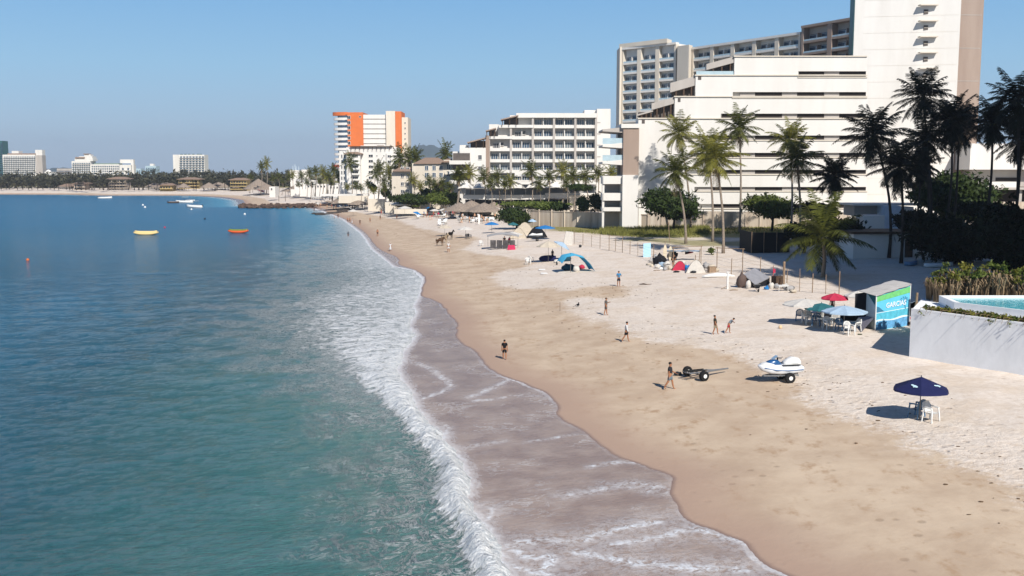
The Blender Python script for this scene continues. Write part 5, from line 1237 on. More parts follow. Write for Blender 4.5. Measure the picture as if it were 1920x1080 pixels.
b = MB(); e0, e1 = c1, off(c1, Vector((-.85, .2, -.15))); b.add([e0, e1, off(e1, Vector((0, 0, -1.9))), off(e0, Vector((0, 0, -2.0)))], [(0, 1, 2, 3)]); b.build('opening_shade', blackf, bt)  # black sheet stands for the shade inside the opening
b = MB(); t0, t1, t2 = off(a1, Vector((-.02, -.03, -.02))), off(c1, Vector((0, -.03, 0))), off(a1, Vector((-.1, -.03, -.7))); b.add([t0, t1, t2], [(0, 1, 2)]); b.build('teal_flap', tealf, bt)
b = MB(); f0 = G(1606, 600); f1 = mp(-.05, .02, .05); b.add([(f0.x, f0.y, f0.z+.95), off(f1, Vector((-.1, 0, .9))), off(f1, Vector((-1.3, -1.0, .03))), (f0.x-.3, f0.y-1.2, f0.z+.05)], [(0, 1, 2, 3)]); b.build('ground_sheet', mat('lilac_sheet', '8F8A93', .8), bt)
# clutter near the booth
def blobthing(name, label, cat, px, py, d, m, seed=1, rough=.2, z=None, group=None, n=12):
    p = G(px, py); o = thing(name, label, cat, p, group); b = MB(); b.blob((p.x, p.y, p.z+d[2]*.8 if z is None else p.z+z), d, seed, rough, n, 8); ob = b.build('body', m, o, smooth=True); return o
def one(name, label, cat, m, fn, group=None, smooth=False, loc=None):
    b = MB(); fn(b); vs = b.v; lx = sum(v[0] for v in vs)/len(vs); ly = sum(v[1] for v in vs)/len(vs); lz = min(v[2] for v in vs)
    o = b.build(name, m, None, smooth=smooth, loc=(lx, ly, lz)); return tag(o, label, cat, group)
p = G(1715, 613); one('wooden_post', 'thick leaning wooden post between the booth and the terrace wall', 'post', wood, lambda b: b.tube([(p.x, p.y, p.z-.3), (p.x+.02, p.y, p.z+1.4), (p.x+.08, p.y, p.z+2.75)], [.13, .12, .1], 8))
p = G(1705, 609); one('coconut_heap', 'small dark heap with a red bag beside the booth corner', 'heap', darkwood, lambda b: [b.blob((p.x+.25*math.cos(k*2), p.y+.2*math.sin(k*2), p.z+.15+.12*(k % 2)), (.2, .2, .16), k, .2, 7, 5) for k in range(6)])
p = G(1702, 608); one('red_bag', 'small red bag lying on the dark heap beside the booth', 'bag', redf, lambda b: b.blob((p.x, p.y, p.z+.5), (.22, .16, .12), 3, .2))
p = G(1712, 600); one('blue_cloth', 'pale blue cloth hanging between booth and wooden post', 'cloth', skyf, lambda b: b.sheet([[(p.x-.7+.25*i, p.y, p.z+1.5-.28*j-.1*math.sin(i*1.3)) for i in range(6)] for j in range(5)], .02))
p = G(1463, 616); one('yellow_ball', 'small pale yellow ball lying on the open sand left of the parasol cluster', 'ball', mat('ball', 'D8B890', .5), lambda b: b.blob((p.x, p.y, p.z+.13), (.15, .15, .15), 0, 0), smooth=True)
p = G(1612, 628); one('green_bottle', 'tiny dark green bottle lying before the booth', 'bottle', mat('bottle_green', '2F3A20', .3), lambda b: b.tube([(p.x-.15, p.y, p.z+.05), (p.x+.05, p.y, p.z+.05), (p.x+.2, p.y, p.z+.06)], [.05, .05, .02], 7))
for px, py, lab in ((1462, 594, 'small'), ):
    pass
# ---- fence
FP = [(1077,457),(1093,460),(1109,463),(1125,466),(1142,469),(1154,471),(1167,474),(1181,476),(1196,479),(1225,491),(1262,506),(1303,507),(1344,507),(1371,515),(1392,511),(1425,520),(1450,531),(1475,540),(1499,547),(1523,549),(1548,551),(1573,553)]
fn_ = thing('wire_fence', 'long thin post and wire fence running along the upper beach', 'fence', G(1300, 507)); posts = []
for i, (px, py) in enumerate(FP):
    p = G(px, py); h = 2.0 if i % 3 else 2.4; posts.append((p, h)); b = MB(); b.tube([(p.x, p.y, p.z-.2), (p.x+.04*math.sin(i*3), p.y, p.z+h)], .035+.015*(i % 2), 5); b.build('post', wood, fn_)
b = MB()
for q in (.25, .5, .75, .95):
    for (a, ha), (c, hc) in zip(posts[:-1], posts[1:]): b.tube([(a.x, a.y, a.z+1.9*q), ((a.x+c.x)/2, (a.y+c.y)/2, (a.z+c.z)/2+1.9*q-.06), (c.x, c.y, c.z+1.9*q)], .009, 3, cap=False)
b.build('wire', polem, fn_)
def frame(label, pxa, pxb, pya, pyb, h):
    a, c = G(pxa, pya), G(pxb, pyb); o = thing('pole_frame', label, 'frame', a)
    for q in (a, c): b = MB(); b.tube([(q.x, q.y, q.z-.2), (q.x, q.y, q.z+h)], .05, 6); b.build('post', wood, o)
    b = MB(); b.tube([(a.x-.2, a.y, a.z+h-.1), (c.x+.2, c.y, c.z+h-.08)], .045, 6); b.build('crossbar', wood, o)
frame('goal like pole frame on the sand behind the blue canopy, its crossbar level', 1142, 1167, 470, 474, 2.6)
frame('tall pole frame right of the white tarp, before the kayak', 1344, 1392, 507, 511, 3.0)
frame('pole frame over the trash camp, beside the leaning palm', 1262, 1314, 506, 503, 3.0)
# ---- camp of tarps and boards
p = G(1213, 482); one('blue_board', 'light blue board standing upright at the left end of the camp', 'board', mat('blue_board', 'A5CDE2', .5, .1, 1), lambda b: b.sheet([[(p.x-.55+.37*i, p.y+.02*j, p.z+.0+.5*j+.03*i) for i in range(4)] for j in range(5)], .05) or b.box((p.x, p.y+.05, p.z+1.0), (1.15, .06, 2.0), rz=.1, rx=-.12))
def surfboard(label, px, py, h, m, lean=.1):
    p = G(px, py)
    def f(b):
        n = 14; pts = []
        for i in range(n): a = 2*math.pi*i/n; pts.append((.27*math.sin(a)*(1 if math.cos(a) < 0 else .85), .5*h*(1-math.cos(a))))
        fr = [(p.x+q[0]+lean*q[1], p.y, p.z+q[1]) for q in pts]; bk_ = [(v[0], v[1]+.07, v[2]) for v in fr]
        b.add(fr+bk_, [tuple(range(n)), tuple(range(n, 2*n))[::-1]]+[(i, i+n, (i+1) % n+n, (i+1) % n) for i in range(n)])
    return one('surfboard', label, 'surfboard', m, f)
surfboard('tall cream surfboard standing in the camp, left one of two', 1246, 493, 2.6, mat('cream_board', 'CDBFA6', .4, .08, 1), .02)
surfboard('cream surfboard standing in the camp, right one of two, its foot hidden', 1256, 489, 2.1, mat('cream_board', 'CDBFA6', .4), .04)
surfboard('white surfboard standing by the big palapa', 898, 421, 2.6, wplast, .03)
for i, (px, py, d, m, lab) in enumerate([(1226, 492, (.7, .4, .35), wfab, 'crumpled white sack pile beside the upright blue board'), (1219, 497, (.6, .4, .15), cfab, 'flat cream cloth heap low at the left of the camp'), (1236, 497, (.9, .5, .75), blackf, 'black bundle of bags left of the surfboards'), (1241, 500, (.45, .3, .35), skyf, 'pale blue bag on the black bundle'), (1261, 488, (.7, .5, .8), blackf, 'black tarpaulin heap right of the surfboards'), (1251, 502, (.5, .4, .5), wfab, 'white cooler cloth bundle in front of the surfboards'), (1334, 508, (.55, .4, .45), cfab, 'tan sack heap right of the white tarp'), (1239, 505, (.3, .22, .16), wplast, 'small white buoy on the sand before the camp'), (1222, 500, (.25, .2, .18), cfab, 'small round cream bundle before the camp'), (1300, 512, (.38, .3, .18), dplast, 'dark bucket lid before the white tarp')]):
    blobthing('bundle', lab, 'bundle', px, py, d, m, i+3, .3)
for i, (px, py, d, m, lab) in enumerate([(1230, 486, (.5, .4, .4), greyf, 'grey bundle tucked behind the white sack pile'), (1247, 507, (.3, .3, .22), greyf, 'small grey bag in front of the camp cooler cloth'), (1256, 506, (.35, .25, .3), cfab, 'cream cloth roll left of the red tent'), (1268, 511, (.4, .2, .12), blackf, 'black rag pile on the sand before the red tent'), (1289, 508, (.35, .3, .4), bluef, 'blue sack wedged between red tent and white tarp'), (1324, 503, (.5, .4, .4), greyf, 'grey net heap behind the wooden crate'), (1343, 509, (.4, .3, .25), cfab, 'beige coil of rope beyond the kayak bow'), (1386, 534, (.35, .3, .3), greyf, 'grey sack left of the lean-to'), (1437, 543, (.25, .2, .2), bluef, 'blue jug right of the wheelbarrow'), (1487, 549, (.35, .3, .2), cfab, 'cream sack at the far right end of the camp row'), (1233, 503, (.4, .3, .3), wfab, 'white bag low in front of the black bundle'), (1278, 497, (.5, .4, .3), wfab, 'white folded sheet behind the red tent')]):
    blobthing('bundle', lab, 'bundle', px, py, d, m, i+60, .35)
for i, (px, py, l, lab) in enumerate([(1232, 508, .9, 'short stick lying before the left camp heap'), (1298, 522, 1.1, 'plank lying on the sand below the white tarp'), (1376, 545, .9, 'thin branch beside the white post'), (1245, 486, 2.6, 'leaning pole behind the surfboards'), (1310, 500, 2.4, 'pole standing at the back of the white tarp')]):
    p = G(px, py); one('stick', lab, 'stick', wood, (lambda b: b.tube([(p.x-l/2, p.y, p.z+.05), (p.x, p.y+.1, p.z+.09), (p.x+l/2, p.y+.15, p.z+.05)], .05, 5)) if l < 2 else (lambda b: b.tube([(p.x, p.y, p.z-.1), (p.x+.15, p.y, p.z+l)], .05, 5)))
def tent(name, label, px, py, w_, h, dp, m, back=None, sag=.1):
    p = G(px, py); o = thing(name, label, 'tent', p); b = MB(); gr = []
    for j in range(5):
        row = []
        for i in range(9):
            s = i/8*2-1; t = j/4; hh = h*(1-abs(s)**1.8)*(1-.35*t); row.append((p.x+s*w_/2*(1-.1*t), p.y+dp*t, p.z+hh+.04*math.sin(i*3+j*2)))
        gr.append(row)
    b.sheet(gr, .02); b.build('cover', m, o, smooth=True)
    b = MB(); k = [(p.x+(i/8*2-1)*w_/2*.96, p.y+.03, p.z+h*(1-abs(i/8*2-1)**1.8)*.97) for i in range(9)]; b.add(k, [tuple(range(9))]); b.build('front', back or m, o)
    return o
tent('red_tent', 'crimson dome tent in the middle of the camp', 1275, 507, 2.1, 1.25, 1.5, mat('dark_tent', '5A4B45', .8), redf)
tent('white_tarp', 'big white tarpaulin draped over goods, right of the red tent', 1305, 512, 2.6, 1.7, 1.6, wfab)
p = G(1283, 490); one('grey_tarp', 'grey blue tarp stretched low over the frame at the back of the camp', 'tarp', skyf, lambda b: b.sheet([[(p.x-2.4+.6*i, p.y+.5*j, p.z+1.5+.12*math.sin(i*1.7+j)-.05*j) for i in range(9)] for j in range(5)], .03), smooth=True)
p = G(1292, 486); one('red_cloth', 'small red cloth hanging on the camp frame behind the tents', 'cloth', redf, lambda b: b.sheet([[(p.x-.6+.3*i, p.y, p.z+1.15-.15*j+.1*i*(j-1)*.3) for i in range(5)] for j in range(4)], .02))
p = G(1322, 512); one('wooden_crate', 'brown crate with netting on the sand between white tarp and kayak', 'crate', wood, lambda b: b.box((p.x+.9, p.y+.3, p.z+.4), (.9, .7, .8), rz=.2))
p = G(1334, 478); one('plant_pot', 'green and orange potted bush before the palm foot', 'pot', bushl, lambda b: leafball(b, (p.x, p.y, p.z+.6), (.7, .6, .6), 160, .2, random.Random(4), .3))
p = G(1210, 534); one('driftwood', 'black stick lying flat on the open sand right of the blue shirted person', 'stick', darkwood, lambda b: b.tube([(p.x-.7, p.y, p.z+.06), (p.x-.2, p.y+.05, p.z+.1), (p.x+.2, p.y-.05, p.z+.05), (p.x+.7, p.y, p.z+.06)], [.04, .08, .05, .03], 6))
def loft(b, secs, n=12, flat=.5):
    """secs: (x, y centre, half width, z bottom, z top) along a hull"""
    vs = []
    for (cx, cy, hw, z0, z1, ux, uy) in secs:
        for j in range(n):
            a = 2*math.pi*j/n; c, s_ = math.cos(a), math.sin(a); sg = lambda v, e: math.copysign(abs(v)**e, v)
            vs.append((cx-uy*hw*sg(c, .6), cy+ux*hw*sg(c, .6), (z0+z1)/2+(z1-z0)/2*sg(s_, .55)))
    k = len(secs)
    b.add(vs, [(i*n+j, i*n+(j+1) % n, (i+1)*n+(j+1) % n, (i+1)*n+j) for i in range(k-1) for j in range(n)]+[tuple(range(n))[::-1], tuple((k-1)*n+j for j in range(n))])
def hull(p, ang, L_, W_, H_, n=9, z=0, bow=.8, keel=.15):
    ux, uy = math.cos(ang), math.sin(ang); out = []
    for i in range(n):
        t = i/(n-1); s = (t-.5)*L_; hw = W_/2*(math.sin(math.pi*min(.5, .10+t*1.4)) if t < .3 else (1-((t-.3)/.7)**2.6)*1.0+.02)
        out.append((p[0]+ux*s, p[1]+uy*s, max(.02, hw), p[2]+z+keel*(t**3)*H_*bow*2.2, p[2]+z+H_*(1+.35*t*t), ux, uy))
    return out
p = G(1348, 520); kp = (p.x, p.y, p.z); one('kayak', 'long white upturned kayak lying before the tall pole frame', 'kayak', wplast, lambda b: loft(b, [(kp[0]-2.0+.5*i, kp[1]+.06*i, .5*math.sin(math.pi*(i+.35)/8.7), kp[2], kp[2]+.1+.42*math.sin(math.pi*(i+.5)/9), 1, 0) for i in range(9)]), smooth=True)
p = G(1364, 542); o = thing('white_post', 'short white post with a fallen stick before the kayak', 'post', p); b = MB(); b.tube([(p.x, p.y, p.z-.2), (p.x, p.y, p.z+1.8)], .11, 8); b.build('shaft', wplast, o); b = MB(); b.box((p.x, p.y, p.z+1.83), (.3, .3, .08)); b.build('cap', wplast, o); b = MB(); b.tube([(p.x-.7, p.y-.2, p.z+.05), (p.x-.1, p.y, p.z+.3)], .035, 5); b.build('stick', wood, o)
# grey lean-to
p = G(1415, 540); o = thing('lean_to', 'grey tarp lean-to with black underside near the fence', 'shelter', p)
q = [at(1394, 514, p.y+1.0), at(1415, 502, p.y+3.2), at(1443, 520, p.y+2.2), at(1416, 534, p.y-.2)]
b = MB(); b.sheet([[tuple(q[0]), tuple(q[1])], [tuple(q[3]), tuple(q[2])]], .05); b.build('tarp', mat('grey_tarp', '85858A', .6, .15, 1.5), o)
b = MB(); b.add([(q[0].x, q[0].y, q[0].z-.06), (q[3].x, q[3].y, q[3].z-.06), (q[3].x, q[3].y+.2, p.z), (q[0].x-.2, q[0].y+.1, p.z)], [(0, 1, 2, 3)]); b.add([(q[3].x, q[3].y, q[3].z-.06), (q[2].x, q[2].y, q[2].z-.06), (q[2].x, q[2].y, p.z+.1), (q[3].x, q[3].y+.25, p.z+.2)], [(0, 1, 2, 3)]); b.build('dark_side', blackf, o)
b = MB(); b.blob((q[0].x-.2, q[0].y, p.z+.6), (.55, .5, .85), 5, .2); b.build('folded_cover', mat('dark_tent', '5A4B45', .8), o, smooth=True)
for v in (q[3], q[2]): b = MB(); b.tube([(v.x, v.y, p.z-.1), (v.x, v.y, v.z)], .035, 5); b.build('pole', wood, o)
p = G(1403, 541); one('white_sack', 'small white sack propped at the mouth of the grey lean-to', 'sack', wfab, lambda b: b.blob((p.x, p.y, p.z+.4), (.3, .25, .5), 4, .15), smooth=True)
p = G(1420, 547); o = thing('wheelbarrow', 'small dark wheelbarrow under the corner of the grey lean-to', 'wheelbarrow', p); b = MB(); b.add([(p.x-.35, p.y-.3, p.z+.75), (p.x+.35, p.y-.3, p.z+.75), (p.x+.4, p.y+.35, p.z+.75), (p.x-.4, p.y+.35, p.z+.75), (p.x-.15, p.y-.1, p.z+.35), (p.x+.15, p.y-.1, p.z+.35), (p.x+.15, p.y+.15, p.z+.35), (p.x-.15, p.y+.15, p.z+.35)], [(4, 5, 6, 7), (0, 1, 5, 4), (1, 2, 6, 5), (2, 3, 7, 6), (3, 0, 4, 7)]); b.build('tray', dplast, o); b = MB(); b.tube([(p.x-.05, p.y-.4, p.z+.17), (p.x+.05, p.y-.4, p.z+.17)], .17, 12); b.build('wheel', rubber, o)
for sx in (-1, 1): b = MB(); b.tube([(p.x+sx*.1, p.y-.4, p.z+.17), (p.x+sx*.25, p.y+.3, p.z+.5), (p.x+sx*.3, p.y+.9, p.z+.65)], .02, 4); b.build('handle', darkwood, o)
for i, (px, py, d, m, lab) in enumerate([(1446, 541, (.3, .25, .35), wfab, 'white bag right of the lean-to, leftmost of its row'), (1456, 541, (.3, .3, .3), greyf, 'grey bag between white bag and low table'), (1480, 545, (.5, .35, .3), greyf, 'grey pile of nets at the right end of the camp row'), (1472, 541, (.35, .3, .3), wfab, 'white cloth pile on the low table')]): blobthing('bag', lab, 'bag', px, py, d, m, i+20, .3)
table('low_table', 'low white table with boxes by the fence, right of the lean-to', G(1466, 546), .3, 1.2, .7, wplast, h=.6)
p = G(1459, 538); one('dark_crate', 'dark crate standing behind the low table', 'crate', darkwood, lambda b: b.box((p.x, p.y+.3, p.z+.7), (1.1, .8, .9), rz=.2)); p2 = G(1449, 535); one('red_flag', 'little red flag cloth on a stick above the bags', 'flag', redf, lambda b: (b.tube([(p2.x, p2.y, p2.z), (p2.x, p2.y, p2.z+2.0)], .025, 5), b.box((p2.x+.12, p2.y, p2.z+1.6), (.25, .03, .45))))
p = G(1469, 541); one('wooden_post', 'thick wooden fence post right of the low table', 'post', wood, lambda b: b.tube([(p.x, p.y, p.z-.2), (p.x, p.y, p.z+2.9)], .13, 7))
p = G(1256, 455); one('tall_pole', 'tall thin pole with a small knob behind the camp', 'pole', wood, lambda b: (b.tube([(p.x, p.y, p.z), (p.x-.3, p.y, p.z+3.3)], .06, 6), b.blob((p.x-.3, p.y, p.z+3.4), (.16, .16, .2), 1)))
# shaded rowing boats near the hedge
for px, py, l, m, lab in ((1760, 501, 3.6, wplast, 'pale upturned skiff lying in the deep shade before the dark trees'), (1708, 498, 1.6, bplast, 'low blue grey box boat in the shade left of the skiff')):
    p = G(px, py); hh = hull((p.x, p.y, p.z), .05, l, 1.3, .5); one('skiff', lab, 'boat', m, lambda b: loft(b, hh), smooth=True)
# ---- jet ski on trailer, empty trailer
def wheel(root, c, r, wd, ax, hubm=polem, nm='wheel'):
    a = Vector(ax).normalized(); c = Vector(c); pr = [(-wd/2-.012, r*.75), (-wd/2, r*.95), (-wd*.3, r), (wd*.3, r), (wd/2, r*.95), (wd/2+.012, r*.75)]
    b = MB(); b.tube([c+a*q[0] for q in pr], [q[1] for q in pr], 16); w_ = b.build(nm, rubber, root, smooth=False)
    b = MB(); b.tube([c-a*(wd/2+.03), c+a*(wd/2+.03)], r*.4, 12); b.build('rim', hubm, w_); return w_
def trailer(label, c, ang, L_, tw=.62, wr=.33):
    z = c[2]; o = thing('beach_trailer', label, 'trailer', c); ux, uy = math.cos(ang), math.sin(ang); P = lambda s, t, h: (c[0]+ux*s-uy*t, c[1]+uy*s+ux*t, z+h)
    b = MB()
    for t in (-.35, .35): b.tube([P(-.8, t, .45), P(.6, t, .45), P(1.4, t*.2, .42), P(L_, 0, .45)], .05, 6)
    for s in (-.75, 0, .6): b.tube([P(s, -.45, .42), P(s, .45, .42)], .03, 6)
    b.build('frame', metal, o)
    for t in (-tw, tw): wheel(o, P(-.1, t, wr), wr, .24, (-uy, ux, 0), wplast)
    b = MB(); b.tube([P(-.1, -tw, wr), P(-.1, tw, wr)], .05, 6); b.build('axle', polem, o)
    b = MB()
    for t in (-.2, .2): b.box(P(-.1, t, .53), (1.5, .08, .06), rz=ang)
    b.build('bunk', rubber, o); return o
tp = G(1317, 713); trailer('empty two wheeled beach trailer with long drawbar standing on damp sand', (tp.x-.25, tp.y+.6, tp.z), .45, 2.5, .9, .33)
jp = G(1462, 715); trailer('dark beach trailer carrying the white jet ski', (jp.x+.25, jp.y, jp.z), 3.35, 1.3)
js = thing('jet_ski', 'white and blue jet ski resting on a trailer on the sand', 'jet ski', (jp.x, jp.y, jp.z+.4)); ja = math.pi+.22; ux, uy = math.cos(ja), math.sin(ja)
J = lambda s, t, h: (jp.x+ux*s-uy*t, jp.y+uy*s+ux*t, jp.z+h)
def sec(s, hw, z0, z1): q = J(s, 0, 0); return (q[0], q[1], hw, jp.z+z0, jp.z+z1, ux, uy)
b = MB(); loft(b, [sec(-1.45, .42, .72, .98), sec(-1.3, .56, .6, 1.05), sec(-.6, .62, .52, 1.08), sec(.2, .62, .5, 1.12), sec(.8, .5, .56, 1.16), sec(1.25, .28, .74, 1.15), sec(1.5, .06, .98, 1.12)], 14); b.build('hull', mat('gelcoat', 'D8DADC', .25, .04, 2, spec=.5), js, smooth=True)
b = MB(); loft(b, [sec(.0, .2, 1.0, 1.2), sec(.25, .30, 1.0, 1.40), sec(.55, .31, 1.0, 1.42), sec(.85, .22, 1.0, 1.32), sec(1.1, .1, 1.05, 1.2)], 12); b.build('hood', mat('blue_hood', '23507E', .25, .2, 3, spec=.5), js, smooth=True)
b = MB(); loft(b, [sec(-1.3, .26, 1.0, 1.3), sec(-1.15, .33, 1.0, 1.5), sec(-.75, .33, 1.0, 1.55), sec(-.45, .26, 1.0, 1.42), sec(-.2, .2, 1.0, 1.28)], 12); b.build('seat', wplast, js, smooth=True)
b = MB(); b.tube([J(.12, -.36, 1.55), J(.2, -.1, 1.52), J(.2, .1, 1.52), J(.12, .36, 1.55)], .03, 6); b.tube([J(.2, 0, 1.35), J(.2, 0, 1.52)], .05, 6); b.build('handlebar', dplast, js)
b = MB()
for t in (-1, 1): b.tube([J(-1.3, t*.56, .8), J(-.3, t*.625, .78), J(.5, t*.59, .82), J(1.2, t*.31, .95)], .035, 5)
b.build('rub_rail', mat('blue_hood', '23507E'), js)
for t in (-1, 1): b = MB(); b.box(J(-.5, t*.5, 1.1), (1.2, .16, .05), rz=ja); b.build('footwell', dplast, js)
b = MB(); loft(b, [sec(.6, .45, 1.0, 1.2), sec(.95, .36, 1.0, 1.27), sec(1.35, .14, 1.05, 1.2)], 12); b.build('bow_cover', wplast, js, smooth=True)
b = MB(); b.add([J(.55, -.22, 1.44), J(.55, .22, 1.44), J(.25, .18, 1.66), J(.25, -.18, 1.66)], [(0, 1, 2, 3)]); b.build('windshield', mat('windshield', '8FA8BC', .1, .05, 1), js)
# second jet ski under the canopies further up the beach
p = G(1004, 452); q = thing('jet_ski', 'black and white jet ski under the blue and dark canopies further up the beach', 'jet ski', p)
b = MB(); loft(b, [(p.x-1.7, p.y, .06, p.z+.8, p.z+.9, 1, 0), (p.x-1.2, p.y, .4, p.z+.55, p.z+1.0, 1, 0), (p.x, p.y, .62, p.z+.5, p.z+1.1, 1, 0), (p.x+1.6, p.y, .5, p.z+.55, p.z+1.05, 1, 0)]); b.build('hull', dplast, q, smooth=True)
b = MB(); loft(b, [(p.x-1.3, p.y, .1, p.z+1.0, p.z+1.1, 1, 0), (p.x-.6, p.y, .36, p.z+.95, p.z+1.5, 1, 0), (p.x+.2, p.y, .3, p.z+1, p.z+1.35, 1, 0), (p.x+1.3, p.y, .3, p.z+1, p.z+1.5, 1, 0)]); b.build('seat', wplast, q, smooth=True)
for t in (-1, 1): wheel(q, (p.x+.3, p.y+t*.5, p.z+.28), .28, .18, (0, 1, 0))
# ---- canopies and tents of the middle beach
p = G(1080, 510); o = thing('beach_canopy', 'bright blue arched cloth canopy on one pole sheltering coolers', 'canopy', p); b = MB(); gr = []
P_ = [at(1049, 490, p.y-.2), at(1058, 478, p.y), at(1073, 475, p.y), at(1091, 480, p.y), at(1103, 492, p.y), at(1111, 505, p.y)]
for j in range(5): gr.append([(v.x-.15*(j-2), v.y+(j-1)*.75, v.z-.11*(j-2)**2*.5) for v in P_])
b.sheet(gr, .03); b.build('cloth', cyanf, o, smooth=True); b = MB(); x_ = AX(1070, p.y, 3); b.tube([(x_, p.y, p.z-.2), (x_, p.y, P_[2].z)], .035, 6); b.build('pole', polem, o)
for px, py, d, m, lab in ((1066, 507, (1.0, .5, .5), deepteal, 'dark teal cooler bundle under the bright blue canopy'), (1081, 509, (.45, .4, .42), wfab, 'white bag under the bright blue canopy'), (1091, 504, (.4, .3, .32), redf, 'red bag under the bright blue canopy'), (1028, 490, (1.35, .5, .5), navy, 'navy covered load under the cream parasol'), (1060, 490, (.9, .4, .5), deepteal, 'dark blue bundle between cream parasol and blue canopy'), (1043, 493, (.4, .3, .3), wfab, 'white bag on the sand beside the navy load'), (1044, 497, (.12, .1, .3), dplast, 'black bottle pair on the sand before the navy load')): blobthing('bundle', lab, 'bundle', px, py, d, m, int(px), .15)
p = G(1028, 492); umbrella('beach_umbrella', 'large cream parasol above the navy covered load', p, 3.2, 1.75, cfab, n=8, peak=.75)
p = G(1053, 487); umbrella('beach_umbrella', 'tilted white and blue striped edge parasol half behind the blue canopy', p, 2.7, 1.3, skyf, n=8, peak=.5, tilt=.5)
p = G(943, 467); o = thing('grey_shelter', 'grey patched shelter with hanging side cloths and a pink bag, mid beach', 'shelter', p); b = MB()
gr = [[(p.x-2.8+.8*i, p.y+.8*j, p.z+2.0+.55*math.sin(math.pi*(i+.5)/8)+.3*math.sin(math.pi*j/4)-.04*((i*3+j) % 3)) for i in range(8)] for j in range(5)]; b.sheet(gr, .03); b.build('roof_cloth', greyf, o, smooth=True)
for i in range(4): b = MB(); x_ = p.x-2.2+1.1*i; b.sheet([[(x_+.33*k, p.y+.15*math.sin(k+i), p.z+1.55-.48*j) for k in range(4)] for j in range(4)], .02); b.build('side_cloth', mat('patched_cloth', '6E6A6A', .9, .3, 2), o)
for x_ in (-2.6, 0, 2.6): b = MB(); b.tube([(p.x+x_, p.y, p.z-.1), (p.x+x_, p.y, p.z+2.1)], .03, 5); b.build('pole', polem, o)
p = G(959, 468); one('pink_bag', 'crimson pink bag at the right foot of the grey shelter', 'bag', pinkf, lambda b: b.box((p.x, p.y-.3, p.z+.4), (1.4, .5, .8), taper=.8)); p = G(962, 462); umbrella('beach_umbrella', 'white parasol overlapping the grey shelter at its right', p, 2.6, 1.7, wfab, n=8)
for px, py, w_, h, m, lab in ((972, 447, 3.4, 2.1, wfab, 'white tent, left one of the pair by the sea almond tree'), (984, 440, 4.4, 2.6, wfab, 'larger white tent right of the pair by the sea almond tree'), (1007, 446, 4.2, 2.3, blackf, 'black tarp tent right of the white tents'), ):
    tent('beach_tent', lab, px, py, w_, h, 2.5, m, cfab if m is wfab else blackf)
for px, py, h, r, m, lab in ((922, 437, 2.4, 1.5, bluef, 'small vivid blue parasol left of the grey shelter'), (962, 436, 2.2, 1.1, tealf, 'small teal parasol before the sea almond tree'), (998, 433, 2.6, .9, skyf, 'pale blue parasol behind the black tarp tent'), (1022, 449, 2.7, 1.9, bluef, 'vivid blue parasol over the second jet ski'), (873, 446, 2.3, 1.6, wfab, 'white parasol with blue chairs on the open sand'), (834, 442, 2.3, 1.5, cfab, 'cream parasol behind the dark horse'), (782, 411, 2.2, 1.2, bluef, 'blue tilted parasol at the seaward end of the lounger rows'), (804, 401, 2.2, 1.2, bluef, 'blue parasol among the white loungers')):
    umbrella('beach_umbrella', lab, G(px, py), h, r, m, n=8, peak=.5, tilt=.35 if 'tilted' in lab else 0)
p = G(1066, 459); one('white_board_stack', 'upright white cloth covered rack on the sand right of the second jet ski', 'rack', wfab, lambda b: b.box((p.x, p.y, p.z+1.15), (1.6, .8, 2.3), rx=.08, ry=.12, taper=.8))
p = G(1088, 464); one('black_ball', 'small black ball on the sand by the fence', 'ball', dplast, lambda b: b.blob((p.x, p.y, p.z+.25), (.25, .25, .25), 0, 0))
for px, py, rz, c, lab in ((876, 448, .5, 1, 'blue chair under the white parasol on the open sand'), (881, 447, 2.0, 1, 'second blue chair under the white parasol on the open sand'), (902, 461, .3, 0, 'lone white chair between horses and grey shelter'), (990, 496, .4, 0, 'white chair facing the water left of the cream parasol'), (995, 492, 2.4, 0, 'white chair behind the one facing the water')):
    p = G(px, py)
    if c: chair('plastic_chair', lab, p, rz, dplast)
    else: dup(ch0, p, rz, 1.15, lab)
for i, (px, py) in enumerate(((1016, 507), (1020, 514))): p = G(px, py); one('flat_board', f'flat white board lying on the sand, {"far" if i == 0 else "near"} one of two', 'board', wplast, lambda b: b.box((p.x, p.y, p.z+.12), (.9, .5, .05), rz=.2, rx=.2))
p = G(1050, 583); one('stick', 'thin upright stick on the damp sand', 'stick', darkwood, lambda b: b.tube([(p.x, p.y, p.z), (p.x, p.y, p.z+.9)], .02, 5)); p = G(1084, 575); one('crow', 'small dark bird on the sand beside a thin line', 'bird', blackf, lambda b: (b.blob((p.x, p.y, p.z+.2), (.16, .1, .12), 1, .1), b.blob((p.x+.05, p.y, p.z+.38), (.07, .06, .07), 2), b.tube([(p.x-.1, p.y, p.z+.2), (p.x-.35, p.y, p.z+.12)], [.05, .02], 5), b.tube([(p.x, p.y, p.z), (p.x, p.y, p.z+.15)], .015, 4)))
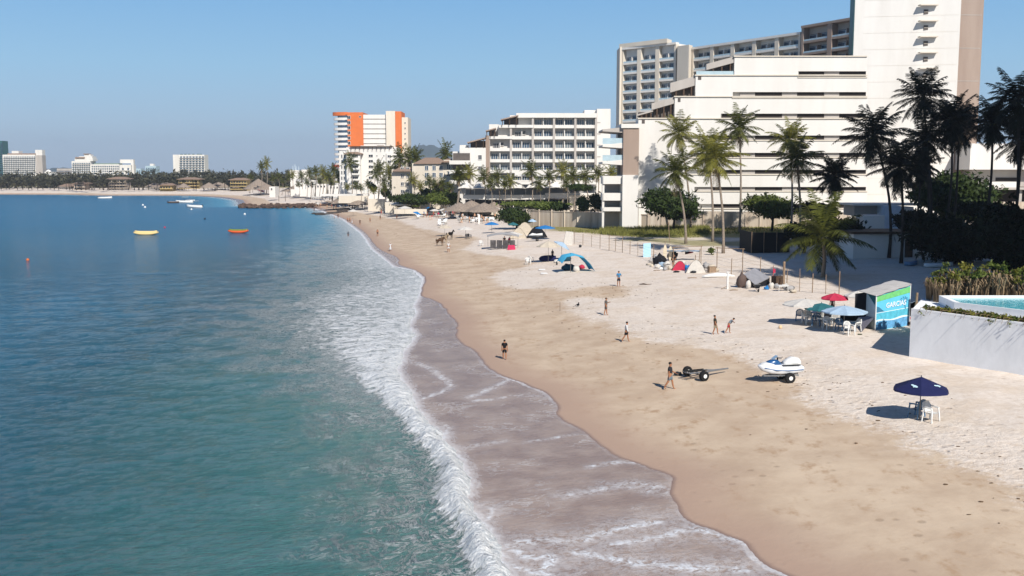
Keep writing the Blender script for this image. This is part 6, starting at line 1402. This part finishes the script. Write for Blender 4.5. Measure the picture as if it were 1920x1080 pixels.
# ---- palapas
def palapa(label, px, py, r, h, group='thatched palapas', n=12, px_h=None):
    p = G(px, py) if py > 385 else Vector((*P0(px, py, 2.8), 2.8)); o = thing('palapa', label, 'palapa', p, group); b = MB(); rnd = random.Random(int(px))
    K = 6; vs = []
    for k in range(K+1):
        t = k/K
        for j in range(24): q = 2*math.pi*j/24; rr = r*t*(1+.05*rnd.uniform(-1, 1)*t)+.05; vs.append((p.x+rr*math.cos(q), p.y+rr*math.sin(q), p.z+h-(h-2.1)*(t**1.05)-(.35*rnd.random() if k == K else 0)))
    b.add(vs, [(k*24+j, (k+1)*24+j, (k+1)*24+(j+1) % 24, k*24+(j+1) % 24) for k in range(K) for j in range(24)]); b.build('thatch_roof', thatch, o)
    for j in range(4): q = .8+j*1.571; b = MB(); b.tube([(p.x+r*.7*math.cos(q), p.y+r*.7*math.sin(q), p.z-.2), (p.x+r*.7*math.cos(q), p.y+r*.7*math.sin(q), p.z+2.6)], .1, 6); b.build('post', darkwood, o)
    return o
for px, py, r, h, lab in ((862, 409, 5.2, 4.4, 'big grey palapa, left one of the group before the beach club'), (884, 407, 5.6, 4.8, 'big grey palapa in the middle of the group before the beach club'), (908, 410, 5.4, 4.4, 'big grey palapa at the right end of the beach club group'), (926, 404, 3.4, 4.0, 'small palapa close behind the sea almond tree'), (816, 392, 4.6, 4.2, 'small grey palapa behind the white loungers'), (643, 392, 6.5, 5.0, 'wide palapa above the jetty beach, left of a pair'), (658, 390, 5.5, 5.4, 'wide palapa above the jetty beach, tallest of its group'), (674, 393, 4.5, 4.2, 'palapa right of the pair above the jetty beach'), (736, 372, 6, 5.4, 'dark thatched palapa in front of the white hotel'), (700, 366, 4, 4.4, 'palapa on the white hotel terrace')):
    palapa(lab, px, py, r, h)
for px, py, r, h, lab in ((485, 361, 9.5, 8.5, 'giant steep thatched palapa left of the white kiosk building'), (500, 362, 7.5, 5.5, 'lower wing of the giant thatched palapa'), (410, 356, 7, 6, 'grey palapa behind the beach at the bay corner'), (392, 357, 6, 5.5, 'grey palapa left of the bay corner'), (550, 366, 7, 5, 'grey palapa before the arcaded house'), (585, 366, 6, 5, 'grey palapa right of the arcaded house'), (598, 368, 5, 5, 'grey palapa beside the row of white chairs'), (312, 356, 12, 5.5, 'long palapa hut on the far shore between yellow houses'), (290, 355, 7, 5, 'palapa at the foot of the far palm forest'), (345, 357, 5, 5, 'palapa before the yellow villa'), (420, 356, 4, 5, 'small palapa beside the ochre villa'), (445, 357, 5, 4.5, 'low palapa in front of the ochre villa')):
    palapa(lab, px, py, r, h, 'thatched palapas of the far beach')
p = at(486, 354, 640); o = thing('beached_boat', 'white and red boat hull propped in front of the giant palapa', 'boat', p); b = MB(); loft(b, [(p.x-3.2+1.3*i, p.y, .3+1.7*math.sin(math.pi*(i+.5)/6), 2.8+1.8-.5*i, 2.8+4.2-.45*i, 1, 0) for i in range(6)]); b.build('hull', wplast, o, smooth=True); b = MB(); b.tube([(p.x-3.2, p.y-1.6, 5.2), (p.x+3.2, p.y-1.6, 3.2)], .35, 6); b.build('red_stripe', redf, o)
# tiered white gazebo and parasol near it
p = Vector((AX(759, 318, 5), 318, 3.2)); o = thing('tiered_gazebo', 'white two tiered fabric gazebo above the low hedge', 'gazebo', p)
for k, (r, z0, z1) in enumerate(((4.2, 4.6, 6.6), (2.4, 6.5, 8.1))): b = MB(); b.lathe((p.x, p.y, p.z-3.2), [(r, z0), (r, z0+.35), (r*.55, z0+(z1-z0)*.55), (r*.12, z1), (.02, z1+.1)], 8); b.build('canopy', wfab, o)
for j in range(4): q = .78+j*1.571; b = MB(); b.tube([(p.x+3*math.cos(q), p.y+3*math.sin(q), p.z), (p.x+3*math.cos(q), p.y+3*math.sin(q), p.z+1.6)], .1, 5); b.build('post', darkwood, o)
for px, py, D, r, m, lab in ((742, 383, 322, 2.2, wfab, 'white parasol left of the tiered gazebo'), (759, 391, 300, 2.1, wfab, 'low white parasol below the tiered gazebo'), (766, 368, 345, 2.6, wfab, 'white parasol behind the tiered gazebo'), (640, 389, 430, 2, wfab, 'white parasol at the jetty beach palapas'), (662, 397, 340, 1.8, wfab, 'white parasol before the jetty beach palapas'), (873, 392, 295, 2.4, wfab, 'white parasol before the club, far left of its row'), (884, 389, 297, 2.4, wfab, 'white parasol above the palapas, second from left of the club row'), (893, 388, 299, 2.2, wfab, 'white parasol above the palapas, third from left of the club row'), (918, 392, 288, 2.3, wfab, 'white parasol behind the right palapa'), (929, 393, 288, 2.0, wfab, 'white parasol between right palapa and the sea almond tree'), (942, 396, 281, 2.0, wfab, 'white parasol directly left of the sea almond tree'), (977, 391, 289, 2.4, wfab, 'white parasol right above the sea almond tree'), (990, 392, 289, 2.2, wfab, 'white parasol at the left end of the concrete wall'), (1004, 388, 295, 2.0, wfab, 'small white parasol in the garden behind the wall, left'), (1018, 385, 297, 2.0, wfab, 'small white parasol in the garden behind the wall, second'), (1032, 386, 297, 2.0, wfab, 'small white parasol in the garden behind the wall, third'), (1046, 387, 295, 2.0, wfab, 'small white parasol in the garden behind the wall, fourth'), (1058, 387, 295, 2.0, wfab, 'small white parasol in the garden behind the wall, right end'), (927, 376, 307, 2.0, wfab, 'white terrace parasol under the club awning, left'), (950, 376, 307, 2.2, wfab, 'white terrace parasol under the club awning, middle')):
    t = at(px, py-4, D); umbrella('sun_parasol', lab, (t.x, t.y, t.z-2.5), 2.6, r, m, n=6, peak=.6, group='white parasols of the hotel gardens', ribs=False)
# terrace walls and steps behind the crowd
ter = thing('terrace_wall', 'low cream retaining wall and steps below the white hotel gardens', 'wall', (AX(720, 360, 3), 360, 3))
for (x0, x1, y0, y1, D) in ((690, 722, 373, 392, 345), (722, 738, 379, 395, 330), (739, 800, 392, 397, 305), (635, 690, 367, 377, 385)): rpart(ter, 'wall_section', cream, x0, x1, y0, y1+4, D, .6)
rpart(ter, 'planting_ledge', white, 600, 690, 364, 367.5, 388, 4)
ct = thing('club_terrace', 'raised white pool terrace of the beach club seen above the palapas', 'terrace', (AX(1000, 294, 3), 294, 3))
rpart(ct, 'deck', cream, 862, 1068, 394.5, 401, 292, 12, zlow=2.6)
for i in range(26): x_ = AX(950+i*4.4, 291.6, 5); MB().bb(x_-.03, x_+.03, 291.5, 291.56, AZ(394, 292), AZ(389, 292)).build('rail_post', polem, ct)
MB().bb(AX(950, 291.6, 5), AX(1066, 291.6, 5), 291.5, 291.56, AZ(389, 292), AZ(388.4, 292)).build('handrail', polem, ct)
# loungers
def lounger():
    o = thing('sun_lounger', 'x', 'sun lounger', (0, 0, 0), 'loungers of the beach crowd'); b = MB(); b.box((0, -.2, .35), (.65, 1.35, .08)); b.add([(-.32, .45, .36), (.32, .45, .36), (.32, 1.0, .85), (-.32, 1.0, .85), (-.32, .5, .30), (.32, .5, .30), (.32, 1.05, .79), (-.32, 1.05, .79)], [(0, 1, 2, 3), (7, 6, 5, 4), (3, 2, 6, 7), (0, 3, 7, 4), (1, 5, 6, 2)]); b.build('bed', wplast, o)
    b = MB()
    for sx in (-1, 1):
        for y in (-.75, .4): b.tube([(sx*.28, y, .33), (sx*.3, y, -.05)], .03, 5)
    b.build('legs', wplast, o); return o
lg = lounger(); proto_done(lg); rl = random.Random(21); first = True
spots = [(rl.uniform(775, 850), rl.uniform(396, 410)) for _ in range(26)]+[(rl.uniform(858, 925), rl.uniform(411, 418)) for _ in range(22)]+[(rl.uniform(712, 772), rl.uniform(393, 404)) for _ in range(16)]+[(rl.uniform(640, 690), rl.uniform(387, 393)) for _ in range(10)]+[(rl.uniform(822, 840), rl.uniform(416, 424)) for _ in range(8)]
for px, py in spots:
    p = G(px, py); l_ = ('white lounger of the crowd '+('below the tiered gazebo' if 700 < px < 773 else 'between gazebo and palapas' if 773 < px < 853 and py < 412 else 'standing apart before the palapas' if py > 412 and px < 850 else 'at the foot of the big palapas' if px > 853 else 'above the jetty beach'))
    if first: o = lg; first = False; o.location = p; o.rotation_euler = (0, 0, rl.uniform(-.5, 3)); o['label'] = l_
    else: dup(lg, p, rl.choice((-.3, .2, 2.8, 1.4, 3.4)), 1.15, l_)
# small white chairs row on the jetty beach
for i in range(12): px = 586+i*4.4; p = Vector((*P0(px, 373, 3.0), 3.0)); dup(ch0, (p.x, p.y, 2.9), 3.1, 1.5, 'tiny white chair in the row before the white hotel wall')['group'] = 'white chair row'
# kiosk frames on the jetty beach
for px in (523, 535): p = Vector((*P0(px, 377, 1.6), 1.4)); one('frame_post', 'thin dark post of the open frame on the jetty beach, '+('left' if px < 530 else 'right'), 'post', darkwood, lambda b: b.tube([(p.x, p.y, p.z), (p.x, p.y, p.z+2.8)], .12, 5))
# ---- boats and buoys
def boat(label, px, py, L_, W_, H_, m, ang=0, canopy=False, name='motor_boat', inner=None):
    x, y = P0(px, py); o = thing(name, label, 'boat', (x, y, 0)); b = MB(); hh = hull((x, y, -.15), ang, L_, W_, H_+.15, z=0); loft(b, hh); b.build('hull', m, o, smooth=True)
    ux, uy = math.cos(ang), math.sin(ang); b = MB(); b.box((x-.05*L_*ux, y-.05*L_*uy, H_+.12), (L_*.55, W_*.55, .14), rz=ang); b.build('deck_well', inner or greyf, o)
    b = MB(); b.box((x-ux*L_*.5, y-uy*L_*.5, H_*.9), (.4, .35, .8), rz=ang); b.build('outboard_motor', dplast, o)
    if canopy:
        b = MB(); b.box((x-ux*L_*.05, y, H_+1.9), (L_*.35, W_*.8, .08), rz=ang); b.build('sunroof', wfab, o)
        for s in (-.18, .1): b = MB(); b.tube([(x+ux*L_*s, y-.3, H_), (x+ux*L_*s, y-.3, H_+1.9)], .03, 4); b.build('stanchion', polem, o)
    return o
boat('white motor boat, largest and nearest of the moored three', 365, 389, 7.2, 2.2, .9, wplast, 3.0, True)
boat('white motor boat behind the largest one', 346, 380, 8.5, 2.2, .9, wplast, 3.2, True)
boat('small dark brown boat left of the white ones', 325, 380.5, 5.5, 1.8, .6, darkwood, .1, False)
boat('white speedboat with wake far out on the left', 197, 372, 8, 2.2, .8, wplast, .1, False)
boat('little white boat beyond the moored three', 356, 377, 5, 1.6, .5, wplast, .1)
def banana(label, px, py, L_, m, m2, name='banana_boat'):
    x, y = P0(px, py); o = thing(name, label, 'inflatable boat', (x, y, 0)); n = 12
    for t in (-.38, .38): b = MB(); b.tube([(x+(i/n-.5)*L_, y+t, .22+.35*abs(i/n*2-1)**3) for i in range(n+1)], [.12+.2*math.sin(math.pi*(.12+.76*i/n)) for i in range(n+1)], 10); b.build('float_tube', m2, o, smooth=True)
    b = MB(); b.tube([(x+(i/n-.5)*L_*.94, y, .55+.3*abs(i/n*2-1)**3) for i in range(n+1)], [.12+.22*math.sin(math.pi*(.12+.76*i/n)) for i in range(n+1)], 10); b.build('seat_tube', m, o, smooth=True)
    for i in range(6): xx = x+(i-2.5)*L_*.14; b = MB(); b.tube([(xx, y-.12, .78), (xx, y, .96), (xx, y+.12, .78)], .035, 5); b.build('grip', blackf, o)
banana('pale yellow banana boat floating on the bay', 274, 440, 5.6, mat('banana_yellow', 'D8BE84', .4, .06), mat('banana_yellow', 'D8BE84', .4))
banana('orange and green banana boat closer to the beach', 447, 436.5, 4.8, mat('banana_green', '6A7A35', .4), mat('banana_orange', 'C9562C', .4, .08), 'banana_boat')
for px, py, m, r, lab in ((52, 488, orange, .28, 'orange buoy near the left edge'), (309, 427, redf, .3, 'dark red buoy right of the yellow banana boat'), (268, 385, wplast, .5, 'white buoy far out, left of two close ones'), (272, 389, wplast, .5, 'white buoy far out, right of two close ones'), (459, 402, wplast, .42, 'white buoy before the rock jetty'), (384, 411, dplast, .35, 'dark buoy in the middle of the bay'), (359, 393, wplast, .4, 'white buoy below the nearest motor boat')):
    x, y = P0(px, py); one('buoy', lab, 'buoy', m, lambda b: (b.blob((x, y, .05), (r, r, r*.9), 1, 0), b.tube([(x, y, r*.8), (x, y, r*1.25)], r*.25, 6)), smooth=True)
# cars under the low block
def car(label, px, D, m, ang=0):
    x = AX(px, D, 5); z = 5.4; o = thing('parked_car', label, 'car', (x, D, z)); b = MB()
    b.prism([(x-2.2, D-.85), (x+2.2, D-.85), (x+2.2, D+.85), (x-2.2, D+.85)], z+.3, z+.95); b.add([(x-1.5, D-.8, z+.95), (x+1.6, D-.8, z+.95), (x+1.6, D+.8, z+.95), (x-1.5, D+.8, z+.95), (x-.9, D-.7, z+1.5), (x+1.1, D-.7, z+1.5), (x+1.1, D+.7, z+1.5), (x-.9, D+.7, z+1.5)], [(4, 5, 6, 7), (0, 1, 5, 4), (1, 2, 6, 5), (2, 3, 7, 6), (3, 0, 4, 7)]); b.build('body', m, o)
    b = MB(); b.add([(x-1.25, D-.79, z+1.0), (x+1.45, D-.79, z+1.0), (x+1.05, D-.74, z+1.42), (x-.85, D-.74, z+1.42)], [(0, 1, 2, 3)]); b.build('side_window', darkwin, o)
    for sx in (-1.35, 1.35): wheel(o, (x+sx, D-.8, z+.33), .33, .2, (0, 1, 0))
carp = mat('white_car_paint', 'D5D8DC', .25, .03, 1, spec=.6)
rpart(low, 'parking_deck', conc, 1858, 1990, 379, 392, 219, 4, zlow=2.5)
car('white parked car, left one of two under the low block', 1879, 221, carp); car('white parked car, right one of two under the low block, half behind a palm trunk', 1902, 221, carp)
# ================================================================ people and horses
def skinmesh(name, verts, edges, root=0, sub=1):
    """verts: (x, y, z, radius). one continuous body grown along the joints"""
    me = bpy.data.meshes.new('joints'); me.from_pydata([v[:3] for v in verts], edges, []); o = bpy.data.objects.new('joints', me); C.objects.link(o)
    o.modifiers.new('s', 'SKIN'); sv = me.skin_vertices[0].data
    for i, v in enumerate(verts): sv[i].radius = (v[3], v[3]*(v[4] if len(v) > 4 else 1)); sv[i].use_root = (i == root)
    s_ = o.modifiers.new('u', 'SUBSURF'); s_.levels = sub; s_.render_levels = sub
    bpy.context.view_layer.update(); out = bpy.data.meshes.new_from_object(o.evaluated_get(bpy.context.evaluated_depsgraph_get())); out.name = name
    bpy.data.objects.remove(o); out.polygons.foreach_set('use_smooth', [True]*len(out.polygons)); return out
def put(name, me, m, parent): me.materials.clear(); me.materials.append(m); o = bpy.data.objects.new(name, me); C.objects.link(o); o.parent = parent; return o
def person(label, px, py, hpx=None, face=0.0, shirt=None, shorts=None, legs=((.1, 0), (-.1, 0)), arms=((.1, .15, .2), (-.1, .15, .2)), lean=0.0, sk=skin, hat=None, dress=False, fingers=True, group=None, h=None, side=0.0, pos=None, long=False):
    """legs: (swing, knee bend) right and left; arms: (swing, spread, elbow bend)"""
    p = pos or G(px, py); o = thing('person', label, 'person', p, group); o.rotation_euler = (0, 0, face)
    s = h/1.75 if h else (max(.8, min(1.05, hpx*p.y/F/1.75)) if hpx else 1); o.scale = (s, s, s)
    V = []; E = []
    def av(v, r, pr=None, fl=1): V.append((v[0], v[1], v[2], r*(1.18 if r > .02 else 1), fl)); (E.append((pr, len(V)-1)) if pr is not None else 0); return len(V)-1
    cl, sl_ = math.cos(lean), math.sin(lean)
    def up(x, y, z): dz = z-.95; return (x+side*dz, y*cl-sl_*dz, .95+dz*cl+y*sl_)
    J_ = {}
    pel = av((0, 0, .95), .115); bel = av(up(0, 0, 1.12), .11, pel, 1); che = av(up(0, .01, 1.3), .125, bel); nb = av(up(0, .02, 1.45), .07, che); nk = av(up(0, .0, 1.52), .05, nb); hd = av(up(0, -.02, 1.62), .088, nk); ht = av(up(0, -.01, 1.71), .07, hd)
    sh = {}
    for sx, (sw, sp, eb) in zip((1, -1), arms):
        a0 = up(sx*.19, .01, 1.42); i0 = av(a0, .052, nb); d = Vector((sx*math.sin(sp), -math.sin(sw)*math.cos(sp), -math.cos(sw)*math.cos(sp))); e = Vector(a0)+d*.29
        i1 = av(e, .04, i0); d2 = Vector((d.x*math.cos(eb)-sx*.35*math.sin(eb), d.y-math.sin(eb)*.8, d.z*math.cos(eb)+.25*math.sin(eb))).normalized(); w_ = e+d2*.25; i2 = av(w_, .03, i1); i3 = av(w_+d2*.08, .032, i2, .6); sh[sx] = (a0, e, w_)
        if fingers:
            sd = d2.cross(Vector((0, 1, 0))); sd = sd.normalized() if sd.length > .1 else Vector((1, 0, 0)); hp = w_+d2*.08
            for k, (o_, l_) in enumerate(((-.03, .07), (-.01, .085), (.012, .08), (.032, .065))):
                f0 = av(hp+sd*o_+d2*.045, .010, i3); av(hp+sd*o_*1.2+d2*(.045+l_*.7)+Vector((0, -.012, 0)), .008, f0)
            f0 = av(w_+sd*-.045+d2*.05, .011, i2); av(w_+sd*-.06+d2*.09, .009, f0)
    lg_ = {}
    for sx, (sw, kb) in zip((1, -1), legs):
        hp = Vector((sx*.095, 0, .9)); i0 = av(hp, .088, pel); d = Vector((sx*.04, -math.sin(sw), -math.cos(sw))); kn = hp+d*.42; i1 = av(kn, .055, i0); d2 = Vector((0, -math.sin(sw-kb), -math.cos(sw-kb))); i15 = av(kn+d2*.14+Vector((0, .015, 0)), .056, i1); an = kn+d2*.42; i2 = av(an, .036, i15); i3 = av(an+Vector((sx*.02, -.13, -.05)), .034, i2, .6); lg_[sx] = (hp, kn, an)
    mz = min(v[2]-v[3]*.6 for v in V); V = [(v[0], v[1], v[2]-mz, v[3], v[4]) for v in V]; dz = Vector((0, 0, -mz))
    put('body', skinmesh('body', V, E), sk, o)
    U = lambda *a: Vector(up(*a))+dz
    if shirt:
        vv = [(*U(0, 0, .93), .158), (*U(0, 0, 1.12), .153), (*U(0, .01, 1.3), .172), (*U(0, .02, 1.44), .10)]; ee = [(0, 1), (1, 2), (2, 3)]
        for sx in (1, -1): a0, e, w_ = [Vector(q)+dz for q in sh[sx]]; vv += [(*a0, .082), (*(a0.lerp(e, .75) if not long else e), .072)]; ee += [(3, len(vv)-2), (len(vv)-2, len(vv)-1)]; (vv.append((*w_, .048)), ee.append((len(vv)-2, len(vv)-1))) if long else 0
        put('shirt', skinmesh('shirt', vv, ee, 0), shirt, o)
    if dress: b = MB(); q = U(0, 0, 1.02); b.lathe((q.x, q.y, 0), [(.27, .3), (.24, .5), (.17, .85), (.15, q.z+.05)], 14); b.build('skirt', shirt, o, smooth=True, loc=(0, 0, 0))
    elif shorts:
        vv = [(*U(0, 0, 1.0), .15), (0, 0, .93-mz, .15)]; ee = [(0, 1)]
        for sx in (1, -1): hp, kn, an = [q+dz for q in lg_[sx]]; vv += [(*hp, .122), (*hp.lerp(kn, .8), .10)]; ee += [(1, len(vv)-2), (len(vv)-2, len(vv)-1)]
        put('shorts', skinmesh('shorts', vv, ee, 0), shorts, o)
    b = MB(); q = U(0, .012, 1.69); b.blob(tuple(q), (.098, .108, .085), 1, .03, 10, 7)
    b.build('hair' if not hat else 'hat_crown', hat or hairm, o, smooth=True, loc=(0, 0, 0))
    if hat: b = MB(); b.lathe(tuple(U(0, .0, 1.67)), [(.2, 0), (.2, .02), (.1, .035)], 14); b.build('hat_brim', hat, o, loc=(0, 0, 0))
    return o
blk = fab('black_shirt', '17171B'); chr_ = fab('charcoal_shirt', '2B2D33'); gry = fab('grey_shirt', '5A5856'); olv = fab('olive_shirt', '35342A'); whs = fab('white_shirt', 'CFCFCF'); bls = fab('blue_shirt', '3F86B4'); gsh = fab('grey_shorts', '6E7E88'); kha = fab('khaki_shorts', '9A8F78'); rsh = fab('red_shorts', 'A83238'); dsh = fab('dark_shorts', '22242E')
person('person in black T-shirt and black shorts walking on damp sand nearest the water', 946, 674, 38, 3.2, blk, blk, ((.25, .1), (-.2, .15)), ((.1, .12, .1), (-.1, .12, .1)))
person('person in dark T-shirt and grey shorts walking right towards the empty trailer', 1256, 730, 53, 1.35, chr_, gsh, ((.35, .15), (-.3, .25)), ((.35, .1, .9), (-.2, .1, .3)))
person('person in grey tank top with a hand on the hip on light sand', 1136, 591, 33, 1.2, gry, gry, ((.1, 0), (-.12, .1)), ((.1, .7, 1.6), (.1, .15, .2)), side=.06)
person('person in white shirt and black shorts walking, right of the seaweed patch', 1174, 641, 39, 1.4, whs, blk, ((.3, .1), (-.3, .3)), ((-.2, .1, .2), (.2, .1, .2)), long=True, lean=.08)
person('person in blue shirt and navy shorts standing with folded arms', 1160, 537, 29, .2, bls, dsh, ((.05, 0), (-.05, 0)), ((.3, .25, 1.7), (.3, .25, 1.7)))
person('person in dark olive T-shirt and khaki shorts stepping right', 1341, 627, 37, 1.2, olv, kha, ((.4, .3), (-.15, .2)), ((-.3, .15, .3), (.25, .12, .3)), lean=-.1)
person('person bending with outstretched arms in grey top and red shorts', 1366, 625, 33, 1.5, fab('grey_top', '7D8790'), rsh, ((.3, .3), (-.3, .2)), ((.3, 1.25, .0), (.9, 1.3, .0)), lean=.75)
p = G(1271, 704); one('black_float', 'small black float in the air line right of the walking person', 'float', dplast, lambda b: b.blob((p.x, p.y, p.z+.12), (.28, .16, .14), 2, .15))
small = [(841, 473, 22, .3, whs, whs, 'person all in white with white hat in front of the horses', dict(hat=wfab)), (732, 471, 16, .5, whs, None, 'person in long white dress and hat walking on the damp sand', dict(dress=True, hat=cfab)), (708, 443, 14, 0, None, dsh, 'person in dark swimwear walking with a hat, alone on the sand', dict(hat=cfab)), (653, 446, 12, .4, deepteal, dsh, 'person in dark blue standing in the shallow water', {}), (675, 422, 10, .2, blackf, blackf, 'person in black with raised elbows on the wet sand', dict(arms=((.2, 1.0, 1.9), (.2, 1.0, 1.9)))), (694, 417, 9, .2, None, dsh, 'tanned person standing between track loop and water', {}), (713, 412, 9, .2, gry, dsh, 'dark figure farthest right of the waterline group', {}), (652, 417, 9, 0, None, dsh, 'tanned person, left one of a close pair at the water', {}), (656, 417, 9, 0, None, dsh, 'tanned person, right one of a close pair at the water', {}), (634, 410, 9, 0, blackf, dsh, 'dark figure at the waterline below the wet rocks', {}), (627, 410, 8, 0, whs, whs, 'white clad person with feet in the water', {}), (744, 411, 8, 0, None, redf, 'pale bather at the left of the lounger rows', dict(sk=skinl)), (806, 413, 9, .5, None, whs, 'sunbather standing before the blue parasol, left', dict(sk=skinl)), (810, 412, 9, .5, redf, whs, 'sunbather in red top standing before the blue parasol, right', dict(sk=skinl)), (818, 409, 10, .5, whs, whs, 'person in white walking among the loungers', {}), (849, 404, 10, .5, redf, redf, 'person in red beside the big palapas', {}), (872, 414, 10, .5, None, cfab, 'tanned person under the left big palapa', {}), (886, 416, 10, 2.5, None, kha, 'person between the two front palapas', {}), (903, 413, 10, .5, blackf, dsh, 'dark dressed person under the right palapa', {}), (589, 390, 7, 0, blackf, dsh, 'tiny dark figure on the jetty beach, left', {}), (552, 386, 6, 0, blackf, dsh, 'tiny dark figure sitting on the jetty', {}), (622, 385, 7, 0, None, redf, 'tiny bather above the wet rocks', {}), (1560, 586, 26, 3, gry, dsh, 'person seated deep in the parasol cluster shade', {}), (769, 393, 9, .3, None, kha, 'person walking along the low cream wall', {}), (660, 419, 6, 1.2, whs, None, 'child in white crouching beside the close pair', dict(lean=.5, dress=True)), (1262, 500, 24, .5, blackf, dsh, 'person in black busy behind the surfboards', dict(lean=.3)), (955, 462, 18, .5, redf, dsh, 'person in red top sitting under the grey shelter', {}), (946, 461, 18, .5, blackf, dsh, 'person in black under the grey shelter', {}), (1036, 486, 18, .5, blackf, dsh, 'person behind the navy load', {})]
for px, py, hp, fc, sh_, so2, lab, kw in small:
    pos = None
    if py < 392: x, y = P0(px, py, 1.2); pos = Vector((x, y, zg(x, y)))
    person(lab, px, py, hp, fc, sh_, so2, fingers=False, pos=pos, **kw)
def horse(label, px, py, ang, m, head=0):
    p = G(px, py); o = thing('horse', label, 'horse', p); o.rotation_euler = (0, 0, ang); V = []; E = []
    def av(x, y, z, r, pr=None, fl=1): V.append((y, -x, z, r, fl)); (E.append((pr, len(V)-1)) if pr is not None else 0); return len(V)-1
    r_ = av(-.65, 0, 1.22, .27); f_ = av(-.25, 0, 1.15, .29, r_); b_ = av(.2, 0, 1.13, .30, f_); c_ = av(.6, 0, 1.2, .27, b_); n1_ = av(.9, 0, 1.5, .17, c_); n2_ = av(1.1, 0, 1.8-.5*head, .12, n1_); h1 = av(1.2, 0, 1.9-.7*head, .12, n2_); h2 = av(1.42, 0, 1.72-.8*head, .08, h1); av(1.55, 0, 1.6-.85*head, .06, h2)
    for s in (-1, 1):
        a = av(.6, s*.14, .95, .12, c_); k = av(.62, s*.15, .52, .06, a); t = av(.6, s*.15, .14, .04, k); av(.66, s*.15, .04, .05, t)
        a = av(-.68, s*.15, 1.0, .17, r_); st = av(-.55, s*.16, .74, .11, a); k = av(-.8, s*.16, .5, .06, st); t = av(-.74, s*.16, .14, .04, k); av(-.68, s*.16, .04, .05, t)
        av(1.12, s*.06, 2.06-.7*head, .03, h1)
    put('body', skinmesh('body', V, E), m, o)
    b = MB(); b.tube([(0, .9, 1.35), (0, 1.02, 1.1), (0, 1.0, .6)], [.05, .08, .03], 6); b.build('tail', hairm, o, loc=(0, 0, 0))
    b = MB(); b.tube([(0, -.75, 1.55), (0, -1.0, 1.9-.4*head), (0, -1.18, 2.02-.7*head)], [.05, .06, .03], 5); b.build('mane', hairm, o, loc=(0, 0, 0))
    b = MB(); b.blob((0, -.05, 1.45), (.26, .3, .1), 2, .05); b.build('saddle', darkwood, o, loc=(0, 0, 0))
    return o
horse('brown horse at the left of three standing on the sand', 825, 461, .9, mat('bay_coat', '5E4632', .8, .2, 2), .5)
horse('pale cream horse in the middle of three on the sand', 833, 455, .7, mat('cream_coat', 'A8957C', .8, .15, 2), .2)
horse('black horse at the right of three on the sand', 843, 449, .8, mat('black_coat', '191614', .7, .2, 2), 0)
# crowd among the loungers
rc = random.Random(12); cp = []
for k, (sh_, so2, sk_) in enumerate(((None, redf, skin), (whs, kha, skinl), (bluef, dsh, skin), (None, dsh, skinl), (pinkf, whs, skin), (tealf, kha, skinl))):
    o = person('x', 800, 405, 10, .3*k, sh_, so2, ((.2*(k % 2), .1), (-.2, .2)), ((.3*(k % 3), .2, .5), (-.1, .2, .3)), sk=sk_, fingers=False, group='bathers of the beach crowd'); proto_done(o); cp.append(o)
wd = ('bare chested bather in red shorts', 'bather in white shirt', 'bather in blue shirt', 'pale bather in dark shorts', 'bather in pink top', 'bather in teal top')
for k in range(70):
    px, py = [(rc.uniform(775, 855), rc.uniform(394, 411)), (rc.uniform(856, 930), rc.uniform(410, 419)), (rc.uniform(700, 775), rc.uniform(392, 403)), (rc.uniform(590, 690), rc.uniform(384, 392))][k % 4]
    p = G(px, py) if py > 388 else Vector((*P0(px, py, 1.8), 1.6)); j = k % 6
    lab = wd[j]+' '+['among the loungers left of the palapas', 'before the big palapas', 'below the tiered gazebo', 'on the jetty beach'][k % 4]
    if k < 6: o = cp[k]; o.location = p; o['label'] = lab
    else: dup(cp[j], p, rc.uniform(0, 6), 1.05, lab)
rp = random.Random(31); up0 = umbrella('crowd_umbrella', 'x', (0, 0, 0), 2.4, 1.5, wfab, n=8, peak=.5, ribs=False, group='small parasols of the beach crowd'); proto_done(up0)
up1 = umbrella('crowd_umbrella', 'x', (0, 0, 0), 2.4, 1.4, thatch, n=8, peak=.6, ribs=False, group='small parasols of the beach crowd'); proto_done(up1); fst = [True, True]
for k in range(42):
    px, py = [(rp.uniform(770, 860), rp.uniform(391, 408)), (rp.uniform(700, 775), rp.uniform(390, 400)), (rp.uniform(595, 700), rp.uniform(384, 391))][k % 3]
    p = G(px, py) if py > 388 else Vector((*P0(px, py, 1.8), 1.6)); j = 1 if k % 4 == 3 else 0; lab = ('thatched' if j else 'white')+' small parasol '+['among the loungers left of the palapas', 'below the tiered gazebo', 'on the jetty beach'][k % 3]
    src = (up0, up1)[j]
    if fst[j]: src.location = p; src['label'] = lab; fst[j] = False
    else: dup(src, p, rp.uniform(0, 1), 1, lab)
# ================================================================ haze
hz = MB(); hz.bb(-2600, 2900, -60, 5900, -6.5, 190); h_ = hz.build('haze', None, None); h_['kind'] = 'stuff'
hm = bpy.data.materials.new('haze'); hm.use_nodes = True; t = hm.node_tree; t.nodes.remove(t.nodes['Principled BSDF']); pv = t.nodes.new('ShaderNodeVolumePrincipled')
pv.inputs['Color'].default_value = (.80, .88, 1, 1); pv.inputs['Density'].default_value = HAZE; pv.inputs['Anisotropy'].default_value = .2
t.links.new(pv.outputs[0], t.nodes['Material Output'].inputs['Volume']); h_.data.materials.clear(); h_.data.materials.append(hm)
h_['label'] = 'thin blue sea haze'
